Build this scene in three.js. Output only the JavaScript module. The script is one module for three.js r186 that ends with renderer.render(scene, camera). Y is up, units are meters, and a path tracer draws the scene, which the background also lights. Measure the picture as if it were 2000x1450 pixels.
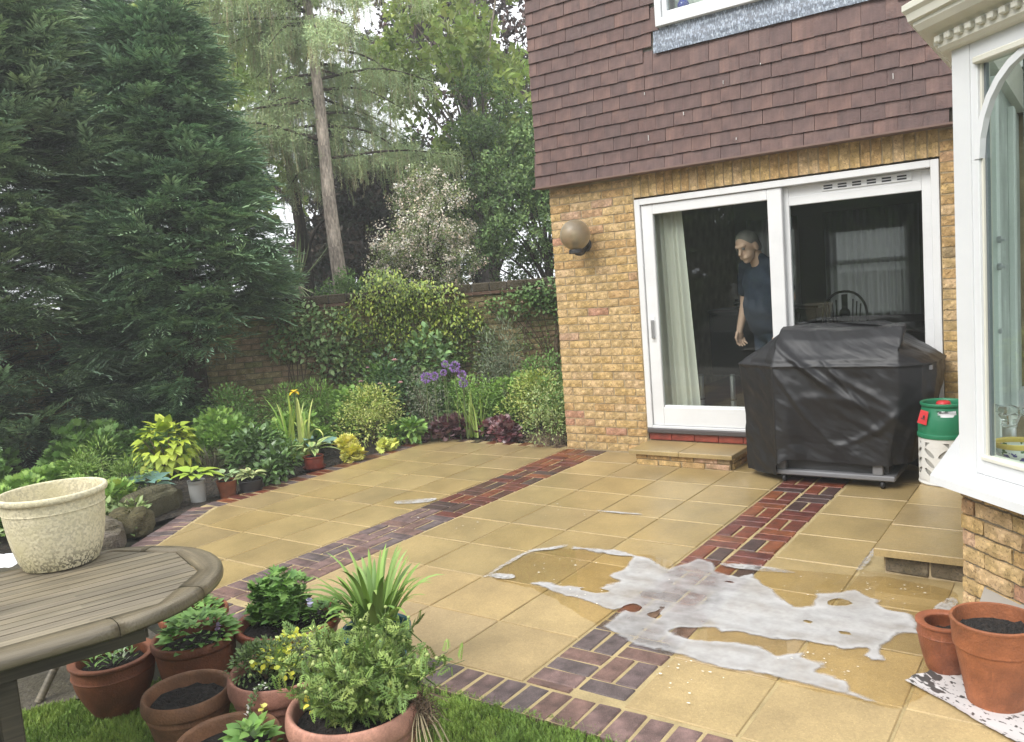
import * as THREE from 'three';
import { mergeGeometries } from 'three/addons/utils/BufferGeometryUtils.js';
import { MarchingCubes } from 'three/addons/objects/MarchingCubes.js';

// ---------------------------------------------------------------- camera, sky, light
const scene = new THREE.Scene();
const camera = new THREE.PerspectiveCamera(48.76, 1024 / 742, 0.05, 400);
camera.position.set(3.789, 1.662, 5.794);
{
  const R = new THREE.Vector3(0.81131909, -0.07870181, -0.57928177);
  const U = new THREE.Vector3(0.00050978, 0.99099159, -0.13392314);
  const B = new THREE.Vector3(0.58460335, 0.10835909, 0.80405051);
  camera.quaternion.setFromRotationMatrix(new THREE.Matrix4().makeBasis(R, U, B));
}
const renderer = new THREE.WebGLRenderer({ antialias: true });
renderer.setSize(1024, 742);
renderer.toneMapping = THREE.LinearToneMapping;
renderer.toneMappingExposure = 2.15;
renderer.shadowMap.enabled = true;

{ // an even, bright overcast sky, brighter towards the zenith
  const w = 64, h = 32, a = new Float32Array(w * h * 4);
  for (let j = 0; j < h; j++) for (let i = 0; i < w; i++) {
    const alt = Math.max(0, Math.sin(((j + 0.5) / h - 0.5) * Math.PI));
    const l = 0.8 + 0.3 * alt, k = (j * w + i) * 4;
    a[k] = l * 0.97; a[k + 1] = l * 1.0; a[k + 2] = l * 1.04; a[k + 3] = 1;
  }
  const t = new THREE.DataTexture(a, w, h, THREE.RGBAFormat, THREE.FloatType);
  t.mapping = THREE.EquirectangularReflectionMapping;
  t.magFilter = THREE.LinearFilter; t.needsUpdate = true;
  scene.background = t; scene.environment = t;
}
const sun = new THREE.DirectionalLight(new THREE.Color(1, 0.965, 0.91), 1.5);
sun.position.set(-4, 13, 13);
sun.target.position.set(0, 0, 0);
sun.castShadow = true; sun.shadow.radius = 60;
sun.shadow.camera.left = sun.shadow.camera.bottom = -16;
sun.shadow.camera.right = sun.shadow.camera.top = 16;
sun.shadow.camera.far = 60;
scene.add(sun, sun.target);
scene.fog = new THREE.FogExp2(new THREE.Color(0.94, 0.97, 0.95), 0.0042);

// ---------------------------------------------------------------- small tools
const rng = (seed) => () => {
  seed |= 0; seed = (seed + 0x6d2b79f5) | 0;
  let t = Math.imul(seed ^ (seed >>> 15), 1 | seed);
  t = (t + Math.imul(t ^ (t >>> 7), 61 | t)) ^ t;
  return ((t ^ (t >>> 14)) >>> 0) / 4294967296;
};
let rnd = rng(7);
const rr = (a, b) => a + (b - a) * rnd();
const pick = (a) => a[Math.floor(rnd() * a.length) % a.length];
const gauss = () => (rnd() + rnd() + rnd() + rnd() - 2) * 0.9;
const V = (x, y, z) => new THREE.Vector3(x, y, z);
const lerp = (a, b, t) => a + (b - a) * t;
const clamp = (x, a, b) => Math.min(b, Math.max(a, x));
const sstep = (a, b, x) => { const t = clamp((x - a) / (b - a), 0, 1); return t * t * (3 - 2 * t); };

// periodic noise
const PERM = (() => { const r = rng(99), p = new Float32Array(65536); for (let i = 0; i < 65536; i++) p[i] = r(); return p; })();
const lat = (x, y, n, s) => PERM[((((x % n) + n) % n) * 173 + (((y % n) + n) % n) * 1327 + s * 7919) & 65535];
function vn(u, v, n, s) {
  const x = u * n, y = v * n, i = Math.floor(x), j = Math.floor(y), fx = x - i, fy = y - j;
  const a = fx * fx * (3 - 2 * fx), b = fy * fy * (3 - 2 * fy);
  return lerp(lerp(lat(i, j, n, s), lat(i + 1, j, n, s), a), lerp(lat(i, j + 1, n, s), lat(i + 1, j + 1, n, s), a), b);
}
const fbm = (u, v, n, o, s = 0) => { let t = 0, a = 0.5, m = 0; for (let k = 0; k < o; k++) { t += a * vn(u, v, n << k, s + k); m += a; a *= 0.55; } return t / m; };
function tex(size, fn, color = true, rep = 1) {
  const a = new Uint8Array(size * size * 4);
  for (let j = 0; j < size; j++) for (let i = 0; i < size; i++) {
    const c = fn(i / size, j / size), k = (j * size + i) * 4;
    const q = typeof c === 'number' ? [c, c, c] : c;
    a[k] = clamp(q[0], 0, 1) * 255; a[k + 1] = clamp(q[1], 0, 1) * 255; a[k + 2] = clamp(q[2], 0, 1) * 255; a[k + 3] = 255;
  }
  const t = new THREE.DataTexture(a, size, size);
  t.wrapS = t.wrapT = THREE.RepeatWrapping; t.magFilter = THREE.LinearFilter; t.minFilter = THREE.LinearMipmapLinearFilter;
  if (color) t.colorSpace = THREE.SRGBColorSpace;
  t.repeat.set(rep, rep); t.needsUpdate = true;
  return t;
}
const retex = (t, rx, ry = rx) => { const c = t.clone(); c.repeat.set(rx, ry); c.needsUpdate = true; return c; };
const lin = (c) => Array.isArray(c) ? new THREE.Color().setRGB(c[0], c[1], c[2]) : new THREE.Color(c);
const mat = (c, rough = 0.8, o = {}) => new THREE.MeshStandardMaterial({ color: lin(c), roughness: rough, ...o });
const leafMat = (o = {}) => new THREE.MeshStandardMaterial({ color: 0xffffff, roughness: 0.55, vertexColors: true, side: THREE.DoubleSide, ...o });

// ---------------------------------------------------------------- things, parts, names
const taken = new Map();
function numbered(n) { const k = taken.get(n) || 0; taken.set(n, k + 1); return k ? `${n}_${String(k).padStart(3, '0')}` : n; }
function dress(o, label, category, group, kind) {
  if (label) o.userData.label = label;
  if (category) o.userData.category = category;
  if (group) o.userData.group = group;
  if (kind) o.userData.kind = kind;
  return o;
}
function thing(name, label, category, pos = [0, 0, 0], turn = 0, group) {
  const g = new THREE.Group(); g.name = numbered(name); scene.add(g);
  g.position.set(...pos); g.rotation.y = turn;
  return dress(g, label, category, group);
}
function structure(name, geo, m) {
  const o = geo ? mesh(name, geo, m, null) : new THREE.Group();
  o.name = numbered(name); scene.add(o); o.userData.kind = 'structure'; return o;
}
function mesh(name, geo, m, parent) {
  if (Array.isArray(geo)) geo = join(geo);
  const o = new THREE.Mesh(geo, m); o.name = name; o.castShadow = o.receiveShadow = true;
  if (parent) parent.add(o);
  return o;
}
function sub(name, parent) { const g = new THREE.Group(); g.name = name; parent.add(g); return g; }
const stuff = (o) => { o.userData.kind = 'stuff'; return o; };

// ---------------------------------------------------------------- geometry
function flat(tris, uvScale = 1, uo = [0, 0]) { // list of triangles [[x,y,z],[..],[..]] -> flat-shaded geometry with uv in metres
  const p = new Float32Array(tris.length * 9), uv = new Float32Array(tris.length * 6);
  tris.forEach((t, i) => {
    for (let k = 0; k < 3; k++) p.set(t[k], i * 9 + k * 3);
    const [a, b, c] = t, e = [b[0] - a[0], b[1] - a[1], b[2] - a[2]], f = [c[0] - a[0], c[1] - a[1], c[2] - a[2]];
    const n = [Math.abs(e[1] * f[2] - e[2] * f[1]), Math.abs(e[2] * f[0] - e[0] * f[2]), Math.abs(e[0] * f[1] - e[1] * f[0])];
    const ax = n[1] >= n[0] && n[1] >= n[2] ? [0, 2] : n[0] > n[2] ? [2, 1] : [0, 1];
    for (let k = 0; k < 3; k++) { uv[i * 6 + k * 2] = t[k][ax[0]] * uvScale + uo[0]; uv[i * 6 + k * 2 + 1] = t[k][ax[1]] * uvScale + uo[1]; }
  });
  const g = new THREE.BufferGeometry();
  g.setAttribute('position', new THREE.BufferAttribute(p, 3)); g.setAttribute('uv', new THREE.BufferAttribute(uv, 2));
  g.computeVertexNormals();
  return g;
}
const quad = (a, b, c, d) => [[a, b, c], [a, c, d]];
// box with chamfered edges; jit moves the corners a little, as in hand-made bricks
function block(w, h, d, c = 0.004, jit = 0, at = [0, 0, 0]) {
  const P = {}, s = [-1, 1], uo = [rnd() * 7, rnd() * 7];
  for (const i of s) for (const j of s) for (const k of s) {
    const q = [rr(-jit, jit), rr(-jit, jit), rr(-jit, jit)];
    const b = [i * w / 2, j * h / 2, k * d / 2];
    P[[i, j, k]] = [0, 1, 2].map((ax) => [0, 1, 2].map((m) => b[m] + q[m] - (m === ax ? 0 : [i, j, k][m] * c)));
  }
  const T = [], nrm = (t, out) => { // wind so that the face points outwards
    const [a, b, e] = t, u = [b[0] - a[0], b[1] - a[1], b[2] - a[2]], v = [e[0] - a[0], e[1] - a[1], e[2] - a[2]];
    const n = [u[1] * v[2] - u[2] * v[1], u[2] * v[0] - u[0] * v[2], u[0] * v[1] - u[1] * v[0]];
    T.push(n[0] * out[0] + n[1] * out[1] + n[2] * out[2] >= 0 ? t : [a, e, b]);
  };
  const Q = (a, b, e, f, out) => { nrm([a, b, e], out); nrm([a, e, f], out); };
  for (let ax = 0; ax < 3; ax++) {
    const [m, n] = [[1, 2], [0, 2], [0, 1]][ax];
    for (const i of s) {
      const key = (x, y) => { const q = []; q[ax] = i; q[m] = x; q[n] = y; return q; }, o = [0, 0, 0]; o[ax] = i;
      Q(P[key(-1, -1)][ax], P[key(1, -1)][ax], P[key(1, 1)][ax], P[key(-1, 1)][ax], o);
    }
    if (c > 0) for (const i of s) for (const j of s) { // edges running along ax
      const key = (x) => { const q = []; q[ax] = x; q[m] = i; q[n] = j; return q; }, o = [0, 0, 0]; o[m] = i; o[n] = j;
      Q(P[key(-1)][m], P[key(1)][m], P[key(1)][n], P[key(-1)][n], o);
    }
  }
  if (c > 0) for (const i of s) for (const j of s) for (const k of s) nrm([P[[i, j, k]][0], P[[i, j, k]][1], P[[i, j, k]][2]], [i, j, k]);
  for (const t of T) for (let k = 0; k < 3; k++) t[k] = [t[k][0] + at[0], t[k][1] + at[1], t[k][2] + at[2]];
  return flat(T, 1, uo);
}
const box = (x0, x1, y0, y1, z0, z1, c = 0) => block(x1 - x0, y1 - y0, z1 - z0, c, 0, [(x0 + x1) / 2, (y0 + y1) / 2, (z0 + z1) / 2]);
// upright prism over a convex polygon in x,z (any winding), with a chamfered top edge
function prism(poly, y0, y1, c = 0.004) {
  let area = 0; poly.forEach((p, i) => { const q = poly[(i + 1) % poly.length]; area += p[0] * q[1] - q[0] * p[1]; });
  if (area > 0) poly = poly.slice().reverse();
  const n = poly.length, cx = poly.reduce((a, p) => a + p[0], 0) / n, cz = poly.reduce((a, p) => a + p[1], 0) / n;
  const inn = poly.map((p) => { const d = Math.hypot(p[0] - cx, p[1] - cz) || 1; return [p[0] - (p[0] - cx) / d * c * 1.3, p[1] - (p[1] - cz) / d * c * 1.3]; });
  const T = [], L = (a, y) => [a[0], y, a[1]];
  for (let i = 0; i < n; i++) {
    const j = (i + 1) % n;
    T.push(...quad(L(poly[i], y0), L(poly[j], y0), L(poly[j], y1 - c), L(poly[i], y1 - c)));
    T.push(...quad(L(poly[i], y1 - c), L(poly[j], y1 - c), L(inn[j], y1), L(inn[i], y1)));
    if (i > 0 && i < n - 1) { T.push([L(inn[0], y1), L(inn[i], y1), L(inn[j], y1)]); T.push([L(poly[0], y0), L(poly[j], y0), L(poly[i], y0)]); }
  }
  return flat(T, 1, [0, 0]);
}
function clipPoly(poly, nx, nz, d) { // keep nx*x + nz*z <= d
  const out = [];
  poly.forEach((p, i) => {
    const q = poly[(i + 1) % poly.length], a = nx * p[0] + nz * p[1] - d, b = nx * q[0] + nz * q[1] - d;
    if (a <= 0) out.push(p);
    if (a * b < 0) { const t = a / (a - b); out.push([lerp(p[0], q[0], t), lerp(p[1], q[1], t)]); }
  });
  return out;
}
function sheet(poly, y, holes = []) { // flat sheet over any outline
  const s = new THREE.Shape(poly.map((p) => new THREE.Vector2(p[0], -p[1])));
  for (const h of holes) s.holes.push(new THREE.Path(h.map((p) => new THREE.Vector2(p[0], -p[1]))));
  const g = new THREE.ShapeGeometry(s); g.rotateX(-Math.PI / 2); g.translate(0, y, 0);
  const p = g.attributes.position, uv = g.attributes.uv;
  for (let i = 0; i < p.count; i++) uv.setXY(i, p.getX(i), p.getZ(i));
  return g;
}
function prep(g) { // same attributes everywhere, so that pieces can be joined
  if (!g.attributes.normal) g.computeVertexNormals();
  if (!g.attributes.uv) g.setAttribute('uv', new THREE.BufferAttribute(new Float32Array(g.attributes.position.count * 2), 2));
  for (const k of Object.keys(g.attributes)) if (!['position', 'normal', 'uv'].includes(k)) g.deleteAttribute(k);
  return g.index ? g.toNonIndexed() : g;
}
const join = (list) => list.length === 1 ? list[0] : mergeGeometries(list.map(prep));
const moved = (g, x, y, z, ry = 0, rx = 0, rz = 0) => { g = g.clone(); g.applyMatrix4(new THREE.Matrix4().compose(V(x, y, z), new THREE.Quaternion().setFromEuler(new THREE.Euler(rx, ry, rz, 'YXZ')), V(1, 1, 1))); return g; };
function tube(pts, rad, seg = 8, n = 0) { // pts: Vector3[] ; rad: number or f(t)
  const c = new THREE.CatmullRomCurve3(pts), k = n || Math.max(2, (pts.length - 1) * 4), f = typeof rad === 'number' ? () => rad : rad;
  const fr = c.computeFrenetFrames(k), pos = [], uv = [], idx = [], len = c.getLength();
  for (let i = 0; i <= k; i++) {
    const t = i / k, p = c.getPointAt(t), r = f(t);
    for (let j = 0; j <= seg; j++) {
      const a = j / seg * Math.PI * 2, N = fr.normals[i], B = fr.binormals[i], x = Math.cos(a) * r, y = Math.sin(a) * r;
      pos.push(p.x + N.x * x + B.x * y, p.y + N.y * x + B.y * y, p.z + N.z * x + B.z * y); uv.push(j / seg * 6.28 * f(0.3), t * len);
    }
  }
  const w = seg + 1;
  for (let i = 0; i < k; i++) for (let j = 0; j < seg; j++) idx.push(i * w + j, i * w + j + 1, (i + 1) * w + j, i * w + j + 1, (i + 1) * w + j + 1, (i + 1) * w + j);
  for (const [e, d] of [[0, 1], [k, -1]]) { // end caps
    const o = pos.length / 3, p = c.getPointAt(e / k); pos.push(p.x, p.y, p.z); uv.push(0, 0);
    for (let j = 0; j < seg; j++) d > 0 ? idx.push(o, e * w + j + 1, e * w + j) : idx.push(o, e * w + j, e * w + j + 1);
  }
  const g = new THREE.BufferGeometry();
  g.setAttribute('position', new THREE.Float32BufferAttribute(pos, 3)); g.setAttribute('uv', new THREE.Float32BufferAttribute(uv, 2)); g.setIndex(idx); g.computeVertexNormals();
  return g;
}
function lathe(prof, seg = 40, uvm = 1) { // profile [[r,y],..]; uv in metres
  const g = new THREE.LatheGeometry(prof.map((p) => new THREE.Vector2(Math.max(p[0], 0.0001), p[1])), seg), uv = g.attributes.uv, p = g.attributes.position;
  const R = Math.max(...prof.map((q) => q[0]));
  for (let i = 0; i < uv.count; i++) uv.setXY(i, uv.getX(i) * 6.283 * R * uvm, p.getY(i) * uvm + Math.hypot(p.getX(i), p.getZ(i)) * 0.5);
  return g;
}
const smoothProf = (pts, n = 4) => new THREE.SplineCurve(pts.map((p) => new THREE.Vector2(...p))).getPoints(pts.length * n).map((p) => [p.x, p.y]);

// ---------------------------------------------------------------- surfaces
const T = {};
T.slab = tex(512, (u, v) => { const a = fbm(u, v, 4, 5, 1), f = vn(u, v, 256, 5), g = vn(u, v, 128, 8), s = f > 0.9 ? 0.14 : f < 0.1 ? -0.1 : 0; const k = 0.84 + (a - 0.5) * 0.24 + (g - 0.5) * 0.07 + s * 0.8; return [k * 1.0, k * 0.985, k * 0.95]; });
T.slabB = tex(512, (u, v) => 0.5 + (fbm(u, v, 24, 4, 11) - 0.5) * 0.7 + (vn(u, v, 200, 3) - 0.5) * 0.4, false);
T.brick = tex(512, (u, v) => { const a = fbm(u, v, 8, 5, 21), f = fbm(u, v, 48, 2, 25), c = fbm(u * 1, v, 16, 3, 28); const pit = -0.22 * sstep(0.34, 0.24, f), pale = 0.14 * sstep(0.56, 0.7, c); const k = 0.86 + (a - 0.5) * 0.34 + pit * 0.8 + pale + (vn(u, v, 160, 3) - 0.5) * 0.06; return [k, k * 0.97, k * (0.88 + a * 0.14)]; });
T.brickB = tex(512, (u, v) => { const f = fbm(u, v, 40, 3, 25), c = fbm(u, v, 12, 4, 23); return 0.5 + (c - 0.5) * 0.7 - 0.3 * sstep(0.36, 0.26, f); }, false);
T.paver = tex(512, (u, v) => { const a = fbm(u, v, 8, 4, 31), f = vn(u, v, 220, 5), k = 0.76 + (a - 0.5) * 0.5 + (f > 0.86 ? 0.22 : f < 0.2 ? -0.12 : 0); return [k, k, k]; });
T.tile = tex(512, (u, v) => { const a = fbm(u, v, 6, 5, 41), st = fbm(u, v * 0.125, 48, 3, 44), f = vn(u, v, 200, 9), k = 0.8 + (a - 0.5) * 0.4 + (st - 0.5) * 0.16 + (f > 0.95 ? 0.2 : 0); return [k, k * (0.96 + a * 0.06), k]; });
T.wood = tex(512, (u, v) => { const g = fbm(u * 0.0625 * 1, v, 64, 4, 51), l = vn(u * 0.02, v, 200, 52), a = fbm(u, v, 6, 3, 55), k = 0.8 + (g - 0.5) * 0.32 + (l - 0.5) * 0.12 + (a - 0.5) * 0.25; return [k, k * 0.98, k * 0.94]; });
T.clay = tex(512, (u, v) => { const a = fbm(u, v, 5, 5, 61), b = fbm(u, v, 18, 4, 63), f = vn(u, v, 220, 9), k = 0.8 + (a - 0.5) * 0.4 + (vn(u, v, 150, 2) - 0.5) * 0.08 + 0.05 * sstep(0.58, 0.72, b) + (f < 0.05 ? -0.2 : 0); return [k, k * 0.97, k * 0.96]; });
T.stone = tex(512, (u, v) => { const a = fbm(u, v, 4, 5, 71), f = fbm(u, v, 90, 2, 73), g = vn(u, v, 200, 75), k = 0.82 + (a - 0.5) * 0.4 + -0.2 * sstep(0.6, 0.72, f) + 0.06 * sstep(0.4, 0.3, f) + (g < 0.1 ? -0.12 : 0); return [k, k * 0.985, k * (0.8 + a * 0.25)]; });
T.bark = tex(512, (u, v) => { const a = fbm(u, v * 0.25, 40, 4, 81), b = fbm(u, v, 8, 4, 83), k = 0.8 + (a - 0.5) * 0.6 + (b - 0.5) * 0.3; return [k, k * 0.97, k * 0.94]; });
T.soil = tex(512, (u, v) => { const a = fbm(u, v, 24, 4, 91), f = vn(u, v, 180, 93), k = 0.62 + (a - 0.5) * 0.9 + (f > 0.92 ? 0.35 : 0); return [k, k * 0.95, k * 0.9]; });
T.fine = tex(512, (u, v) => 0.5 + (fbm(u, v, 32, 4, 101) - 0.5) * 1.2, false);
T.mottle = tex(512, (u, v) => { const k = 0.86 + (fbm(u, v, 5, 5, 111) - 0.5) * 0.3 + (vn(u, v, 200, 7) - 0.5) * 0.05; return [k, k, k]; });
T.paint = tex(512, (u, v) => { const k = 0.95 + (fbm(u, v, 5, 5, 171) - 0.5) * 0.08; return [k, k, k * 0.99]; });
T.lead = tex(512, (u, v) => { const a = fbm(u * 0.5, v, 12, 4, 121), s = fbm(u, v * 0.14, 90, 3, 123), k = 0.7 + (a - 0.5) * 0.4 + (s > 0.6 ? 0.25 : 0) + (s < 0.4 ? -0.12 : 0); return [k * 0.97, k, k * 1.04]; });

const M = {};
const slabTones = [[0.50, 0.38, 0.185], [0.475, 0.36, 0.18], [0.525, 0.40, 0.20], [0.49, 0.365, 0.17], [0.46, 0.35, 0.185]];
M.slab = slabTones.map((c) => mat(c, 0.3, { map: retex(T.slab, 1.1), bumpMap: retex(T.slabB, 1.6), bumpScale: 0.0016 }));
M.slabDry = slabTones.map((c) => mat(c.map((x, i) => x * [1.06, 1.05, 1.1][i]), 0.62, { map: retex(T.slab, 1.1), bumpMap: retex(T.slabB, 1.6), bumpScale: 0.002 }));
M.joint = mat([0.60, 0.48, 0.26], 0.85, { map: retex(T.slab, 3), bumpMap: retex(T.slabB, 6), bumpScale: 0.003 });
M.stock = [[0.63, 0.455, 0.20], [0.60, 0.445, 0.215], [0.67, 0.50, 0.25], [0.57, 0.39, 0.175], [0.64, 0.475, 0.26], [0.56, 0.37, 0.21], [0.58, 0.40, 0.26], [0.42, 0.325, 0.185], [0.54, 0.31, 0.20]].map((c) => mat(c, 0.82, { map: retex(T.brick, 3), bumpMap: retex(T.brickB, 3.2), bumpScale: 0.0035 }));
M.mortar = mat([0.52, 0.41, 0.25], 0.9, { map: retex(T.mottle, 2), bumpMap: retex(T.fine, 5), bumpScale: 0.004 });
M.redPaver = [[0.30, 0.085, 0.045], [0.24, 0.075, 0.05], [0.17, 0.07, 0.055], [0.36, 0.12, 0.055], [0.21, 0.06, 0.045], [0.13, 0.075, 0.068]].map((c) => mat(c, 0.3, { map: retex(T.paver, 2.2), bumpMap: retex(T.slabB, 3), bumpScale: 0.002 }));
M.greyPaver = [[0.24, 0.15, 0.135], [0.21, 0.145, 0.14], [0.27, 0.155, 0.125], [0.19, 0.14, 0.135], [0.29, 0.18, 0.16]].map((c) => mat(c, 0.6, { map: retex(T.paver, 2.2), bumpMap: retex(T.slabB, 3), bumpScale: 0.003 }));
M.tile = [[0.19, 0.102, 0.082], [0.184, 0.10, 0.082], [0.195, 0.103, 0.081], [0.182, 0.101, 0.083], [0.203, 0.105, 0.081], [0.176, 0.099, 0.082]].map((c) => mat(c, 0.6, { map: retex(T.tile, 1.6), bumpMap: retex(T.fine, 4), bumpScale: 0.002 }));
M.white = mat([0.74, 0.75, 0.775], 0.4, { map: retex(T.paint, 0.7), bumpMap: retex(T.fine, 0.6), bumpScale: 0.0004 });
M.whiteWood = mat([0.74, 0.745, 0.765], 0.5, { map: retex(T.paint, 0.9), bumpMap: retex(T.wood, 1.2), bumpScale: 0.0012 });
M.cream = mat([0.72, 0.70, 0.62], 0.5, { map: retex(T.paint, 1.3) });
M.glass = new THREE.MeshPhysicalMaterial({ color: lin([0.93, 0.96, 0.95]), roughness: 0.01, transmission: 1, thickness: 0, ior: 1.5 });
M.wood = [[0.30, 0.26, 0.19], [0.25, 0.22, 0.165], [0.33, 0.29, 0.22], [0.275, 0.24, 0.185]].map((c) => mat(c, 0.5, { map: retex(T.wood, 0.7, 1.6), bumpMap: retex(T.wood, 0.7, 1.6), bumpScale: 0.0008 }));
M.rimWood = mat([0.235, 0.20, 0.14], 0.4, { map: retex(T.wood, 0.6, 1.2), bumpMap: retex(T.fine, 3), bumpScale: 0.0015 });
M.darkWood = mat([0.10, 0.085, 0.06], 0.7, { map: retex(T.wood, 1, 2) });
const clay = (c, rough = 0.7) => mat(c, rough, { map: retex(T.clay, 2.2), bumpMap: retex(T.fine, 5), bumpScale: 0.0015 });
M.soil = mat([0.035, 0.027, 0.022], 0.95, { map: retex(T.soil, 3), bumpMap: retex(T.soil, 3), bumpScale: 0.02 });
M.bark = mat([0.66, 0.59, 0.52], 0.9, { map: retex(T.bark, 1.2), bumpMap: retex(T.bark, 1.2), bumpScale: 0.02 });
M.darkBark = mat([0.09, 0.07, 0.055], 0.9, { map: retex(T.bark, 1), bumpMap: retex(T.bark, 1), bumpScale: 0.02 });
M.stem = mat([0.11, 0.15, 0.05], 0.7);
M.twig = mat([0.14, 0.10, 0.06], 0.85);
M.black = mat([0.018, 0.018, 0.02], 0.5);
M.steel = mat([0.55, 0.55, 0.56], 0.35, { metalness: 0.9 });
// ================================================================ ground
{
  const g = new THREE.PlaneGeometry(160, 160, 1, 1); g.rotateX(-Math.PI / 2); g.translate(0, -0.07, 0);
  const p = g.attributes.position; for (let i = 0; i < p.count; i++) g.attributes.uv.setXY(i, p.getX(i), p.getZ(i));
  structure('ground', g, mat([0.05, 0.055, 0.025], 0.95, { map: retex(T.soil, 0.6) }));
}
// flower-bed soil: an uneven sheet round the patio
function moundSheet(x0, x1, z0, z1, n, f) {
  const g = new THREE.PlaneGeometry(x1 - x0, z1 - z0, n, Math.round(n * (z1 - z0) / (x1 - x0))); g.rotateX(-Math.PI / 2); g.translate((x0 + x1) / 2, 0, (z0 + z1) / 2);
  const p = g.attributes.position; for (let i = 0; i < p.count; i++) { const x = p.getX(i), z = p.getZ(i); p.setY(i, f(x, z)); g.attributes.uv.setXY(i, x, z); }
  g.computeVertexNormals(); return g;
}
M.earth = mat([0.085, 0.068, 0.048], 0.92, { map: retex(T.soil, 1.3), bumpMap: retex(T.soil, 1.3), bumpScale: 0.03 });
structure('flower_bed_soil', moundSheet(-9, -2.36, -5, 4.6, 60, (x, z) => -0.03 + 0.06 * sstep(-2.4, -3.4, x) + 0.04 * (fbm(x * 0.1 + 5, z * 0.1 + 5, 16, 3) - 0.5)), M.earth);
structure('flower_bed_soil', moundSheet(-2.36, -0.46, -5, -0.97, 30, (x, z) => -0.03 + 0.05 * sstep(-1, -1.8, z) + 0.03 * (fbm(x * 0.1 + 5, z * 0.1 + 5, 16, 3) - 0.5)), M.earth);
structure('stone_path', sheet([[-0.06, 4.45], [0.26, 3.95], [-0.2, 3.62], [-1.6, 3.35], [-2.36, 3.3], [-2.36, 5.4], [-0.5, 5.4]], -0.018), mat([0.13, 0.115, 0.09], 0.6, { map: retex(T.stone, 1.4), bumpMap: retex(T.fine, 2), bumpScale: 0.006 }));
structure('lawn', sheet([[-0.05, 4.46], [0.27, 3.95], [0.3, 3.36], [9, 3.36], [9, 12], [-3, 12], [-0.6, 5.42]], -0.024), mat([0.07, 0.12, 0.02], 0.95, { map: retex(T.soil, 1.5) }));

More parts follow.
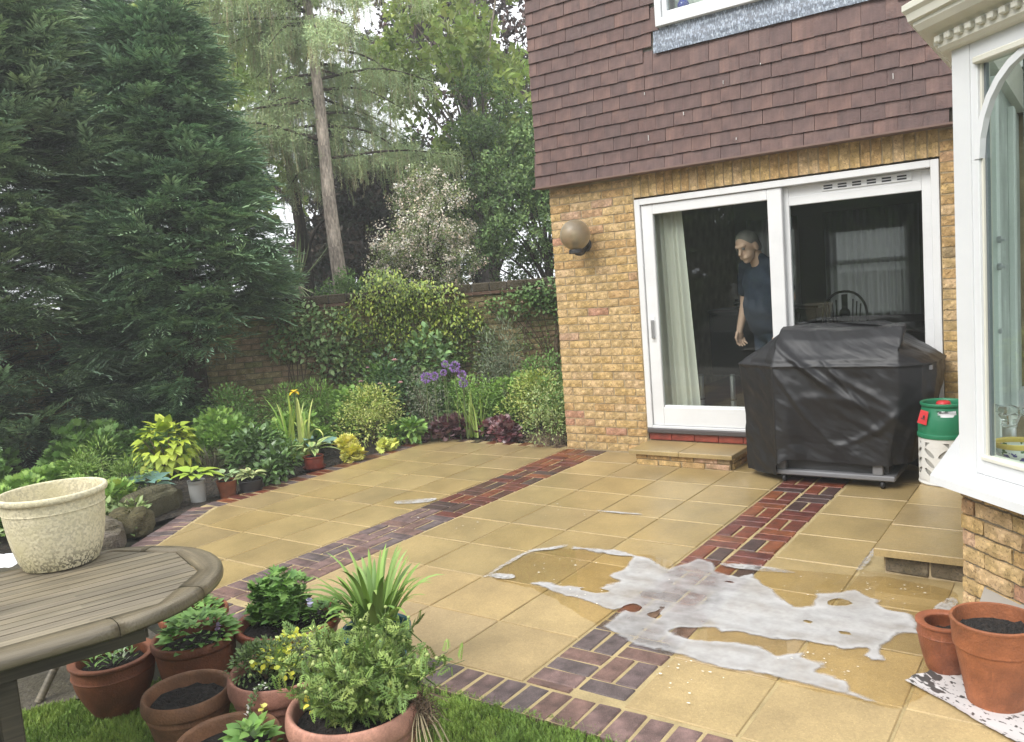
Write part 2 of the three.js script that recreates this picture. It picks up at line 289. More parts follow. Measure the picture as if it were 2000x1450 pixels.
// ================================================================ patio
const patio = structure('patio');
const S = 0.455, G = 0.0055; // slab pitch, half joint
{
  const bed = [[-2.36, -0.97], [-0.45, -0.97], [-0.45, -0.86], [3.3, -0.86], [3.3, 1.6], [4.6, 2.9], [6, 2.9], [6, 3.39], [-1.3, 3.39], [-1.42, 3.34], [-1.86, 2.62], [-2.36, 1.92]];
  mesh('joint_bed', sheet(bed, -0.006), M.joint, patio);
  const cuts = [[-1, 0, 2.165], [-0.8585, 0.5128, 2.834], [-0.75, -0.66, 2.023]]; // left edge, front-left splay, back-left corner
  const addSlab = (x0, x1, z0, z1, dry) => {
    let poly = [[x0 + G, z0 + G], [x1 - G, z0 + G], [x1 - G, z1 - G], [x0 + G, z1 - G]];
    for (const c of cuts) poly = clipPoly(poly, ...c);
    if (poly.length < 3) return;
    const t = rr(-0.0015, 0.0015);
    const o = mesh('slab', prism(poly, -0.045, t, 0.004), pick(dry ? M.slabDry : M.slab), patio);
    const p = o.geometry.attributes.uv, a = rnd() * 5, b = rnd() * 5; for (let i = 0; i < p.count; i++) p.setXY(i, p.getX(i) + a, p.getY(i) + b);
  };
  const lx = [-2.2, -1.755, -1.32, -0.895, -0.465], lz = [-0.86, -0.395, 0.05, 0.485, 0.92, 1.37, 1.82, 2.27, 2.72, 3.18];
  for (let i = 0; i < 4; i++) for (let j = 0; j < 9; j++) addSlab(lx[i], lx[i + 1], lz[j] + (i === 1 ? 0.012 : 0), lz[j + 1] + (i === 1 ? 0.012 : 0), false);
  const mz = [-0.86, -0.455, 0, S, 2 * S, 3 * S, 4 * S, 5 * S, 6 * S, 7 * S];
  for (let i = 0; i < 4; i++) for (let j = 0; j < 9; j++) addSlab(i * S, (i + 1) * S, mz[j], mz[j + 1], j > 6);
  for (let j = 0; j < 9; j++) addSlab(2.285, 2.74, mz[j] - 0.012, mz[j + 1] - 0.012, j > 6);
  for (let j = 5; j < 9; j++) for (let i = 0; i < 4; i++) { // to the right of the step
    const x0 = 2.745 + i * S, x1 = x0 + S, z0 = j === 5 ? 1.36 : mz[j] - 0.012, z1 = mz[j + 1] - 0.012;
    if (i > 0 && z1 - x0 < -1.3) continue;
    addSlab(x0, x1, z0, z1, j > 6);
  }
  // brick strips in basket weave, red where washed and wet, greyer towards the lawn
  const bw = 0.0975, gap = 0.0085;
  const bl = [0, 1, 2, 3, 4].map(() => block(0.212, 0.06, bw, 0.005, 0.0022)), bn = [0, 1, 2, 3, 4].map(() => block(bw, 0.06, 0.212, 0.005, 0.0022));
  const half = (x0, off, zSplit, zEnd) => {
    let z = -0.86 + off, turn = off ? 1 : 0;
    if (off) { z = -0.86; }
    while (z < zEnd - 0.05) {
      const pm = () => pick(z + rr(-0.12, 0.12) < zSplit ? M.redPaver : M.greyPaver);
      if (turn) { for (let k = 0; k < 2; k++) { if (z + bw > zEnd + 0.03) break; const o = mesh('brick', pick(bl), pm(), patio); o.position.set(x0 + 0.111 + rr(-0.002, 0.002), -0.0305 + rr(-0.0015, 0.0015), z + bw / 2); o.rotation.y = rr(-0.012, 0.012); z += bw + gap; } }
      else if (z + 0.2 > zEnd + 0.03) { while (z + bw < zEnd + 0.02) { const o = mesh('brick', pick(bl), pm(), patio); o.position.set(x0 + 0.111, -0.0305, z + bw / 2); z += bw + gap; } const lf = zEnd - z - 0.004; if (lf > 0.025) { const o = mesh('brick', pick(bl), pm(), patio); o.scale.z = lf / bw; o.position.set(x0 + 0.111, -0.0305, z + lf / 2); } z = zEnd; }
      else { for (let k = 0; k < 2; k++) { const o = mesh('brick', pick(bn), pm(), patio); o.position.set(x0 + 0.053 + k * (bw + gap + 0.006), -0.0305 + rr(-0.0015, 0.0015), z + 0.106); o.rotation.y = rr(-0.012, 0.012); } z += 0.212 + gap; }
      turn = 1 - turn;
    }
  };
  half(-0.459, 0, 1.35, 3.18); half(-0.234, 1, 1.35, 3.18);
  half(1.825, 0, 2.15, 3.18); half(2.052, 1, 2.15, 3.18);
  // brick edging: front soldiers, left soldiers, splay, back
  const sol = [0, 1, 2, 3].map(() => block(0.2, 0.06, 0.102, 0.006, 0.0025));
  const edge = (a, b, w, mats, inset = 0.1) => {
    const dx = b[0] - a[0], dz = b[1] - a[1], L = Math.hypot(dx, dz), n = Math.round(L / w), nx = -dz / L, nz = dx / L;
    for (let i = 0; i < n; i++) {
      const t = (i + 0.5) / n, o = mesh('brick', pick(sol), pick(mats), patio);
      o.position.set(a[0] + dx * t + nx * inset, -0.032 + rr(-0.003, 0.002), a[1] + dz * t + nz * inset);
      o.rotation.y = Math.atan2(-nz, nx) + rr(-0.02, 0.02);
    }
  };
  edge([-1.36, 3.188], [5.4, 3.188], 0.1105, M.greyPaver, 0.102);
  edge([-2.17, -0.62], [-2.18, 1.88], 0.1105, [...M.redPaver, ...M.greyPaver.slice(0, 2)], 0.102);
  edge([-2.24, 1.88], [-1.40, 3.2], 0.1105, M.greyPaver, 0.09);
  edge([-0.5, -0.872], [-1.93, -0.872], 0.205, M.redPaver.slice(1), 0.05);
}
M.stainedShade = mat([0.15, 0.125, 0.08], 0.85, { map: retex(T.brick, 3), bumpMap: retex(T.brickB, 3), bumpScale: 0.004 });  // stained brick, darkened further to paint in the shade of the step recess
// raised step beside the conservatory
{
  const t = thing('raised_step', 'raised step of sandy slabs on brick beside the white conservatory', 'step');
  [[-0.85, 0.085], [0.085, 0.52], [0.52, 0.965], [0.965, 1.41]].forEach(([a, b]) => mesh('slab', prism([[2.825, a + 0.004], [3.29, a + 0.004], [3.29, b - 0.004], [2.825, b - 0.004]], 0.1, 0.14 + rr(-0.002, 0.002), 0.004), pick(M.slab), t));
  mesh('mortar', box(2.868, 3.28, -0.01, 0.1, -0.84, 1.352), M.mortar, t);
  for (let i = 0; i < 2; i++) { const o = mesh('brick', block(0.205, 0.085, 0.05, 0.006, 0.004), M.stainedShade, t); o.position.set(2.972 + i * 0.214, 0.045, 1.336); }
  for (let i = 0; i < 10; i++) { const o = mesh('brick', block(0.04, 0.085, 0.205, 0.006, 0.003), pick(M.stock), t); o.position.set(2.883, 0.045, 1.25 - i * 0.216); }
}
// door step
{
  const t = thing('door_step', 'low step of two sandy slabs on brick below the patio door', 'step');
  for (let i = 0; i < 2; i++) mesh('slab', prism([[0.45 + i * 0.465, -0.843], [0.91 + i * 0.465, -0.843], [0.91 + i * 0.465, -0.425], [0.45 + i * 0.465, -0.425]], 0.098, 0.134, 0.005), M.slab[i], t);
  mesh('mortar', box(0.498, 1.342, -0.01, 0.098, -0.84, -0.472), M.mortar, t);
  for (let r = 0; r < 2; r++) {
    for (let i = 0; i < 4; i++) { const o = mesh('brick', block(i === 0 && r ? 0.1 : 0.2, 0.044, 0.05, 0.005, 0.004), pick(M.stock), t); o.position.set(0.6 + i * 0.212 - (i === 0 && r ? 0.05 : r ? 0.1 : 0) , 0.022 + r * 0.051, -0.486); }
    if (r) { const o = mesh('brick', block(0.1, 0.044, 0.05, 0.005, 0.003), pick(M.stock), t); o.position.set(1.292, 0.073, -0.486); }
    for (let i = 0; i < 2; i++) { const o = mesh('brick', block(0.03, 0.044, 0.17, 0.005, 0.003), pick(M.stock), t); o.position.set(0.497, 0.022 + r * 0.051, -0.6 - i * 0.18); const q = mesh('brick', o.geometry, pick(M.stock), t); q.position.set(1.343, 0.022 + r * 0.051, -0.6 - i * 0.18); }
  }
}
// spilled wash water and foam
const FOAM = [[1.89, 1.62], [1.9, 1.54], [2.02, 1.58], [2.09, 1.69], [2.21, 1.72], [2.27, 1.64], [2.29, 1.72], [2.36, 1.77], [2.48, 1.89], [2.58, 1.99], [2.66, 1.96], [2.64, 1.8], [2.73, 1.74], [2.79, 1.67], [2.87, 1.71], [2.92, 1.76], [2.91, 1.8], [2.97, 1.85], [3.06, 1.86], [3.09, 1.89], [3.13, 1.95], [3.14, 2.06], [3.08, 2.1], [3.06, 2.15], [3.03, 2.25], [3.05, 2.37], [3.02, 2.39], [2.98, 2.37], [2.98, 2.3], [2.9, 2.35], [2.84, 2.33], [2.74, 2.34], [2.65, 2.35], [2.45, 2.38], [2.38, 2.42], [2.34, 2.38], [2.2, 2.44], [2.18, 2.49], [2.28, 2.53], [2.4, 2.5], [2.48, 2.48], [2.59, 2.46], [2.67, 2.5], [2.77, 2.42], [2.77, 2.48], [2.86, 2.51], [2.89, 2.54], [2.86, 2.58], [2.97, 2.62], [3.01, 2.68], [3.07, 2.72], [3.12, 2.725], [2.9, 2.722], [2.76, 2.715], [2.55, 2.71], [2.31, 2.7], [2.25, 2.69], [2.09, 2.68], [1.86, 2.58], [1.85, 2.35], [1.82, 2.38], [1.66, 2.35], [1.41, 2.31], [1.24, 2.26], [1.26, 2.21], [1.42, 2.23], [1.58, 2.17], [1.67, 2.04], [1.57, 1.98], [1.6, 1.88], [1.55, 1.67], [1.26, 1.68], [1.14, 1.69], [1.12, 1.63], [1.39, 1.59], [1.62, 1.64], [1.83, 1.75]];
function wobble(poly, n, amp, seed) { // rounds an outline and gives it a ragged edge
  const c = new THREE.CatmullRomCurve3(poly.map((p) => V(p[0], 0, p[1])), true, 'catmullrom', 0.4), out = [];
  for (let i = 0; i < n; i++) { const q = c.getPointAt(i / n); out.push([q.x + (fbm(i / n, seed * 0.13, 48, 4, seed) - 0.5) * amp, q.z + (fbm(i / n, seed * 0.29 + 0.5, 48, 4, seed + 4) - 0.5) * amp]); }
  return out;
}
{
  M.water = new THREE.MeshPhysicalMaterial({ color: lin([0.95, 0.915, 0.82]), roughness: 0.02, transmission: 1, thickness: 0, ior: 1.33 });
  const pud = [[0.96, 2.27], [0.96, 1.87], [1.14, 1.65], [1.61, 1.61], [1.91, 1.66], [2.03, 1.54], [2.29, 1.54], [2.77, 1.47], [2.86, 1.43], [3.2, 1.5], [3.25, 1.74], [3.2, 2.0], [3.3, 2.43], [3.22, 2.67], [3.13, 2.74], [2.76, 2.715], [2.27, 2.7], [1.88, 2.59], [1.28, 2.31]];
  const o = structure('water_puddle', sheet(wobble(pud, 300, 0.07, 3), 0.004), M.water);
  dress(o, 'shallow puddle of wash water on the sandy slabs', 'puddle');
  const foamTex = tex(512, (u, v) => { const a = fbm(u, v, 8, 4, 131), b = fbm(u, v, 60, 3, 133), k = 0.92 + (a - 0.5) * 0.12 + (b - 0.5) * 0.08; return [k, k * 0.995, k * 0.99]; });
  const foamA = tex(512, (u, v) => clamp(0.5 + (fbm(u, v, 8, 5, 141) - 0.5) * 1.6 + (fbm(u, v, 60, 2, 143) - 0.5) * 0.6, 0.0, 0.9), false);
  M.foam = mat([0.58, 0.575, 0.57], 0.8, { map: retex(foamTex, 1.3), alphaMap: retex(foamA, 1.1), transparent: true, opacity: 1 });
  // the froth thins out to single bubbles at its edge and lies thinner on the brick strip
  const fd = (x, z) => { let c = false, m = 1e9; for (let i = 0, j = FOAM.length - 1; i < FOAM.length; j = i++) { const a = FOAM[i], b = FOAM[j]; if ((a[1] > z) !== (b[1] > z) && x < (b[0] - a[0]) * (z - a[1]) / (b[1] - a[1]) + a[0]) c = !c; const dx = b[0] - a[0], dz = b[1] - a[1], t = clamp(((x - a[0]) * dx + (z - a[1]) * dz) / (dx * dx + dz * dz), 0, 1), d = Math.hypot(x - a[0] - dx * t, z - a[1] - dz * t); if (d < m) m = d; } return c ? m : -m; };
  const sheetA = tex(900, (u, v) => { const x = 0.8 + u * 2.6, z = 1.4 + v * 2.6; if (z > 2.85) return 0; const d = fd(x, z) + (fbm(u, v, 24, 3, 181) - 0.5) * 0.06 + (fbm(u, v, 110, 2, 185) - 0.5) * 0.012, st = fbm(u * 0.5, v * 2, 16, 3, 191), la = fbm(u, v, 60, 2, 195), body = 0.4 + 0.45 * st + 0.06 - 0.24 * sstep(0.3, 0.1, Math.abs(x - 2.02 + (fbm(u, v, 14, 3, 199) - 0.5) * 0.35)) + (la - 0.5) * 0.22; return sstep(-0.006, 0.02, d) * clamp(body + 0.14 * sstep(0.05, 0.012, d), 0.12, 0.9); }, false);
  sheetA.wrapS = sheetA.wrapT = THREE.ClampToEdgeWrapping; sheetA.repeat.set(1 / 2.6, 1 / 2.6); sheetA.offset.set(-0.8 / 2.6, -1.4 / 2.6);
  M.foamSheet = mat([0.58, 0.575, 0.575], 0.8, { map: retex(foamTex, 1.3), alphaMap: sheetA, transparent: true, opacity: 1 });
  const holes = [[[1.84, 2.33], [1.88, 2.28], [1.94, 2.31], [1.93, 2.37], [1.87, 2.37]], [[1.99, 2.37], [2.02, 2.31], [2.01, 2.26], [2.04, 2.26], [2.04, 2.33], [2.07, 2.36], [2.05, 2.4]], [[2.71, 1.87], [2.75, 1.81], [2.82, 1.84], [2.79, 1.89], [2.73, 1.91]], [[1.52, 2.22], [1.6, 2.17], [1.69, 2.19], [1.62, 2.24]]];
  rnd = rng(5);
  for (let k = 0; k < 8; k++) { // small gaps in the froth
    const x = rr(1.9, 3.0), z = rr(1.7, 2.65), r = rr(0.008, 0.02); const inside = (p) => { let c = false; for (let i = 0, j = FOAM.length - 1; i < FOAM.length; j = i++) { const a = FOAM[i], b = FOAM[j]; if ((a[1] > p[1]) !== (b[1] > p[1]) && p[0] < (b[0] - a[0]) * (p[1] - a[1]) / (b[1] - a[1]) + a[0]) c = !c; } return c; };
    let ok = true; for (let a = 0; a < 8; a++) if (!inside([x + Math.cos(a) * 0.06, z + Math.sin(a) * 0.06])) ok = false;
    for (const h of holes) for (const p of h) if (Math.hypot(p[0] - x, p[1] - z) < 0.12) ok = false;
    if (ok) holes.push([0, 1, 2, 3, 4, 5].map((a) => [x + Math.cos(a) * r * rr(0.8, 2), z + Math.sin(a) * r * rr(0.6, 1)]));
  }
  const f = structure('soap_foam', null); f.userData.kind = 'stuff'; dress(f, 'white froth of soap suds lying across the wet slabs and bricks', 'foam');
  mesh('foam_sheet', sheet(wobble(FOAM.map((p, i) => { const a = FOAM[(i + 76) % 77], b = FOAM[(i + 1) % 77], dx = b[0] - a[0], dz = b[1] - a[1], l = Math.hypot(dx, dz) || 1; return [p[0] + dz / l * 0.022, p[1] - dx / l * 0.022]; }), 640, 0.01, 9), 0.0065, holes.map((h, i) => wobble(h, 16, 0.014, i + 3))), M.foamSheet, f);
  const extra = [[[0.94, 2.27], [0.96, 2.22], [1.08, 2.2], [1.1, 2.25], [1.03, 2.28]], [[0.92, 2.26], [0.91, 1.83], [1.01, 1.72], [1.08, 1.62], [1.1, 1.66], [1.04, 1.75], [0.94, 1.86], [0.945, 2.27]], [[2.06, 1.57], [2.31, 1.53], [2.47, 1.56], [2.38, 1.59], [2.28, 1.61], [2.11, 1.62]], [[2.73, 1.38], [2.745, 1.02], [2.765, 1.03], [2.76, 1.36]], [[-0.75, 1.23], [-0.52, 1.07], [-0.46, 1.1], [-0.5, 1.2], [-0.7, 1.3]], [[0.9, 0.905], [1.2, 0.88], [1.21, 0.9], [0.95, 0.93]], [[3.15, 1.78], [3.2, 1.6], [3.24, 1.62], [3.23, 1.78]]];
  for (const e of extra) mesh('foam_patch', sheet(wobble(e, 60, 0.02, 17), 0.0085), M.foam, f);
  const dots = [];
  for (let k = 0; k < 110; k++) { const c = pick([[1.5, 2.2, 0.35], [1.0, 0.95, 0.3], [2.6, 1.55, 0.35], [3.0, 1.6, 0.2], [2.9, 2.55, 0.25], [2.4, 2.85, 0.2], [1.2, 2.0, 0.3], [0.3, 1.6, 0.5], [0.45, 1.0, 0.4]]), r = rr(0.002, 0.0065), x = c[0] + gauss() * c[2], z = c[1] + gauss() * c[2] * 0.7, e = rr(0.5, 1); dots.push(sheet([0, 1, 2, 3, 4, 5, 6].map((a) => [x + Math.cos(a * 0.9) * r * rr(0.8, 1.5), z + Math.sin(a * 0.9) * r * e]), 0.0095)); }
  mesh('foam_bubbles', dots, mat([0.8, 0.77, 0.68], 0.7), f);
}
// ================================================================ house
rnd = rng(31);
const ZW = -0.849;
const house = thing('house', 'yellow brick house with brown hanging tiles and a sliding patio door', 'house');
const brickGeo = {};
function wallBrick(w, h, d) { const k = `${w},${h},${d}`; brickGeo[k] ||= [0, 1, 2, 3, 4, 5].map(() => roughBrick(w, h, d)); return pick(brickGeo[k]); }
// a hand-made stock brick: front face (towards +z) divided and pushed about
function roughBrick(w, h, d) {
  const nx = 6, ny = 3, P = [], T_ = [], uo = [rnd() * 5, rnd() * 5];
  for (let j = 0; j <= ny; j++) { P.push([]); for (let i = 0; i <= nx; i++) { const e = (i === 0 || i === nx || j === 0 || j === ny); P[j].push([-w / 2 + w * i / nx + (e ? rr(-0.003, 0.003) : rr(-0.006, 0.006)), -h / 2 + h * j / ny + rr(-0.003, 0.003), d / 2 - (e ? rr(0.002, 0.006) : rr(-0.002, 0.0035))]); } }
  for (let j = 0; j < ny; j++) for (let i = 0; i < nx; i++) T_.push(...quad(P[j][i], P[j][i + 1], P[j + 1][i + 1], P[j + 1][i]));
  const back = (p) => [p[0], p[1], -d / 2];
  for (let i = 0; i < nx; i++) { T_.push(...quad(back(P[0][i]), back(P[0][i + 1]), P[0][i + 1], P[0][i])); T_.push(...quad(P[ny][i], P[ny][i + 1], back(P[ny][i + 1]), back(P[ny][i]))); }
  for (let j = 0; j < ny; j++) { T_.push(...quad(back(P[j + 1][0]), back(P[j][0]), P[j][0], P[j + 1][0])); T_.push(...quad(P[j][nx], back(P[j][nx]), back(P[j + 1][nx]), P[j + 1][nx])); }
  return flat(T_, 1, uo);
}
{
  const wall = mesh('wall', [box(-0.445, 0.43, -0.05, 2.56, -1.1, ZW - 0.009), box(2.852, 3.6, -0.05, 2.56, -1.1, ZW - 0.009), box(0.43, 2.852, 2.31, 2.56, -1.1, ZW - 0.009), box(0.43, 2.852, -0.05, 0.14, -1.1, ZW - 0.02)], M.mortar, house);
  const put = (x, y, w, h, m) => { const o = mesh('brick', wallBrick(w, h, 0.05), m || pick(rnd() < 0.78 ? M.stock.slice(0, 5) : M.stock), wall); o.position.set(x, y, ZW - 0.0255 + rr(-0.002, 0.003)); o.rotation.z = rr(-0.006, 0.006) + (rnd() < 0.5 ? Math.PI : 0) * (w > h ? 1 : 0); };
  for (let r = 0; r < 33; r++) { // pier beside the lamp: stretchers with a half bat at alternate ends
    const y = 0.043 + r * 0.0752; let x = -0.448; const widths = r % 2 ? [0.104, 0.214, 0.214, 0.214, 0.085] : [0.214, 0.214, 0.214, 0.2];
    for (const w of widths) { put(x + w / 2, y, w - 0.002, 0.0645, r < 2 ? pick([M.stock[7], M.stock[1], M.stock[3]]) : undefined); x += w + 0.0095; if (x > 0.42) break; }
  }
  for (let r = 0; r < 33; r++) { // narrow pier before the conservatory
    const y = 0.043 + r * 0.0752; let x = 2.856;
    for (const w of r % 2 ? [0.104, 0.214] : [0.214, 0.104]) { put(x + w / 2, y, w, 0.0645); x += w + 0.01; }
  }
  for (let i = 0; i < 32; i++) put(0.467 + i * 0.0757, 2.412, 0.066, 0.21, pick(M.stock.slice(0, 5))); // soldier course over the door
  // step-tiles under the door
  const sill = sub('threshold', house);
  mesh('sill_board', box(0.44, 2.845, 0.205, 0.246, -1.0, ZW + 0.028, 0.006), mat([0.07, 0.06, 0.06], 0.5), sill);
  for (let i = 0; i < 11; i++) mesh('quarry_tile', box(0.445 + i * 0.2185, 0.66 + i * 0.2185, 0.137, 0.203, -0.9, ZW - 0.004, 0.004), mat(pick([[0.42, 0.085, 0.05], [0.36, 0.07, 0.045], [0.46, 0.11, 0.06]]), 0.5, { map: retex(T.clay, 3) }), sill);
  // upper storey, other walls, roof
  mesh('side_wall', [box(-0.445, -0.2, -0.05, 2.56, -7, -1.1), box(6.75, 7, -0.05, 2.56, -7, -1.1), box(-0.445, 7, -0.05, 0.2, -1.1, -1.1 + 0.01)], M.mortar, house);
  mesh('right_wall', box(3.6, 7, -0.05, 2.56, -1.1, ZW), mat([0.45, 0.52, 0.47], 0.8, { map: retex(T.mottle, 1) }), house);
  // storey behind the tiles, left open where the window stands
  mesh('upper_storey', [box(-0.44, 0.79, 2.56, 5.3, -1.05, ZW + 0.03), box(2.5, 7, 2.56, 5.3, -1.05, ZW + 0.03), box(0.79, 2.5, 2.56, 3.68, -1.05, ZW + 0.03), box(0.79, 2.5, 4.75, 5.3, -1.05, ZW + 0.03), box(-0.44, -0.2, 2.56, 5.3, -7, -1.05), box(-0.2, 7, 2.56, 2.7, -7, -1.05), box(-0.2, 7, 2.7, 5.3, -3.2, -3.0)], mat([0.5, 0.46, 0.4], 0.9), house);
  mesh('soffit', box(-0.53, 3.6, 2.498, 2.512, ZW + 0.005, ZW + 0.15), mat([0.16, 0.10, 0.08], 0.7), house);
  mesh('roof', flat([...quad([-0.8, 5.25, -0.45], [7.3, 5.25, -0.45], [7.3, 7.6, -4], [-0.8, 7.6, -4]), ...quad([7.3, 5.25, -7.4], [-0.8, 5.25, -7.4], [-0.8, 7.6, -4], [7.3, 7.6, -4]), ...quad([-0.8, 5.2, -7.4], [7.3, 5.2, -7.4], [7.3, 5.2, -0.45], [-0.8, 5.2, -0.45])]), M.tile[0], house);
}
// hanging tiles
{
  rnd = rng(41);
  const hung = mesh('tile_batten', box(-0.5, 3.55, 2.52, 3.45, ZW + 0.031, ZW + 0.035), M.darkWood, house);
  hung.name = 'hung_tiling';
  const tg = [0, 1, 2, 3, 4, 5].map(() => tileGeo(0.163)), hg = [0, 1].map(() => tileGeo(0.08));
  function tileGeo(w) { // a plain tile with a slight camber, hung by its head: 0.2 long, 12 mm thick
    const n = 4, T_ = [], uo = [rnd() * 5, rnd() * 5], h = 0.2, th = 0.012, F = [], Bk = [];
    const sk = rr(-0.002, 0.002);
    for (let i = 0; i <= n; i++) { const x = -w / 2 + w * i / n, cz = 0.003 * (1 - (2 * i / n - 1) ** 2); F.push([[x, 0 + sk * (i / n - 0.5) * 2, th + cz], [x, h, th * 0.9]]); Bk.push([[x, 0, cz], [x, h, -0.001]]); }
    for (let i = 0; i < n; i++) { T_.push(...quad(F[i][0], F[i + 1][0], F[i + 1][1], F[i][1])); T_.push(...quad(Bk[i][0], Bk[i + 1][0], F[i + 1][0], F[i][0])); T_.push(...quad(Bk[i + 1][0], Bk[i][0], Bk[i][1], Bk[i + 1][1])); }
    T_.push(...quad(Bk[0][0], F[0][0], F[0][1], Bk[0][1]), ...quad(F[n][0], Bk[n][0], Bk[n][1], F[n][1]));
    return flat(T_, 1, uo);
  }
  for (let r = 0; r < 16; r++) {
    const y = 2.505 + r * 0.1135, kick = r === 0 ? 0.055 : 0.05;
    const x0 = -0.535 + (r < 2 ? -0.01 : 0.012);
    for (let i = 0; i < 22; i++) {
      const x = x0 + 0.0825 + i * 0.1655 + (r % 2 ? 0.083 : 0);
      if (x > 2.99) continue;
      if (y > 3.34 && x > (y > 3.5 ? 0.735 : 0.7) && x < 2.55) continue;
      const o = mesh('tile', pick(tg), pick(M.tile), hung);
      o.position.set(x + rr(-0.0015, 0.0015), y + rr(-0.003, 0.003), ZW + kick + 0.012 + rr(0, 0.002));
      o.rotation.set(r === 0 ? -0.16 : -0.115 + rr(-0.008, 0.004), 0, rr(-0.007, 0.007));
    }
    if (r % 2) { const o = mesh('tile', pick(hg), pick(M.tile), hung); o.position.set(x0 + 0.04, y, ZW + kick + 0.012); o.rotation.x = -0.115; }
  }
  const lime = []; for (let k = 0; k < 7; k++) { const x = rr(-0.3, 2.8), y = rr(2.62, 3.3), l = rr(0.008, 0.045), w = rr(0.0012, 0.0025), z = ZW + 0.083; lime.push(box(x - w, x + w, y - l, y, z - 0.012, z)); }
  mesh('bird_lime', lime, mat([0.7, 0.68, 0.64], 0.9), house);
  // upper window with lead apron
  const win = sub('upper_window', house), z0 = ZW + 0.03, z1 = ZW + 0.115;
  mesh('frame', [box(0.785, 0.84, 3.66, 4.8, z0, z1, 0.004), box(0.84, 2.5, 3.66, 3.725, z0, z1, 0.004), box(0.84, 2.5, 4.74, 4.8, z0, z1), box(1.6, 1.66, 3.725, 4.74, z0, z1, 0.004), box(2.44, 2.5, 3.725, 4.74, z0, z1)], M.white, win);
  mesh('casement', [box(0.842, 0.885, 3.727, 4.73, z0 + 0.01, z1 - 0.02, 0.004), box(0.885, 1.595, 3.727, 3.77, z0 + 0.01, z1 - 0.02, 0.004), box(1.66, 1.7, 3.727, 4.73, z0 + 0.01, z1 - 0.02, 0.004), box(1.7, 2.44, 3.727, 3.77, z0 + 0.01, z1 - 0.02, 0.004)], M.white, win);
  mesh('pane', box(0.885, 2.44, 3.77, 4.73, z0 + 0.03, z0 + 0.034), M.glass, win);
  const leadG = new THREE.PlaneGeometry(1.9, 0.215, 60, 8), lp = leadG.attributes.position;
  for (let i = 0; i < lp.count; i++) lp.setZ(i, (fbm(lp.getX(i) * 0.3 + 3, lp.getY(i) * 0.3 + 3, 32, 3, 7) - 0.5) * 0.016 + (lp.getY(i) < 0 ? 0.012 : 0));
  leadG.computeVertexNormals(); leadG.translate(1.69, 3.568, ZW + 0.07);
  mesh('lead_apron', leadG, mat([0.44, 0.47, 0.52], 0.5, { map: retex(T.lead, 2.4, 0.9), bumpMap: retex(T.lead, 2.4, 0.9), bumpScale: 0.004 }), win);
}
// sliding patio door
const door = sub('patio_door', house);
{
  const z0 = -0.93, z1 = ZW + 0.006;
  mesh('frame', [box(0.434, 0.487, 0.246, 2.29, z0 - 0.06, z1, 0.004), box(2.793, 2.848, 0.246, 2.29, z0 - 0.06, z1, 0.004), box(0.487, 2.793, 2.238, 2.29, z0 - 0.06, z1, 0.004), box(0.487, 2.793, 0.246, 0.268, z0 - 0.06, z1, 0.003)], M.whiteWood, door);
  const zs = -0.862; // the sliding leaf, nearer the garden
  const leaf = mesh('sliding_leaf', [box(0.489, 0.598, 0.27, 2.234, zs - 0.045, zs, 0.005), box(1.607, 1.722, 0.27, 2.234, zs - 0.045, zs, 0.005), box(0.598, 1.607, 2.148, 2.234, zs - 0.045, zs, 0.005), box(0.598, 1.607, 0.27, 0.437, zs - 0.045, zs, 0.005), box(0.6, 1.605, 0.437, 0.452, zs - 0.05, zs - 0.014, 0.003)], M.whiteWood, door);
  leaf.userData.label = 'sliding leaf with flaking white paint';
  mesh('pane', box(0.598, 1.607, 0.437, 2.148, zs - 0.026, zs - 0.022), M.glass, door);
  const zf = -0.92;
  mesh('fixed_leaf', [box(1.69, 1.762, 0.27, 2.236, zf - 0.04, zf, 0.004), box(2.722, 2.792, 0.27, 2.236, zf - 0.04, zf, 0.004), box(1.762, 2.722, 2.085, 2.155, zf - 0.04, zf, 0.004), box(1.762, 2.722, 2.155, 2.236, zf - 0.034, zf - 0.006), box(1.762, 2.722, 0.27, 0.4, zf - 0.04, zf, 0.004)], M.whiteWood, door);
  mesh('pane', box(1.762, 2.722, 0.4, 2.085, zf - 0.022, zf - 0.018), M.glass, door);
  const vent = mesh('vent', box(2.02, 2.66, 2.168, 2.226, zf - 0.006, zf + 0.004, 0.002), M.whiteWood, door);
  vent.name = 'trickle_vent';
  for (let i = 0; i < 6; i++) mesh('vent_slot', [box(2.035 + i * 0.105, 2.1 + i * 0.105, 2.2, 2.212, zf + 0.003, zf + 0.0055), box(2.035 + i * 0.105, 2.1 + i * 0.105, 2.18, 2.192, zf + 0.003, zf + 0.0055)], M.black, door);
  mesh('handle', [box(0.532, 0.556, 1.06, 1.225, zs + 0.018, zs + 0.03, 0.004), box(0.534, 0.554, 1.06, 1.08, zs, zs + 0.02), box(0.534, 0.554, 1.205, 1.225, zs, zs + 0.02)], M.steel, door);
  mesh('handle_plate', box(0.524, 0.564, 1.03, 1.255, zs, zs + 0.004), M.whiteWood, door);
}
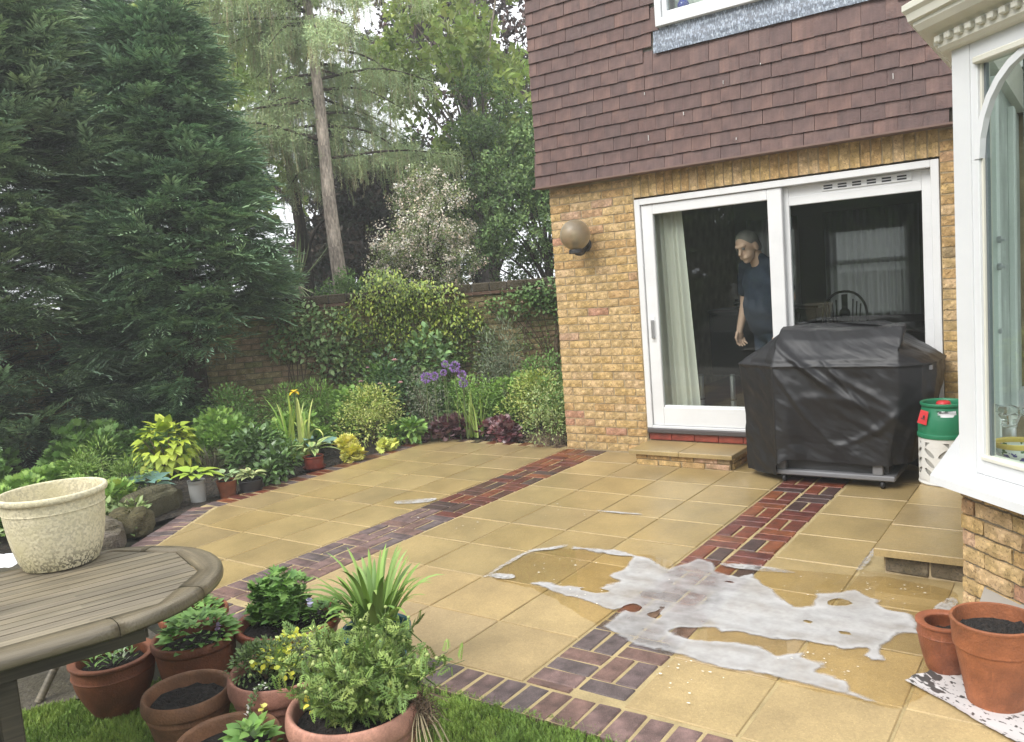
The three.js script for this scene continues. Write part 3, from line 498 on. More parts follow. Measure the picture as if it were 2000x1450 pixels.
// the room behind the glass
{
  const wallM = mat([0.22, 0.19, 0.165], 0.9), ZB = -5.0;
  mesh('room_floor', box(-0.2, 6.75, 0.15, 0.2, ZB, -0.99), mat([0.16, 0.105, 0.075], 0.6, { map: retex(T.wood, 1, 1) }), house);
  mesh('room_ceiling', box(-0.2, 6.75, 2.5, 2.56, ZB, -1.1), mat([0.3, 0.29, 0.27], 0.9), house);
  // back wall with two windows at the far side
  const W = [[-0.62 + 0.7, 0.62, 1.1, 2.05], [1.02, 1.92, 0.95, 1.95], [2.22, 3.0, 0.95, 1.95]];
  const segs = []; let x = -0.2; for (const w of W) { segs.push(box(x, w[0], 0.2, 2.5, ZB - 0.15, ZB)); segs.push(box(w[0], w[1], 0.2, w[2], ZB - 0.15, ZB)); segs.push(box(w[0], w[1], w[3], 2.5, ZB - 0.15, ZB)); x = w[1]; }
  segs.push(box(x, 6.75, 0.2, 2.5, ZB - 0.15, ZB));
  mesh('room_wall', segs, wallM, house);
  for (const w of W) {
    const f = sub('rear_window', house), m = (w[2] + w[3]) / 2 + 0.12;
    mesh('frame', [box(w[0], w[1], m - 0.03, m + 0.03, ZB - 0.1, ZB - 0.04), box(w[0], w[0] + 0.05, w[2], w[3], ZB - 0.1, ZB - 0.04), box(w[1] - 0.05, w[1], w[2], w[3], ZB - 0.1, ZB - 0.04), box(w[0] - 0.02, w[1] + 0.02, w[2] - 0.03, w[2], ZB - 0.1, ZB + 0.04)], M.white, f);
  }
  const net = new THREE.MeshPhysicalMaterial({ color: lin([0.5, 0.5, 0.48]), roughness: 0.92, transmission: 0.65, thickness: 0, side: THREE.DoubleSide });
  const drape = (x0, x1, y0, y1, z, n, amp, lean = 0) => { const g = new THREE.PlaneGeometry(1, 1, n * 8, 6), p = g.attributes.position; for (let i = 0; i < p.count; i++) { const u = p.getX(i) + 0.5, v = p.getY(i) + 0.5; p.setXYZ(i, lerp(x0, x1, u) + lean * (1 - v) * (0.3 + u) , lerp(y0, y1, v), z + Math.sin(u * n * 6.283 + Math.sin(u * 17) * 1.2) * amp * (0.6 + 0.4 * (1 - v))); } g.computeVertexNormals(); return g; };
  dress(addTop('net_curtain', drape(0.98, 2.05, 0.9, 2.2, ZB + 0.1, 12, 0.03), net), 'sheer net curtain over the rear window beside the spindle-back chair', 'curtain');
  dress(addTop('net_curtain', drape(2.15, 3.1, 0.9, 2.2, ZB + 0.1, 10, 0.03), net), 'sheer net curtain seen beside the fixed door frame', 'curtain');
  dress(addTop('net_curtain', drape(0.0, 0.66, 1.05, 2.2, ZB + 0.1, 7, 0.03), net), 'dim net curtain hanging behind the dark sideboard', 'curtain');
  const cur = new THREE.MeshPhysicalMaterial({ color: lin([0.66, 0.64, 0.55]), roughness: 0.95, transmission: 0.25, thickness: 0, side: THREE.DoubleSide });
  dress(addTop('door_curtain', drape(0.5, 0.79, 0.22, 2.2, -1.03, 5, 0.022, 0.07), cur), 'cream pleated curtain drawn aside behind the sliding door', 'curtain');
  function addTop(name, g, m) { const o = mesh(name, g, m, null); o.name = numbered(name); scene.add(o); return o; }
}
// ================================================================ inside the room
rnd = rng(51);
{
  const ch = thing('spindle_chair', 'dark wooden spindle-back chair standing in the room behind the glass', 'chair', [1.62, 0.2, -3.1], 0.2);
  const m = mat([0.045, 0.03, 0.02], 0.4);
  mesh('seat', [moved(lathe(smoothProf([[0, 0.42], [0.2, 0.425], [0.215, 0.44], [0.2, 0.455], [0, 0.45]], 3), 24), 0, 0, 0)], m, ch);
  for (const [x, z] of [[-0.15, 0.13], [0.15, 0.13], [-0.13, -0.14], [0.13, -0.14]]) mesh('leg', tube([V(x, 0.43, z), V(x * 1.35, 0, z * 1.4)], (t) => 0.018 - 0.006 * t), m, ch);
  const hoop = [V(-0.19, 0.45, -0.15), V(-0.215, 0.65, -0.2), V(-0.2, 0.93, -0.24), V(-0.11, 1.05, -0.26), V(0, 1.08, -0.265), V(0.11, 1.05, -0.26), V(0.2, 0.93, -0.24), V(0.215, 0.65, -0.2), V(0.19, 0.45, -0.15)];
  mesh('back_hoop', tube(hoop, 0.013, 8), m, ch);
  for (const x of [-0.15, -0.115, -0.08, 0.08, 0.115, 0.15]) mesh('spindle', tube([V(x * 0.8, 0.45, -0.15), V(x * 1.05, 1.055 - Math.abs(x) * 0.75, -0.26)], 0.007, 6), m, ch);
  mesh('back_splat', [box(-0.03, 0.03, 0, 0.6, 0, 0.012), moved(lathe([[0, -0.006], [0.055, -0.006], [0.055, 0.006], [0, 0.006]], 20), 0, 0.4, 0.006, 0, Math.PI / 2)].map((g) => moved(g, 0, 0.46, -0.16, 0, -0.22)), m, ch);
  const tb = thing('dining_table', 'dark dining table below the net-curtained rear window', 'table', [2.35, 0.2, -2.75], 0);
  mesh('tabletop', block(1.5, 0.03, 0.9, 0.006, 0, [0, 0.735, 0]), mat([0.03, 0.022, 0.018], 0.25), tb);
  for (const [x, z] of [[-0.65, -0.36], [0.65, -0.36], [-0.65, 0.36], [0.65, 0.36]]) mesh('leg', box(x - 0.03, x + 0.03, 0, 0.72, z - 0.03, z + 0.03, 0.004), m, tb);
  const st = thing('striped_armchair', 'armchair in black and white striped cloth behind the covered barbecue', 'chair', [2.72, 0.2, -1.55], -0.5);
  const sMat = mat([1, 1, 1], 0.9, { map: tex(64, (u) => (Math.floor(u * 8) % 2 ? [0.75, 0.73, 0.68] : [0.05, 0.05, 0.05])) });
  mesh('back', block(0.62, 0.55, 0.14, 0.05, 0, [0, 0.62, -0.25]), sMat, st);
  mesh('seat', block(0.6, 0.22, 0.58, 0.05, 0, [0, 0.32, 0]), sMat, st);
  for (const x of [-0.33, 0.33]) mesh('arm', block(0.1, 0.36, 0.6, 0.04, 0, [x, 0.4, 0]), sMat, st);
  for (const [x, z] of [[-0.28, -0.24], [0.28, -0.24], [-0.28, 0.24], [0.28, 0.24]]) mesh('leg', box(x - 0.025, x + 0.025, 0, 0.22, z - 0.025, z + 0.025), m, st);
  const sb = thing('sideboard', 'dark sideboard under the dim net curtain in the room', 'sideboard', [0.35, 0.2, -4.2], 0);
  mesh('carcass', box(-0.75, 0.75, 0.1, 0.88, -0.22, 0.22, 0.006), mat([0.02, 0.015, 0.012], 0.5), sb);
  mesh('top', box(-0.78, 0.78, 0.88, 0.91, -0.24, 0.25, 0.006), mat([0.05, 0.035, 0.025], 0.35), sb);
  for (const x of [-0.38, 0, 0.38]) mesh('drawer', box(x - 0.18, x + 0.18, 0.64, 0.84, 0.22, 0.235, 0.004), mat([0.03, 0.02, 0.015], 0.5), sb);
  for (const x of [-0.7, 0.7]) mesh('plinth', box(x - 0.05, x + 0.05, 0, 0.1, -0.2, 0.2), m, sb);
  const names = [['ornament', 'small dark figurine on the sideboard', -0.25, 0.12], ['ornament', 'pair of dark birds on the sideboard beside the figurine', -0.02, 0.13], ['bottle', 'dark slender bottle at the end of the sideboard', 0.3, 0.2]];
  for (const [n, l, x, h] of names) {
    const o = mesh(n, lathe(smoothProf(n === 'bottle' ? [[0, 0], [0.035, 0], [0.036, h * 0.55], [0.014, h * 0.72], [0.012, h], [0, h]] : [[0, 0], [0.035, 0.002], [0.02, h * 0.2], [0.045, h * 0.5], [0.02, h * 0.75], [0.025, h * 0.9], [0, h]], 4), 18), M.black, null);
    o.name = numbered(n); o.position.set(0.35 + x, 1.11, -4.15); scene.add(o); dress(o, l, n);
  }
  const tbl = thing('steel_side_table', 'low glass side table on two bright steel legs behind the door', 'table', [0.98, 0.2, -1.35], 0);
  mesh('glass_top', box(-0.28, 0.22, 0.475, 0.485, -0.2, 0.2, 0.003), M.glass, tbl);
  for (const x of [-0.2, 0.1]) { const l = mesh('leg', lathe([[0, 0], [0.026, 0], [0.026, 0.24], [0, 0.24]], 18), M.steel, tbl); l.position.set(x, 0, 0.05); const u = mesh('leg', lathe([[0, 0.25], [0.024, 0.25], [0.024, 0.475], [0, 0.475]], 18), M.steel, tbl); u.position.set(x, 0, 0.05); const c = mesh('collar', lathe([[0, 0.238], [0.029, 0.238], [0.029, 0.252], [0, 0.252]], 18), M.black, tbl); c.position.set(x, 0, 0.05); }
  mesh('base_plate', box(-0.28, 0.2, 0.0, 0.012, -0.1, 0.15, 0.003), M.black, tbl);
  const cs = thing('blue_vase', 'small blue vase on the upper window ledge', 'vase', [0.98, 3.77, -0.88]);
  mesh('vase_body', lathe(smoothProf([[0, 0], [0.03, 0.003], [0.05, 0.05], [0.03, 0.09], [0.022, 0.11], [0.03, 0.125], [0, 0.12]], 4), 20), mat([0.02, 0.03, 0.25], 0.2), cs);
  const g = new THREE.PlaneGeometry(1.6, 1.05, 90, 2), p = g.attributes.position; for (let i = 0; i < p.count; i++) p.setZ(i, Math.sin(p.getX(i) * 60 + Math.sin(p.getX(i) * 9) * 2) * 0.015); g.computeVertexNormals(); g.translate(1.65, 4.25, -1.02);
  const c = mesh('upstairs_curtain', g, new THREE.MeshPhysicalMaterial({ color: lin([0.62, 0.66, 0.58]), roughness: 0.95, transmission: 0.2, thickness: 0, side: THREE.DoubleSide }), null); c.name = numbered('upstairs_curtain'); scene.add(c); dress(c, 'pale patterned curtain behind the upstairs window', 'curtain');
}
// ---------------------------------------------------------------- person
function fieldMesh(cx, cy, cz, half, res, fn) {
  const mc = new MarchingCubes(res, M.black, false, false, 60000); mc.isolation = 0; mc.reset();
  const n = mc.size, d = 2 / n;
  for (let k = 0; k < n; k++) for (let j = 0; j < n; j++) for (let i = 0; i < n; i++) mc.field[i + j * n + k * n * n] = -fn(cx + (-1 + i * d) * half, cy + (-1 + j * d) * half, cz + (-1 + k * d) * half);
  mc.update();
  const c = mc.count, g = new THREE.BufferGeometry(), p = new Float32Array(c * 3), nn = new Float32Array(c * 3);
  for (let i = 0; i < c * 3; i++) p[i] = mc.positionArray[i] * half + [cx, cy, cz][i % 3];
  nn.set(mc.normalArray.subarray(0, c * 3));
  g.setAttribute('position', new THREE.BufferAttribute(p, 3)); g.setAttribute('normal', new THREE.BufferAttribute(nn, 3)); g.setAttribute('uv', new THREE.BufferAttribute(new Float32Array(c * 2), 2));
  return g;
}
function cap(a, b, ra, rb) { const d = [b[0] - a[0], b[1] - a[1], b[2] - a[2]], L = d[0] ** 2 + d[1] ** 2 + d[2] ** 2 || 1e-9; return (x, y, z) => { const t = clamp(((x - a[0]) * d[0] + (y - a[1]) * d[1] + (z - a[2]) * d[2]) / L, 0, 1); return Math.hypot(x - a[0] - d[0] * t, y - a[1] - d[1] * t, z - a[2] - d[2] * t) - lerp(ra, rb, t); }; }
const ell = (c, r) => (x, y, z) => { const k = Math.hypot((x - c[0]) / r[0], (y - c[1]) / r[1], (z - c[2]) / r[2]); return (k - 1) * Math.min(...r); };
const smin = (list, k) => (x, y, z) => { let m = 1e9; for (const f of list) { const d = f(x, y, z); const h = clamp(0.5 + 0.5 * (m - d) / k, 0, 1); m = m > 1e8 ? d : lerp(m, d, h) - k * h * (1 - h); } return m; };
{
  const p = thing('person', 'person in a dark navy polo shirt and jeans standing behind the glass', 'person', [1.43, 0.2, -1.52], -0.62); p.scale.set(1.09, 1.02, 1.09); p.rotation.order = 'YXZ'; p.rotation.x = 0.07;
  // local frame: +z is where the person faces; the person leans a little forward, head turned down and aside
  const skin = mat([0.58, 0.37, 0.27], 0.6), shirtM = mat([0.012, 0.019, 0.036], 0.9, { bumpMap: retex(T.fine, 3), bumpScale: 0.01 }), jeansM = mat([0.025, 0.035, 0.06], 0.9), shoeM = mat([0.02, 0.018, 0.016], 0.6), hairM = mat([0.16, 0.145, 0.13], 0.8, { bumpMap: retex(T.fine, 20), bumpScale: 0.004 });
  const sh = [[-0.19, 1.40, 0.03], [0.19, 1.40, 0.03]], el = [[-0.27, 1.12, 0.02], [0.27, 1.12, 0.0]], wr = [[-0.26, 0.86, 0.12], [0.26, 0.87, 0.1]];
  const headC = [0, 1.585, 0.12];
  // body: neck, arms (skin), legs under the clothes
  const body = smin([cap([0, 1.36, 0.03], [0, 1.52, 0.085], 0.065, 0.056), cap(sh[0], el[0], 0.05, 0.042), cap(el[0], wr[0], 0.043, 0.028), cap(sh[1], el[1], 0.05, 0.042), cap(el[1], wr[1], 0.043, 0.028), cap([0, 0.95, 0], [0, 1.28, 0.02], 0.09, 0.1)], 0.03);
  const parts = [fieldMesh(0, 1.2, 0.06, 0.42, 64, body)];
  // head with brow, nose, lips, chin, ears
  const H = (x, y, z) => [headC[0] + x, headC[1] + y, headC[2] + z];
  const head = smin([ell(H(0, 0.035, -0.005), [0.077, 0.098, 0.097]), ell(H(0, -0.05, 0.03), [0.058, 0.07, 0.062]), cap(H(0, 0.015, 0.088), H(0, -0.03, 0.112), 0.009, 0.014), ell(H(0, -0.105, 0.062), [0.026, 0.02, 0.024]), ell(H(0, -0.062, 0.084), [0.024, 0.007, 0.012]), ell(H(0, -0.076, 0.082), [0.022, 0.007, 0.011]), cap(H(-0.04, 0.035, 0.083), H(-0.012, 0.032, 0.09), 0.009, 0.009), cap(H(0.04, 0.035, 0.083), H(0.012, 0.032, 0.09), 0.009, 0.009), ell(H(-0.081, -0.01, -0.005), [0.012, 0.034, 0.022]), ell(H(0.081, -0.01, -0.005), [0.012, 0.034, 0.022])], 0.016);
  const sock = (x, y, z) => Math.max(head(x, y, z), -ell(H(-0.033, 0.012, 0.102), [0.017, 0.01, 0.014])(x, y, z), -ell(H(0.033, 0.012, 0.102), [0.017, 0.01, 0.014])(x, y, z));
  const tiltHead = (g) => { g.translate(-headC[0], -headC[1] + 0.08, -headC[2]); g.rotateY(0.25); g.rotateX(0.26); g.translate(headC[0], headC[1] - 0.08, headC[2]); return g; };
  parts.push(tiltHead(fieldMesh(headC[0], headC[1] - 0.01, headC[2], 0.15, 72, sock)));
  // hands: palm and five bent fingers
  for (const [w, s] of [[wr[0], 1], [wr[1], -1]]) {
    const fs = [ell([w[0], w[1] - 0.055, w[2] + 0.012], [0.019, 0.048, 0.04])];
    fs.push(cap([w[0], w[1], w[2]], [w[0], w[1] - 0.03, w[2] + 0.006], 0.027, 0.024));
    [[0.042, 0.07], [0.018, 0.078], [-0.006, 0.074], [-0.028, 0.058]].forEach(([dz, L], i) => { const a = [w[0], w[1] - 0.09, w[2] + dz], b = [w[0] + s * 0.014, w[1] - 0.09 - L * 0.5, w[2] + dz + 0.004], c = [w[0] + s * 0.036, w[1] - 0.09 - L * 0.78, w[2] + dz]; fs.push(cap(a, b, 0.0095, 0.0088), cap(b, c, 0.0088, 0.0075)); });
    fs.push(cap([w[0] + s * 0.008, w[1] - 0.03, w[2] + 0.035], [w[0] + s * 0.02, w[1] - 0.07, w[2] + 0.062], 0.012, 0.01), cap([w[0] + s * 0.02, w[1] - 0.07, w[2] + 0.062], [w[0] + s * 0.028, w[1] - 0.1, w[2] + 0.06], 0.01, 0.008));
    parts.push(fieldMesh(w[0], w[1] - 0.08, w[2] + 0.01, 0.11, 60, smin(fs, 0.006)));
  }
  mesh('body', parts, skin, p);
  const eyeG = new THREE.SphereGeometry(0.0115, 12, 10);
  const eyes = []; for (const x of [-0.033, 0.033]) eyes.push(moved(eyeG, headC[0] + x, headC[1] + 0.012, headC[2] + 0.089));
  mesh('eyes', tiltHead(join(eyes)), mat([0.12, 0.1, 0.09], 0.2), p);
  const hair = smin([ell(H(0, 0.05, -0.018), [0.084, 0.098, 0.1]), ell(H(0, -0.02, -0.055), [0.078, 0.07, 0.055])], 0.02);
  mesh('hair', tiltHead(fieldMesh(headC[0], headC[1] + 0.03, headC[2], 0.16, 56, (x, y, z) => Math.max(hair(x, y, z), -(ell(H(0, -0.03, 0.09), [0.085, 0.105, 0.075])(x, y, z)), 0.005 - (y - headC[1]) - (headC[2] - z) * 0.9 - 0.04))), hairM, p);
  const shirt = smin([ell([0, 1.25, 0.015], [0.215, 0.2, 0.15]), ell([0, 1.05, 0.035], [0.195, 0.2, 0.165]), ell([0, 0.9, 0.01], [0.19, 0.13, 0.15]), cap(sh[0], [-0.255, 1.2, 0.025], 0.075, 0.066), cap(sh[1], [0.255, 1.2, 0.01], 0.075, 0.066), cap([-0.12, 1.42, 0.02], [0.12, 1.42, 0.02], 0.05, 0.05), cap([-0.055, 1.485, 0.06], [0.055, 1.485, 0.06], 0.033, 0.033)], 0.045);
  const hem = (x, y, z) => Math.max(shirt(x, y, z) + Math.sin(y * 46 + x * 20) * 0.0022 + Math.sin(x * 60 + z * 40 + y * 14) * 0.0015, 0.8 - y, -cap([0, 1.47, 0.105], [0, 1.58, 0.15], 0.03, 0.05)(x, y, z));
  mesh('shirt', fieldMesh(0, 1.14, 0.02, 0.42, 88, hem), shirtM, p);
  const legs = smin([ell([0, 0.86, 0], [0.165, 0.13, 0.13]), cap([-0.09, 0.83, 0], [-0.1, 0.46, 0.03], 0.088, 0.065), cap([-0.1, 0.46, 0.03], [-0.1, 0.07, -0.01], 0.064, 0.052), cap([0.09, 0.83, 0], [0.1, 0.46, 0.03], 0.088, 0.065), cap([0.1, 0.46, 0.03], [0.1, 0.07, -0.01], 0.064, 0.052)], 0.03);
  mesh('trousers', fieldMesh(0, 0.5, 0, 0.5, 64, legs), jeansM, p);
  for (const x of [-0.1, 0.1]) mesh('shoe', fieldMesh(x, 0.06, 0.05, 0.2, 40, (a, b, c) => Math.max(smin([ell([x, 0.045, 0.1], [0.046, 0.042, 0.1]), ell([x, 0.055, -0.01], [0.04, 0.055, 0.055])], 0.02)(a, b, c), -b)), shoeM, p);
}
// ================================================================ wall lamp
{
  const l = thing('globe_lamp', 'smoked glass globe lamp on the brick wall beside the door', 'lamp', [-0.085, 2.035, -0.67]);
  const sm = new THREE.MeshPhysicalMaterial({ color: lin([0.78, 0.67, 0.47]), roughness: 0.42, transmission: 0.75, thickness: 0, ior: 1.5, map: retex(T.mottle, 1) });
  mesh('globe', new THREE.SphereGeometry(0.138, 40, 28), sm, l);
  mesh('bulb_holder', [moved(lathe([[0, 0], [0.032, 0], [0.032, 0.07], [0.026, 0.075], [0, 0.075]], 20), 0, -0.125, 0)], mat([0.05, 0.05, 0.05], 0.5), l);
  mesh('bulb', moved(lathe(smoothProf([[0, 0], [0.014, 0], [0.016, 0.02], [0.03, 0.05], [0.026, 0.085], [0, 0.098]], 4), 18), 0, -0.055, 0), mat([0.75, 0.74, 0.7], 0.3), l);
  mesh('collar', moved(lathe(smoothProf([[0, -0.02], [0.062, -0.02], [0.066, -0.008], [0.066, 0.012], [0.058, 0.02], [0.05, 0.02]], 2), 28), 0, -0.148, 0), mat([0.03, 0.03, 0.03], 0.45), l);
  mesh('arm', tube([V(0, -0.16, 0), V(0, -0.17, -0.06), V(0, -0.15, -0.13), V(0, -0.1, -0.165)], 0.022, 10), mat([0.03, 0.03, 0.03], 0.45), l);
  mesh('wall_plate', moved(lathe(smoothProf([[0, 0], [0.058, 0], [0.062, 0.006], [0.05, 0.02], [0, 0.024]], 3), 26), 0, -0.09, -0.176, 0, Math.PI / 2), mat([0.03, 0.03, 0.03], 0.45), l);
}
// ================================================================ covered barbecue
{
  rnd = rng(61);
  const b = thing('covered_barbecue', 'barbecue under a wet black vinyl cover against the patio door', 'barbecue', [2.17, 0, -0.5]);
  // the cover: rings of the plan at several heights, with seams, sag and folds
  const ring = (w, f) => { // f: half depth; w: half width; returns plan point for angle-like parameter q in 0..1 (front first)
    const pts = [[-0.36, f], [0.46, f], [0.62, f * 0.62], [w, 0.02], [w, -0.3], [-w, -0.3], [-w, 0.0], [-0.62, f * 0.55]];
    return pts;
  };
  const lv = [[0.07, 0.665, 0.29, 0], [0.3, 0.675, 0.29, 0], [0.6, 0.69, 0.295, 0], [0.84, 0.70, 0.3, 0], [0.885, 0.70, 0.3, 1], [0.935, 0.645, 0.285, 1], [1.0, 0.54, 0.235, 1], [1.08, 0.43, 0.16, 1], [1.145, 0.345, 0.07, 1], [1.16, 0.31, 0.0, 1]];
  const NQ = 260, rows = [];
  const along = (pts, q) => { const L = []; let s = 0; for (let i = 0; i < pts.length; i++) { const a = pts[i], c = pts[(i + 1) % pts.length]; const d = Math.hypot(c[0] - a[0], c[1] - a[1]); L.push(d); s += d; } let t = q * s, i = 0; while (t > L[i] && i < L.length - 1) { t -= L[i]; i++; } const a = pts[i], c = pts[(i + 1) % pts.length], k = t / L[i]; const n = [-(c[1] - a[1]) / L[i], (c[0] - a[0]) / L[i]]; return [lerp(a[0], c[0], k), lerp(a[1], c[1], k), n[0], n[1]]; };
  const plan = (w, f) => [[-0.36, f], [0.5, f], [Math.max(0.5, w - 0.06), f * 0.72], [w, 0.06], [w, -0.3], [-w, -0.3], [-w, -0.02], [-Math.max(0.36, w - 0.02), f * 0.35]];
  const lev = (y) => { for (let i = 0; i < lv.length - 1; i++) if (y <= lv[i + 1][0]) { const t = (y - lv[i][0]) / (lv[i + 1][0] - lv[i][0]); return [lerp(lv[i][1], lv[i + 1][1], t), lerp(lv[i][2], lv[i + 1][2], t)]; } return [0.31, 0]; };
  const NY = 120;
  for (let j = 0; j <= NY; j++) {
    const t = j / NY, y = 0.07 + 1.09 * t, [w, f] = lev(y), pts = plan(w, f), row = [];
    for (let i = 0; i < NQ; i++) {
      const q = i / NQ, a = along(pts, q), front = q < 0.36 ? 1 : 0.5, low = sstep(0.92, 0.3, y), up = sstep(0.9, 1.0, y);
      // hanging folds deepen towards the hem; a slack swag across the front
      const ph = q * 44 + Math.sin(q * 23) * 1.6;
      let d = low * (Math.sin(ph) * 0.014 + Math.sin(ph * 0.43 + 1.3) * 0.02 + Math.sin(ph * 2.3 + y * 7) * 0.004);
      const fx = a[0], sw = Math.abs(y - (0.66 - 0.55 * (fx - 0.1) ** 2 - 0.12 * fx)); d += front * (q < 0.36 ? 0.014 * Math.exp(-((sw / 0.04) ** 2)) * sstep(-0.45, 0.1, fx) : 0);
      const r2 = (y - 0.93) + 0.75 * (fx + 0.2); d += (q < 0.36 ? 0.02 * Math.exp(-((r2 / 0.03) ** 2)) : 0) * sstep(0.55, 0.7, y); // diagonal crease from the lid
      for (const [yy, sl, x0, am, wd] of [[0.8, 0.9, -0.05, 0.02, 0.035], [0.74, 0.6, 0.22, 0.018, 0.03], [0.62, 1.5, -0.2, 0.016, 0.04], [0.5, 0.5, 0.2, 0.016, 0.045], [0.45, -0.8, 0.38, 0.018, 0.04]]) { const r = (y - yy) + sl * (fx - x0); d += q < 0.36 ? am * Math.exp(-((r / wd) ** 2)) * Math.exp(-(((fx - x0) / 0.22) ** 2)) * sstep(0.95, 0.88, y) : 0; }
      const r3 = (y - 0.86) + 1.25 * (fx - 0.05); d += (q < 0.36 ? 0.014 * Math.exp(-((r3 / 0.028) ** 2)) : 0) * sstep(0.5, 0.62, y) * sstep(0.95, 0.9, y);
      d += (fbm(q * 2, t * 0.5, 8, 2, 9) - 0.5) * 0.04 + (fbm(q * 1.5, t * 0.6 + q, 16, 3, 29) - 0.5) * 0.022 + (fbm(q, t * 0.3, 32, 2, 19) - 0.5) * 0.008;
      d += 0.012 * Math.exp(-(((y - 0.885) / 0.008) ** 2)); // piped seam at the shoulder
      const hem = ((q < 0.36 ? 0.115 * sstep(-0.5, -0.25, fx) : -0.02) + (fbm(q, 0.3, 24, 3, 5) - 0.5) * 0.05) * sstep(0.4, 0, t);
      const sag = up * -0.02 * Math.exp(-((fx / 0.3) ** 2)) + (fbm(q * 2, t, 12, 2, 33) - 0.5) * 0.012 * up;
      row.push([(a[0] - a[2] * -d) * (a[0] > 0.3 ? lerp(1, lerp(0.82, 1, sstep(0.1, 0.8, y)), sstep(0.3, 0.6, a[0])) : 1), y + hem + sag, a[1] + a[3] * d]);
    }
    rows.push(row);
  }
  const pos = [], idx = [], uv = [];
  rows.forEach((row, j) => row.forEach((p, i) => { pos.push(...p); uv.push(i / NQ * 3.6, p[1]); }));
  for (let j = 0; j < NY; j++) for (let i = 0; i < NQ; i++) { const k = (i + 1) % NQ; idx.push(j * NQ + i, j * NQ + k, (j + 1) * NQ + i, j * NQ + k, (j + 1) * NQ + k, (j + 1) * NQ + i); }
  const c0 = pos.length / 3; pos.push(0.0, 1.165, -0.1); uv.push(0, 0); for (let i = 0; i < NQ; i++) idx.push(NY * NQ + i, NY * NQ + (i + 1) % NQ, c0);
  const g = new THREE.BufferGeometry(); g.setAttribute('position', new THREE.Float32BufferAttribute(pos, 3)); g.setAttribute('uv', new THREE.Float32BufferAttribute(uv, 2)); g.setIndex(idx); g.computeVertexNormals();
  mesh('vinyl_cover', g, mat([0.009, 0.009, 0.011], 0.42, { side: THREE.DoubleSide, bumpMap: retex(T.fine, 9), bumpScale: 0.0009, roughnessMap: null }), b);
  const grey = mat([0.17, 0.17, 0.18], 0.5);
  mesh('base_shelf', [box(-0.4, 0.45, 0.062, 0.1, -0.2, 0.262, 0.008)], grey, b);
  mesh('cabinet', box(-0.36, 0.4, 0.1, 0.8, -0.25, 0.2), mat([0.03, 0.03, 0.032], 0.5), b);
  for (const x of [-0.345, 0.335]) mesh('leg', box(x - 0.035, x + 0.035, 0.1, 0.82, 0.2, 0.25, 0.006), grey, b);
  for (const [x, z] of [[-0.33, 0.22], [0.36, 0.22], [-0.33, -0.16], [0.36, -0.16]]) { const w = mesh('caster', [moved(lathe(smoothProf([[0, -0.013], [0.024, -0.013], [0.029, 0], [0.024, 0.013], [0, 0.013]], 2), 18), 0, 0.03, 0, 0, 0, Math.PI / 2), box(-0.012, 0.012, 0.035, 0.062, -0.012, 0.012)], M.black, b); w.position.set(x, 0, z); }
  mesh('side_shelf', [box(-0.66, -0.38, 0.84, 0.87, -0.22, 0.1), box(0.46, 0.68, 0.84, 0.87, -0.22, 0.14)], grey, b);
  mesh('lid', block(0.7, 0.26, 0.42, 0.1, 0, [0.03, 0.97, -0.05]), M.black, b);
}
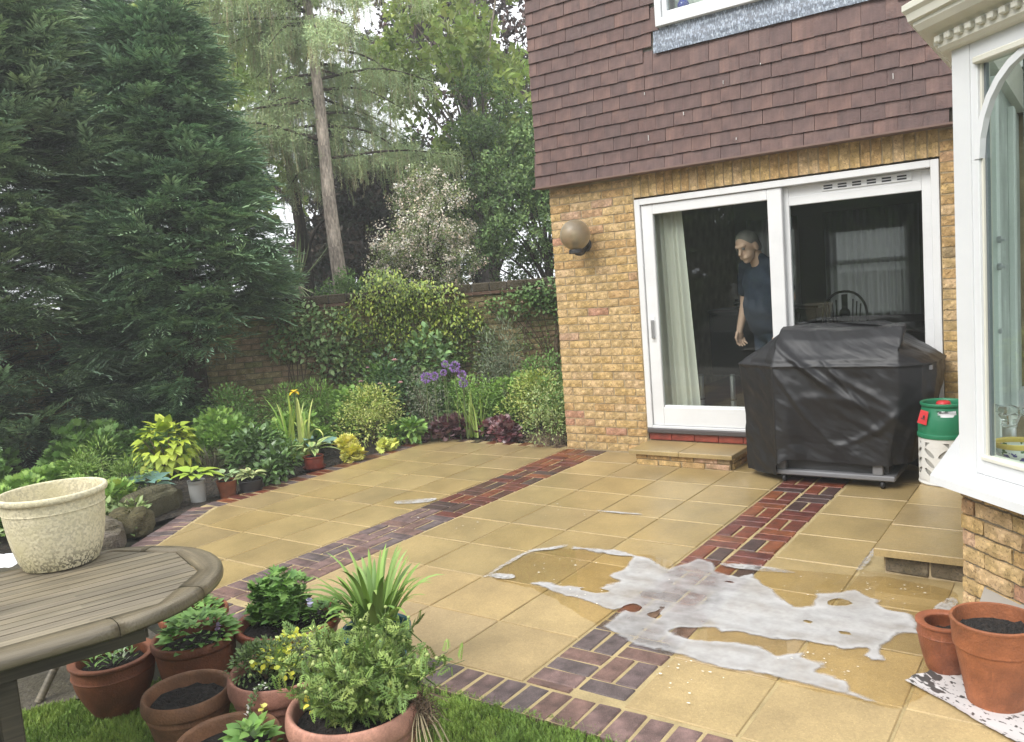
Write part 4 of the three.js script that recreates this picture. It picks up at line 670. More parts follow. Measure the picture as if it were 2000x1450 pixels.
// ================================================================ gas cylinder
{
  const g = thing('gas_cylinder', 'white and green gas cylinder standing on the raised step', 'gas cylinder', [2.955, 0.14, -0.07]);
  const green = mat([0.012, 0.16, 0.075], 0.42), pale = mat([0.62, 0.61, 0.58], 0.5), greyB = mat([0.33, 0.32, 0.29], 0.6), R = 0.152;
  mesh('inner_bottle', lathe(smoothProf([[0, 0.02], [0.11, 0.025], [0.138, 0.06], [0.138, 0.36], [0.11, 0.42], [0.03, 0.44], [0, 0.44]], 4), 36), greyB, g);
  // shell with cut leaf-shaped openings, bent round the bottle
  const W = 2 * Math.PI * R, Hh = 0.3, s = new THREE.Shape([[0, 0], [W, 0], [W, Hh], [0, Hh]].map((p) => new THREE.Vector2(...p)));
  const nrep = 5, pw = W / nrep;
  for (let k = 0; k < nrep; k++) {
    const cx = pw * (k + 0.5);
    for (const side of [-1, 1]) {
      for (const y of [0.07, 0.135, 0.2]) { const h = new THREE.Path(), ax = cx + side * 0.047, n = 14; for (let i = 0; i < n; i++) { const a = i / n * 6.283, u = Math.cos(a) * 0.044, v = Math.sin(a) * 0.0155, ro = side * 0.68; const x = ax + u * Math.cos(ro) - v * Math.sin(ro), yy = y + u * Math.sin(ro) + v * Math.cos(ro); i ? h.lineTo(x, yy) : h.moveTo(x, yy); } h.closePath(); s.holes.push(h); }
      const tri = (p) => { const h = new THREE.Path(); p.forEach((q, i) => (i ? h.lineTo(cx + side * q[0], q[1]) : h.moveTo(cx + side * q[0], q[1]))); h.closePath(); s.holes.push(h); };
      tri([[0.015, 0.022], [0.047, 0.022], [0.015, 0.05]]); tri([[0.04, 0.27], [0.075, 0.27], [0.075, 0.238]]);
    }
  }
  let eg = new THREE.ExtrudeGeometry(s, { depth: 0.005, bevelEnabled: false, curveSegments: 6 });
  eg = tess(prep(eg), 0.03);
  { const p = eg.attributes.position; for (let i = 0; i < p.count; i++) { const a = p.getX(i) / R, r = R - 0.005 + p.getZ(i); p.setXYZ(i, Math.sin(a) * r, p.getY(i) + 0.012, Math.cos(a) * r); } eg.deleteAttribute('normal'); eg.computeVertexNormals(); eg.rotateY(0.45); }
  mesh('shell', eg, pale, g);
  mesh('foot_ring', lathe(smoothProf([[0.14, 0], [0.152, 0], [0.156, 0.008], [0.153, 0.016], [0.145, 0.016]], 2), 40), pale, g);
  // green shroud with two hand holes
  const shroud = lathe(smoothProf([[0.15, 0.305], [0.158, 0.308], [0.158, 0.33], [0.153, 0.337], [0.153, 0.375], [0.146, 0.43], [0.13, 0.49], [0.128, 0.505], [0.137, 0.515], [0.137, 0.53], [0.128, 0.532], [0.12, 0.52], [0.122, 0.49], [0.138, 0.43], [0.146, 0.375], [0.146, 0.31]], 3), 60);
  { // open a hand hole towards the front
    const gi = shroud.toNonIndexed(), p = gi.attributes.position, keepP = [], keepU = [];
    for (let i = 0; i < p.count; i += 3) { let cx = 0, cy = 0, cz = 0; for (let k = 0; k < 3; k++) { cx += p.getX(i + k) / 3; cy += p.getY(i + k) / 3; cz += p.getZ(i + k) / 3; } const a = Math.atan2(cx, cz), hit = [0.3, 0.3 + Math.PI].some((c) => { let d = a - c; d = Math.atan2(Math.sin(d), Math.cos(d)); return (d / 0.46) ** 2 + ((cy - 0.474) / 0.03) ** 2 < 1 && cy < 0.487; }); if (!hit) for (let k = 0; k < 3; k++) { keepP.push(p.getX(i + k), p.getY(i + k), p.getZ(i + k)); keepU.push(0, 0); } }
    const h = new THREE.BufferGeometry(); h.setAttribute('position', new THREE.Float32BufferAttribute(keepP, 3)); h.setAttribute('uv', new THREE.Float32BufferAttribute(keepU, 2)); h.computeVertexNormals();
    mesh('shroud', h, new THREE.MeshStandardMaterial({ color: green.color, roughness: 0.42, side: THREE.DoubleSide }), g);
  }
  mesh('valve', [moved(lathe(smoothProf([[0, 0.44], [0.03, 0.44], [0.028, 0.47], [0.02, 0.475], [0.02, 0.495], [0, 0.495]], 2), 20), 0, 0, 0)], M.steel, g);
  mesh('valve_cap', lathe(smoothProf([[0, 0.495], [0.04, 0.495], [0.045, 0.505], [0.042, 0.525], [0.03, 0.535], [0, 0.536]], 3), 24), mat([0.5, 0.02, 0.025], 0.4), g);
  mesh('inner_lining', lathe([[0.118, 0.43], [0.12, 0.47], [0.1, 0.43], [0.0, 0.425]], 30), mat([0.7, 0.7, 0.7], 0.5), g);
  const tag = mesh('warning_tag', flat([...quad([-0.03, -0.075, 0.012], [0.028, -0.088, 0.008], [0.04, 0, 0], [-0.01, 0.01, 0]), ...quad([-0.03, -0.075, 0.010], [-0.01, 0.01, -0.002], [0.04, 0, -0.002], [0.028, -0.088, 0.006])]), mat([0.52, 0.025, 0.03], 0.5), g);
  tag.position.set(-0.105, 0.485, 0.125); tag.rotation.y = -0.35; tag.userData.label = 'red paper tag tied to the shroud';
  const mark = mesh('tag_print', flat([...quad([-0.006, -0.045, 0.0115], [0.018, -0.05, 0.0115], [0.02, -0.046, 0.0105], [-0.004, -0.041, 0.0105]), ...quad([0.006, -0.04, 0.009], [0.016, -0.042, 0.009], [0.018, -0.025, 0.007], [0.008, -0.023, 0.007])]), M.black, g); mark.position.set(-0.1045, 0.485, 0.1275); mark.rotation.y = -0.35;
}
function tess(g, max) { // splits long triangles along x, so that a flat cut-out can be bent
  let p = Array.from(g.attributes.position.array);
  for (let it = 0; it < 7; it++) {
    const o = []; let cut = false;
    for (let i = 0; i < p.length; i += 9) {
      const v = [0, 1, 2].map((k) => p.slice(i + k * 3, i + k * 3 + 3)), e = [0, 1, 2].map((k) => Math.abs(v[k][0] - v[(k + 1) % 3][0])), m = e.indexOf(Math.max(...e));
      if (e[m] > max) { cut = true; const a = v[m], b = v[(m + 1) % 3], c = v[(m + 2) % 3], h = a.map((x, k) => (x + b[k]) / 2); o.push(...a, ...h, ...c, ...h, ...b, ...c); } else o.push(...v.flat());
    }
    p = o; if (!cut) break;
  }
  const r = new THREE.BufferGeometry(); r.setAttribute('position', new THREE.Float32BufferAttribute(p, 3)); r.setAttribute('uv', new THREE.BufferAttribute(new Float32Array(p.length / 3 * 2), 2)); return r;
}
// ================================================================ conservatory
{
  rnd = rng(71);
  const c = thing('conservatory', 'white panelled conservatory on a low brick wall with dentilled cornice', 'conservatory', [3.262, 0, 1.66]);
  // local frame s: along the splayed face (towards +x+z), built in world axes
  const d = Math.SQRT1_2, F = (g) => { g = g.clone(); g.rotateY(-Math.PI / 4); return g; }; // local x -> (d,0,d); local z -> outwards (-d,0,d)
  const L1 = 0.82; // length of the splayed face
  const wall = mesh('dwarf_wall', [F(box(0.012, L1, -0.05, 0.58, -0.22, -0.014)), box(0.014, 0.2, -0.05, 0.58, -2.5, -0.02), box(L1 * d, 3.2, -0.05, 0.58, L1 * d - 0.22, L1 * d - 0.012)], mat([0.30, 0.25, 0.17], 0.9, { map: retex(T.mottle, 2), bumpMap: retex(T.fine, 4), bumpScale: 0.006 }), c);
  for (let r = 0; r < 8; r++) {
    let s = 0.0, k = 0; const y = 0.036 + r * 0.0745;
    while (s < L1 - 0.02) { const w = k === 0 ? (r % 2 ? 0.135 : 0.075) : 0.212; const g = wallBrick(w, 0.063, 0.05); const o = mesh('brick', g, pick(rnd() < 0.75 ? M.stock.slice(0, 5) : M.stock), wall); const ss = s + w / 2; o.rotation.y = -Math.PI / 4; const z = -0.026 + rr(-0.003, 0.004); o.position.set(ss * d - z * d, y, ss * d + z * d); s += w + 0.011; k++; }
    let z = -0.03; for (k = 0; k < 11; k++) { const w = k === 0 ? 0.15 : 0.212; const o = mesh('brick', wallBrick(w, 0.063, 0.05), pick(M.stock), wall); o.rotation.y = -Math.PI / 2; o.position.set(0.026, y, z - w / 2); z -= w + 0.011; }
  }
  // sill: sloping white board that projects from both faces
  const sillProf = (len0, len1) => { const P = [[-0.12, 0.668], [0.0, 0.652], [0.115, 0.628], [0.118, 0.59], [0.1, 0.586], [-0.12, 0.586]], T_ = []; // [outwards, y]
    const A = P.map((p) => [len0(p[0]), p[1], p[0]]), B = P.map((p) => [len1(p[0]), p[1], p[0]]); for (let i = 0; i < P.length; i++) { const j = (i + 1) % P.length; T_.push(...quad(A[i], B[i], B[j], A[j])); } for (let i = 1; i < P.length - 1; i++) { T_.push([A[0], A[i + 1], A[i]], [B[0], B[i], B[i + 1]]); } return flat(T_); };
  const k8 = Math.tan(Math.PI / 8);
  const s1 = F(sillProf((o) => -o * k8, (o) => L1 + o * k8));
  const s2 = sillProf((o) => -2.48, (o) => o * k8); s2.rotateY(-Math.PI / 2); // side face: local x -> +z, outwards -> -x
  mesh('sill', [s1, s2], M.white, c);
  // posts and frames
  const corner = prism([[0, 0], [0.105 * d, 0.105 * d], [0.105 * d + 0.06 * d, 0.105 * d - 0.06 * d], [0.06, -0.1], [0, -0.11]], 0.64, 2.55, 0.002);
  mesh('corner_post', corner, M.white, c);
  const zi = -0.06;
  mesh('window_frame', [F(box(0.1, 0.142, 0.66, 2.5, zi, -0.006, 0.003)), F(box(0.1, L1, 0.655, 0.722, zi, -0.008, 0.003)), F(box(0.1, L1, 2.43, 2.55, zi, -0.004, 0.003)), F(box(L1 - 0.06, L1, 0.66, 2.5, zi, -0.005, 0.003))], M.white, c);
  mesh('glazing_bead', [F(box(0.142, 0.152, 0.74, 2.425, zi, -0.02)), F(box(0.138, L1 - 0.07, 0.722, 0.742, zi, 0.004, 0.004)), F(box(0.136, L1 - 0.07, 2.408, 2.436, zi, 0.014, 0.005))], M.cream, c);
  mesh('gasket', F(box(0.152, 0.163, 0.742, 2.41, -0.045, -0.03)), mat([0.12, 0.14, 0.15], 0.5), c);
  const tint = new THREE.MeshPhysicalMaterial({ color: lin([0.90, 0.95, 0.93]), roughness: 0.01, transmission: 1, thickness: 0, ior: 1.5 });
  mesh('window_pane', F(box(0.15, L1 - 0.06, 0.735, 2.42, -0.034, -0.03)), tint, c);
  // arched glazing bar
  { const pts = []; for (let i = 0; i <= 14; i++) { const a = Math.PI - i / 14 * Math.PI / 1.0; pts.push([0.46 + 0.33 * Math.cos(a), 2.02 + 0.39 * Math.sin(a)]); }
    const T_ = [], w = 0.022; for (let i = 0; i < pts.length - 1; i++) { const f = (p, q, z) => [p[0] + (p[0] - 0.46) / 0.33 * q, p[1] + (p[1] - 2.02) / 0.39 * q, z]; const a = pts[i], b = pts[i + 1]; T_.push(...quad(f(a, -w, -0.002), f(b, -w, -0.002), f(b, w * 0.4, -0.002), f(a, w * 0.4, -0.002)), ...quad(f(a, -w, -0.03), f(b, -w, -0.03), f(b, -w, -0.002), f(a, -w, -0.002)), ...quad(f(a, w * 0.4, -0.002), f(b, w * 0.4, -0.002), f(b, w * 0.4, -0.03), f(a, w * 0.4, -0.03))); }
    mesh('arched_bar', F(flat(T_)), M.white, c); }
  // cornice: moulded gutter, soffit, dentils
  const mould = [[0.0, 2.5], [0.035, 2.505], [0.05, 2.52], [0.05, 2.575], [0.07, 2.585], [0.12, 2.6], [0.14, 2.625], [0.14, 2.64], [0.158, 2.645], [0.165, 2.675], [0.18, 2.69], [0.18, 2.715], [0.15, 2.73], [0.0, 2.74], [-0.12, 2.74], [-0.12, 2.5]];
  const run = (l0, l1) => { const T_ = [], A = mould.map((p) => [l0(p[0]), p[1], p[0]]), B = mould.map((p) => [l1(p[0]), p[1], p[0]]); for (let i = 0; i < mould.length; i++) { const j = (i + 1) % mould.length; T_.push(...quad(A[i], B[i], B[j], A[j])); } return flat(T_); };
  const c2 = run(() => -2.48, (o) => o * k8); c2.rotateY(-Math.PI / 2);
  mesh('cornice', [F(run((o) => -o * k8, (o) => L1 + o * k8)), c2], M.cream, c);
  for (let i = 0; i < 13; i++) mesh('dentil', F(block(0.034, 0.03, 0.03, 0.006, 0, [0.0 + i * 0.062, 2.552, 0.06])), M.cream, c);
  for (let i = 0; i < 14; i++) { const g = block(0.034, 0.03, 0.03, 0.006, 0, [-0.05 - i * 0.062, 2.552, 0.06]); g.rotateY(-Math.PI / 2); mesh('dentil', g, M.cream, c); }
  // side panelling towards the house, other faces, roof, floor
  mesh('side_panel', box(0.02, 0.06, 0.6, 2.55, -2.5, -0.1), M.white, c);
  mesh('inner_panel', box(0.062, 0.075, 0.6, 2.5, -2.5, -0.12), mat([0.72, 0.77, 0.72], 0.7, { map: retex(T.mottle, 1) }), c);
  const pil = mat([0.74, 0.78, 0.74], 0.6);
  mesh('inner_jamb', [box(0.075, 0.12, 0.66, 2.45, -0.62, -0.5, 0.004), box(0.075, 0.11, 0.66, 2.45, -1.75, -1.62, 0.004)], pil, c);
  mesh('front_frame', [0, 0.8, 1.6, 2.4].map((x) => box(L1 * d + x, L1 * d + x + 0.1, 0.58, 2.55, L1 * d - 0.1, L1 * d, 0.003)), M.white, c);
  mesh('front_pane', box(L1 * d + 0.05, L1 * d + 2.45, 0.65, 2.5, L1 * d - 0.06, L1 * d - 0.055), tint, c);
  mesh('floor', box(0.1, 3.2, 0.0, 0.14, -2.48, L1 * d - 0.22), mat([0.35, 0.33, 0.3], 0.7), c);
  const poly = new THREE.MeshPhysicalMaterial({ color: lin([0.85, 0.87, 0.88]), roughness: 0.95, transmission: 0.5, thickness: 0 });
  mesh('roof', flat([...quad([-0.1, 2.72, -2.48], [-0.1, 2.72, 0.02], [1.4, 3.4, -0.6], [1.4, 3.4, -2.48]), ...quad([-0.1, 2.72, 0.02], [0.55, 2.72, 0.72], [1.4, 3.4, -0.6], [1.4, 3.4, -0.6]), ...quad([0.55, 2.72, 0.72], [3.2, 2.72, 0.72], [3.2, 3.4, -0.6], [1.4, 3.4, -0.6]), ...quad([1.4, 3.4, -2.48], [1.4, 3.4, -0.6], [3.2, 3.4, -0.6], [3.2, 3.4, -2.48])]), poly, c);
  mesh('window_board', prism([[0.08, -0.14], [0.5, 0.3], [0.72, 0.1], [0.3, -0.7], [0.08, -0.7]], 0.625, 0.668, 0.004), M.white, c);
  // window catches on the inner jamb and a scrolled iron panel
  for (const y of [1.66, 1.53]) mesh('catch', [box(0.11, 0.135, y, y + 0.035, -0.53, -0.5, 0.003), box(0.12, 0.15, y + 0.008, y + 0.02, -0.525, -0.47, 0.002)], M.steel, c);
  mesh('catch', box(0.11, 0.13, 1.22, 1.245, -0.53, -0.5, 0.003), M.steel, c);
  const iron = mat([0.16, 0.19, 0.19], 0.5), sc = [];
  for (let k = 0; k < 4; k++) { const cy = 2.34 - k * 0.11, q = []; for (let i = 0; i <= 18; i++) { const a = i / 18 * 6.5 + (k % 2) * 3.14, r = 0.05 - 0.036 * i / 18; q.push(V(0.36 + Math.cos(a) * r, cy + Math.sin(a) * r, 0)); } sc.push(F(moved(tube(q, 0.0045, 6), 0, 0, -0.09))); }
  sc.push(F(moved(tube([V(0.3, 2.4, 0), V(0.3, 1.9, 0)], 0.005, 6), 0, 0, -0.09)), F(moved(tube([V(0.42, 2.4, 0), V(0.42, 1.95, 0)], 0.005, 6), 0, 0, -0.09)));
  mesh('scroll_panel', sc, iron, c);
  // things on the sill inside
  const bowl = thing('painted_bowl', 'pale bowl with yellow rim and blue flowers on the conservatory sill', 'bowl', [3.475, 0.669, 1.465]);
  const fl = tex(256, (u, v) => { const a = fbm(u, v, 10, 3, 151), b = fbm(u, v, 14, 2, 157); return a > 0.6 ? [0.16, 0.18, 0.5] : b > 0.66 ? [0.3, 0.42, 0.25] : [0.85, 0.86, 0.82]; });
  mesh('bowl_body', lathe(smoothProf([[0, 0], [0.05, 0], [0.055, 0.008], [0.082, 0.03], [0.094, 0.06], [0.09, 0.06], [0.078, 0.034], [0, 0.012]], 3), 36), mat([1, 1, 1], 0.25, { map: retex(fl, 3) }), bowl);
  mesh('bowl_rim', lathe(smoothProf([[0.089, 0.058], [0.097, 0.06], [0.1, 0.078], [0.096, 0.084], [0.09, 0.078], [0.089, 0.06]], 3), 36), mat([0.62, 0.45, 0.10], 0.3), bowl);
  const orn = thing('glass_stopper', 'clear glass stopper on a steel stem inside the conservatory window', 'ornament', [3.43, 0.669, 1.31]);
  mesh('stem', lathe([[0, 0], [0.03, 0], [0.03, 0.12], [0, 0.12]], 20), M.steel, orn);
  mesh('neck', lathe(smoothProf([[0, 0.12], [0.034, 0.12], [0.03, 0.15], [0.045, 0.18], [0, 0.185]], 3), 24), new THREE.MeshPhysicalMaterial({ color: 0xffffff, roughness: 0.03, transmission: 1, thickness: 0.03 }), orn);
  const bar = lathe(smoothProf([[0, -0.08], [0.02, -0.078], [0.018, -0.05], [0.026, 0], [0.018, 0.05], [0.02, 0.078], [0, 0.08]], 3), 20); bar.rotateZ(Math.PI / 2); bar.rotateY(-0.6);
  mesh('cross_bar', moved(bar, 0, 0.2, 0), new THREE.MeshPhysicalMaterial({ color: lin([0.75, 0.8, 0.8]), roughness: 0.05, transmission: 0.9, thickness: 0.03 }), orn);
}
// ================================================================ garden wall
{
  rnd = rng(81);
  const A = V(-0.75, 0, -4.39), B = V(-11.05, 0, 4.51), dir = B.clone().sub(A).normalize(), L = A.distanceTo(B), ry = Math.atan2(-dir.z, dir.x); // local x -> from A to B
  const w = thing('garden_wall', 'old mossy brick garden wall with dark coping behind the flower bed', 'wall', [A.x, 0, A.z], ry);
  const gm = mat([0.26, 0.23, 0.13], 0.95, { map: retex(T.mottle, 1.5), bumpMap: retex(T.fine, 4), bumpScale: 0.006 });
  const face = 1; // local +z faces: check sign below
  const zf = 0.0; // face plane; the wall body lies behind
  // the garden side is local -z (dir x up = ...), so bricks are turned round
  const core = mesh('mortar_core', box(0, L, -0.06, 1.52, 0.012, 0.2), gm, w);
  const tones = [[0.48, 0.41, 0.21], [0.43, 0.38, 0.19], [0.52, 0.44, 0.23], [0.37, 0.34, 0.17], [0.46, 0.37, 0.21], [0.48, 0.36, 0.22], [0.35, 0.36, 0.16]].map((c) => mat(c, 0.9, { map: retex(T.brick, 3), bumpMap: retex(T.brickB, 3), bumpScale: 0.006 }));
  const gs = [0, 1, 2, 3].map(() => { const g = roughBrick(0.214, 0.063, 0.05); g.rotateY(Math.PI); return g; });
  let n = 0; const rest = [];
  for (let r = 0; r < 20; r++) for (let i = -1; i < L / 0.225; i++) {
    const x = (i + 0.5 + (r % 2) * 0.5) * 0.225, y = 0.04 + r * 0.0752; if (x < 0.1 || x > L - 0.1) continue;
    // the stretches of wall the plants leave open
    const seen = ((x > 4.5 && x < 6.4 && y > 0.35) || (x > 1.3 && x < 3.2 && y > 0.35)) && n < 296;
    if (seen) { const o = mesh('brick', pick(gs), pick(tones), core); o.position.set(x, y, 0.02 + rr(-0.004, 0.003)); n++; }
    else rest.push(moved(pick(gs), x, y, 0.02 + rr(-0.004, 0.003)));
  }
  stuff(mesh('brick_courses', rest, tones[1], w));
  const red = mat([0.24, 0.15, 0.10], 0.85, { map: retex(T.clay, 2) }), cop = mat([0.15, 0.125, 0.09], 0.95, { map: retex(T.stone, 2), bumpMap: retex(T.fine, 4), bumpScale: 0.01 });
  for (let i = 0; i < L / 0.23; i++) { const x = 0.115 + i * 0.23; if (x > 9.5) break; mesh('creasing_tile', block(0.226, 0.018, 0.3, 0.003, 0.002, [x, 1.532, 0.1]), red, w); mesh('creasing_tile', block(0.226, 0.018, 0.27, 0.003, 0.002, [x + 0.1, 1.551, 0.1]), red, w); mesh('coping_brick', block(0.222, 0.115, 0.23, 0.012, 0.006, [x, 1.618, 0.1]), cop, w); }
}
// ================================================================ leaves
// a growing list of leaves, joined into one geometry with vertex colours
class Leaves {
  constructor() { this.p = []; this.c = []; this.i = []; }
  add(tmpl, m, col) { // tmpl: {v:[[x,y,z]..], t:[[a,b,c]..]}
    const o = this.p.length / 3, e = m.elements, v = tmpl.v;
    for (let k = 0; k < v.length; k++) { const x = v[k][0], y = v[k][1], z = v[k][2]; this.p.push(e[0] * x + e[4] * y + e[8] * z + e[12], e[1] * x + e[5] * y + e[9] * z + e[13], e[2] * x + e[6] * y + e[10] * z + e[14]); const s = tmpl.s ? tmpl.s[k] : 1; this.c.push(col[0] * s, col[1] * s, col[2] * s); }
    for (const t of tmpl.t) this.i.push(o + t[0], o + t[1], o + t[2]);
    return this;
  }
  geo() { const g = new THREE.BufferGeometry(); g.setAttribute('position', new THREE.Float32BufferAttribute(this.p, 3)); g.setAttribute('color', new THREE.Float32BufferAttribute(this.c, 3)); g.setIndex(this.i); g.computeVertexNormals(); return g; }
}
// leaf templates: stem at the origin, tip along +y, upper face towards +z
function leafT(len, wid, n = 4, fold = 0.25, curl = 0.3, shape = (t) => Math.sin(Math.PI * Math.pow(t, 0.75)), ribPale = 1) {
  const v = [], t = [], s = [];
  for (let i = 0; i <= n; i++) { const u = i / n, w = wid / 2 * Math.max(shape(u), i === n ? 0.02 : 0.06), y = len * u * (1 - curl * curl * 0.2 * u), z = -curl * len * u * u * 0.5; v.push([-w, y, z + w * fold], [0, y, z], [w, y, z + w * fold]); s.push(1, ribPale, 1); }
  for (let i = 0; i < n; i++) { const a = i * 3; t.push([a, a + 1, a + 4], [a, a + 4, a + 3], [a + 1, a + 2, a + 5], [a + 1, a + 5, a + 4]); }
  return { v, t, s };
}
const simpleLeaf = (len, wid, fold = 0.3) => ({ v: [[0, 0, 0], [-wid / 2, len * 0.45, wid * fold * 0.5], [wid / 2, len * 0.45, wid * fold * 0.5], [0, len, -len * 0.12]], t: [[0, 2, 3], [0, 3, 1]] });
const heart = (t) => (t < 0.25 ? Math.sqrt(t / 0.25) : Math.pow(1 - (t - 0.25) / 0.75, 0.8));
const round = (t) => Math.sqrt(Math.max(0, 1 - (2 * t - 1) ** 2));
const L_ = { tiny: simpleLeaf(0.022, 0.013), small: simpleLeaf(0.035, 0.02), mid: simpleLeaf(0.055, 0.03), long: simpleLeaf(0.07, 0.014), oval: leafT(0.05, 0.026, 3, 0.3, 0.4), rose: leafT(0.06, 0.038, 3, 0.25, 0.4), big: leafT(0.1, 0.075, 4, 0.2, 0.5, heart), ivy: leafT(0.07, 0.06, 3, 0.2, 0.4, heart) };
// a lobed leaf such as pelargonium or geranium
const lobed = (() => { const v = [[0, 0, 0]], t = [], n = 14; for (let i = 0; i <= n; i++) { const a = -2.4 + 4.8 * i / n, r = 0.03 * (1 + 0.28 * Math.cos(i * Math.PI)) ; v.push([Math.sin(a) * r, 0.018 + Math.cos(a) * r, Math.abs(Math.sin(a)) * 0.006]); if (i) t.push([0, i + 1, i]); } return { v, t }; })();
const _m = new THREE.Matrix4(), _q = new THREE.Quaternion(), _y = V(0, 1, 0);
function place(pos, dir, roll, s) { // leaf pointing along dir with its upper face turned as far up as it goes
  const y = dir.clone().normalize(), ref = Math.abs(y.y) > 0.95 ? V(Math.cos(roll * 7), 0, Math.sin(roll * 7)) : V(0, 1, 0);
  const x = new THREE.Vector3().crossVectors(y, ref).normalize(), z = new THREE.Vector3().crossVectors(x, y);
  _m.makeBasis(x, y, z); _q.setFromRotationMatrix(_m); _q.multiply(new THREE.Quaternion().setFromAxisAngle(_y, roll));
  return new THREE.Matrix4().compose(pos, _q, V(s, s, s));
}
const vary = (c, k = 0.18) => { const f = 1 + rr(-k, k), h = rr(-0.06, 0.06); return [c[0] * f * (1 + h), c[1] * f, c[2] * f * (1 - h)]; };
const ballDir = (up = 0) => { const a = rnd() * 6.283, z = rr(-1, 1), r = Math.sqrt(1 - z * z); return V(r * Math.cos(a), z + up, r * Math.sin(a)).normalize(); };

// generic leafy mound: stems fan out from the base, leaves cover lobes of a dome
function mound(t, o) {
  const { rx = 0.25, ry = 0.25, rz = 0.25, n = 500, leaf = L_.mid, cols = [[0.08, 0.14, 0.03]], size = [0.8, 1.25], base = 0, lift = 0, lobes = 9, fill = 0.55, droop = 0.1, m = M.leaf, name = 'foliage', stems = 8, k = 0.2 } = o;
  const Lf = new Leaves(), lb = [];
  for (let i = 0; i < lobes; i++) { const d = ballDir(0.35); if (d.y < 0) d.y *= 0.3; lb.push([d.x * rx * 0.55, base + ry * 0.45 + d.y * ry * 0.5, d.z * rz * 0.55, rr(0.36, 0.56)]); }
  for (let i = 0; i < n; i++) {
    const b = pick(lb), d = ballDir(0.25), r = Math.pow(rnd(), fill * 0.5) * b[3], p = V(b[0] + d.x * r * rx, b[1] + d.y * r * ry, b[2] + d.z * r * rz);
    if (p.y < base + lift) p.y = base + lift + rnd() * 0.05 * ry;
    const out = d.clone().add(V(0, rr(-droop - 0.2, 0.5), 0)).add(V(gauss(), gauss(), gauss()).multiplyScalar(0.3));
    Lf.add(leaf, place(p, out, rr(-0.8, 0.8), rr(...size)), vary(pick(cols), k));
  }
  const st = []; for (let i = 0; i < stems; i++) { const b = pick(lb); st.push(tube([V(rr(-0.02, 0.02), -0.01, rr(-0.02, 0.02)), V(b[0] * 0.4, b[1] * 0.6, b[2] * 0.4), V(b[0], b[1], b[2])], (q) => 0.006 * (1 - 0.6 * q), 5, 4)); }
  if (stems) mesh('stems', st, M.twig, t);
  return mesh(name, Lf.geo(), m, t);
}
const gain = { color: new THREE.Color().setRGB(1.22, 1.2, 1.12) };
M.leaf = leafMat(gain); M.gloss = leafMat({ roughness: 0.32, ...gain }); M.dull = leafMat({ roughness: 0.75 });
const plant = (name, label, cat, x, z, group, y = 0) => thing(name, label, cat, [x, y, z], rr(0, 6), group);
function strap(len, wid, bend, n = 9, fold = 0.35, twist = 0) { // sword leaf rising along +y and bending towards +z
  const v = [], t = []; let y = 0, z = 0, a = 0;
  for (let i = 0; i <= n; i++) { const u = i / n, w = wid / 2 * (u < 0.1 ? 0.7 + 3 * u : Math.pow(1 - (u - 0.1) / 0.9, 0.45)), tw = twist * u; const cx = Math.cos(tw), sx = Math.sin(tw); v.push([-w * cx, y, z - w * sx + w * fold], [0, y, z], [w * cx, y, z + w * sx + w * fold]); a = bend * u * u * (1 + u); y += Math.cos(a) * len / n; z += Math.sin(a) * len / n; }
  for (let i = 0; i < n; i++) { const q = i * 3; t.push([q, q + 1, q + 4], [q, q + 4, q + 3], [q + 1, q + 2, q + 5], [q + 1, q + 5, q + 4]); }
  return { v, t };
}
const oneLeaf = (name, tmpl, mtx, col, m, parent) => { const o = mesh(name, new Leaves().add(tmpl, new THREE.Matrix4(), col).geo(), m, parent); o.applyMatrix4(mtx); return o; };
function hosta(t, n, len, wid, col, edge, hgt = 0.1, m = M.leaf) { // each leaf a mesh; edge: colour of the margin
  for (let i = 0; i < n; i++) {
    const a = i * 2.4 + rr(-0.3, 0.3), up = rr(0.25, 1.0) * (1 - i / n * 0.5), L = len * rr(0.75, 1.1), T1 = leafT(L, wid * rr(0.8, 1.1), 6, 0.18, 0.75, heart);
    if (edge) T1.s = null;
    const c = vary(col, 0.12), Lf = new Leaves(); Lf.add(T1, new THREE.Matrix4(), c);
    if (edge) for (let k = 0; k < Lf.c.length / 3; k++) if (k % 3 !== 1) { Lf.c[k * 3] = edge[0]; Lf.c[k * 3 + 1] = edge[1]; Lf.c[k * 3 + 2] = edge[2]; }
    const o = mesh('leaf', Lf.geo(), m, t); o.applyMatrix4(place(V(Math.cos(a) * 0.04 * (1 + i / n), hgt * (0.6 + up * 0.7), Math.sin(a) * 0.04 * (1 + i / n)), V(Math.cos(a), up, Math.sin(a)), rr(-0.3, 0.3), 1));
    mesh('stalk', tube([V(0, 0, 0), V(Math.cos(a) * 0.02, hgt * 0.4, Math.sin(a) * 0.02), V(Math.cos(a) * 0.04 * (1 + i / n), hgt * (0.6 + up * 0.7), Math.sin(a) * 0.04 * (1 + i / n))], 0.003, 5, 4), M.stem, t);
  }
}
function flowerBall(t, x, y, z, r, cols, n = 90, name = 'flower_head') { const Lf = new Leaves(), tm = simpleLeaf(r * 0.42, r * 0.16); for (let i = 0; i < n; i++) { const d = ballDir(); Lf.add(tm, place(V(x, y, z).add(d.clone().multiplyScalar(r * 0.65)), d, rnd() * 3, rr(0.8, 1.2)), vary(pick(cols), 0.2)); } return mesh(name, Lf.geo(), M.dull, t); }
function roseBloom(t, x, y, z, r, col, name = 'bloom') { const Lf = new Leaves(), tm = leafT(r, r * 0.95, 3, 0.3, -0.5, round); for (let k = 0; k < 3; k++) for (let i = 0; i < 6 - k; i++) { const a = i / (6 - k) * 6.283 + k, e = 0.15 + k * 0.75; Lf.add(tm, place(V(x, y, z), V(Math.cos(a), e, Math.sin(a) ), 0, 1 - k * 0.2), vary(col, 0.08)); } return mesh(name, Lf.geo(), M.dull, t); }

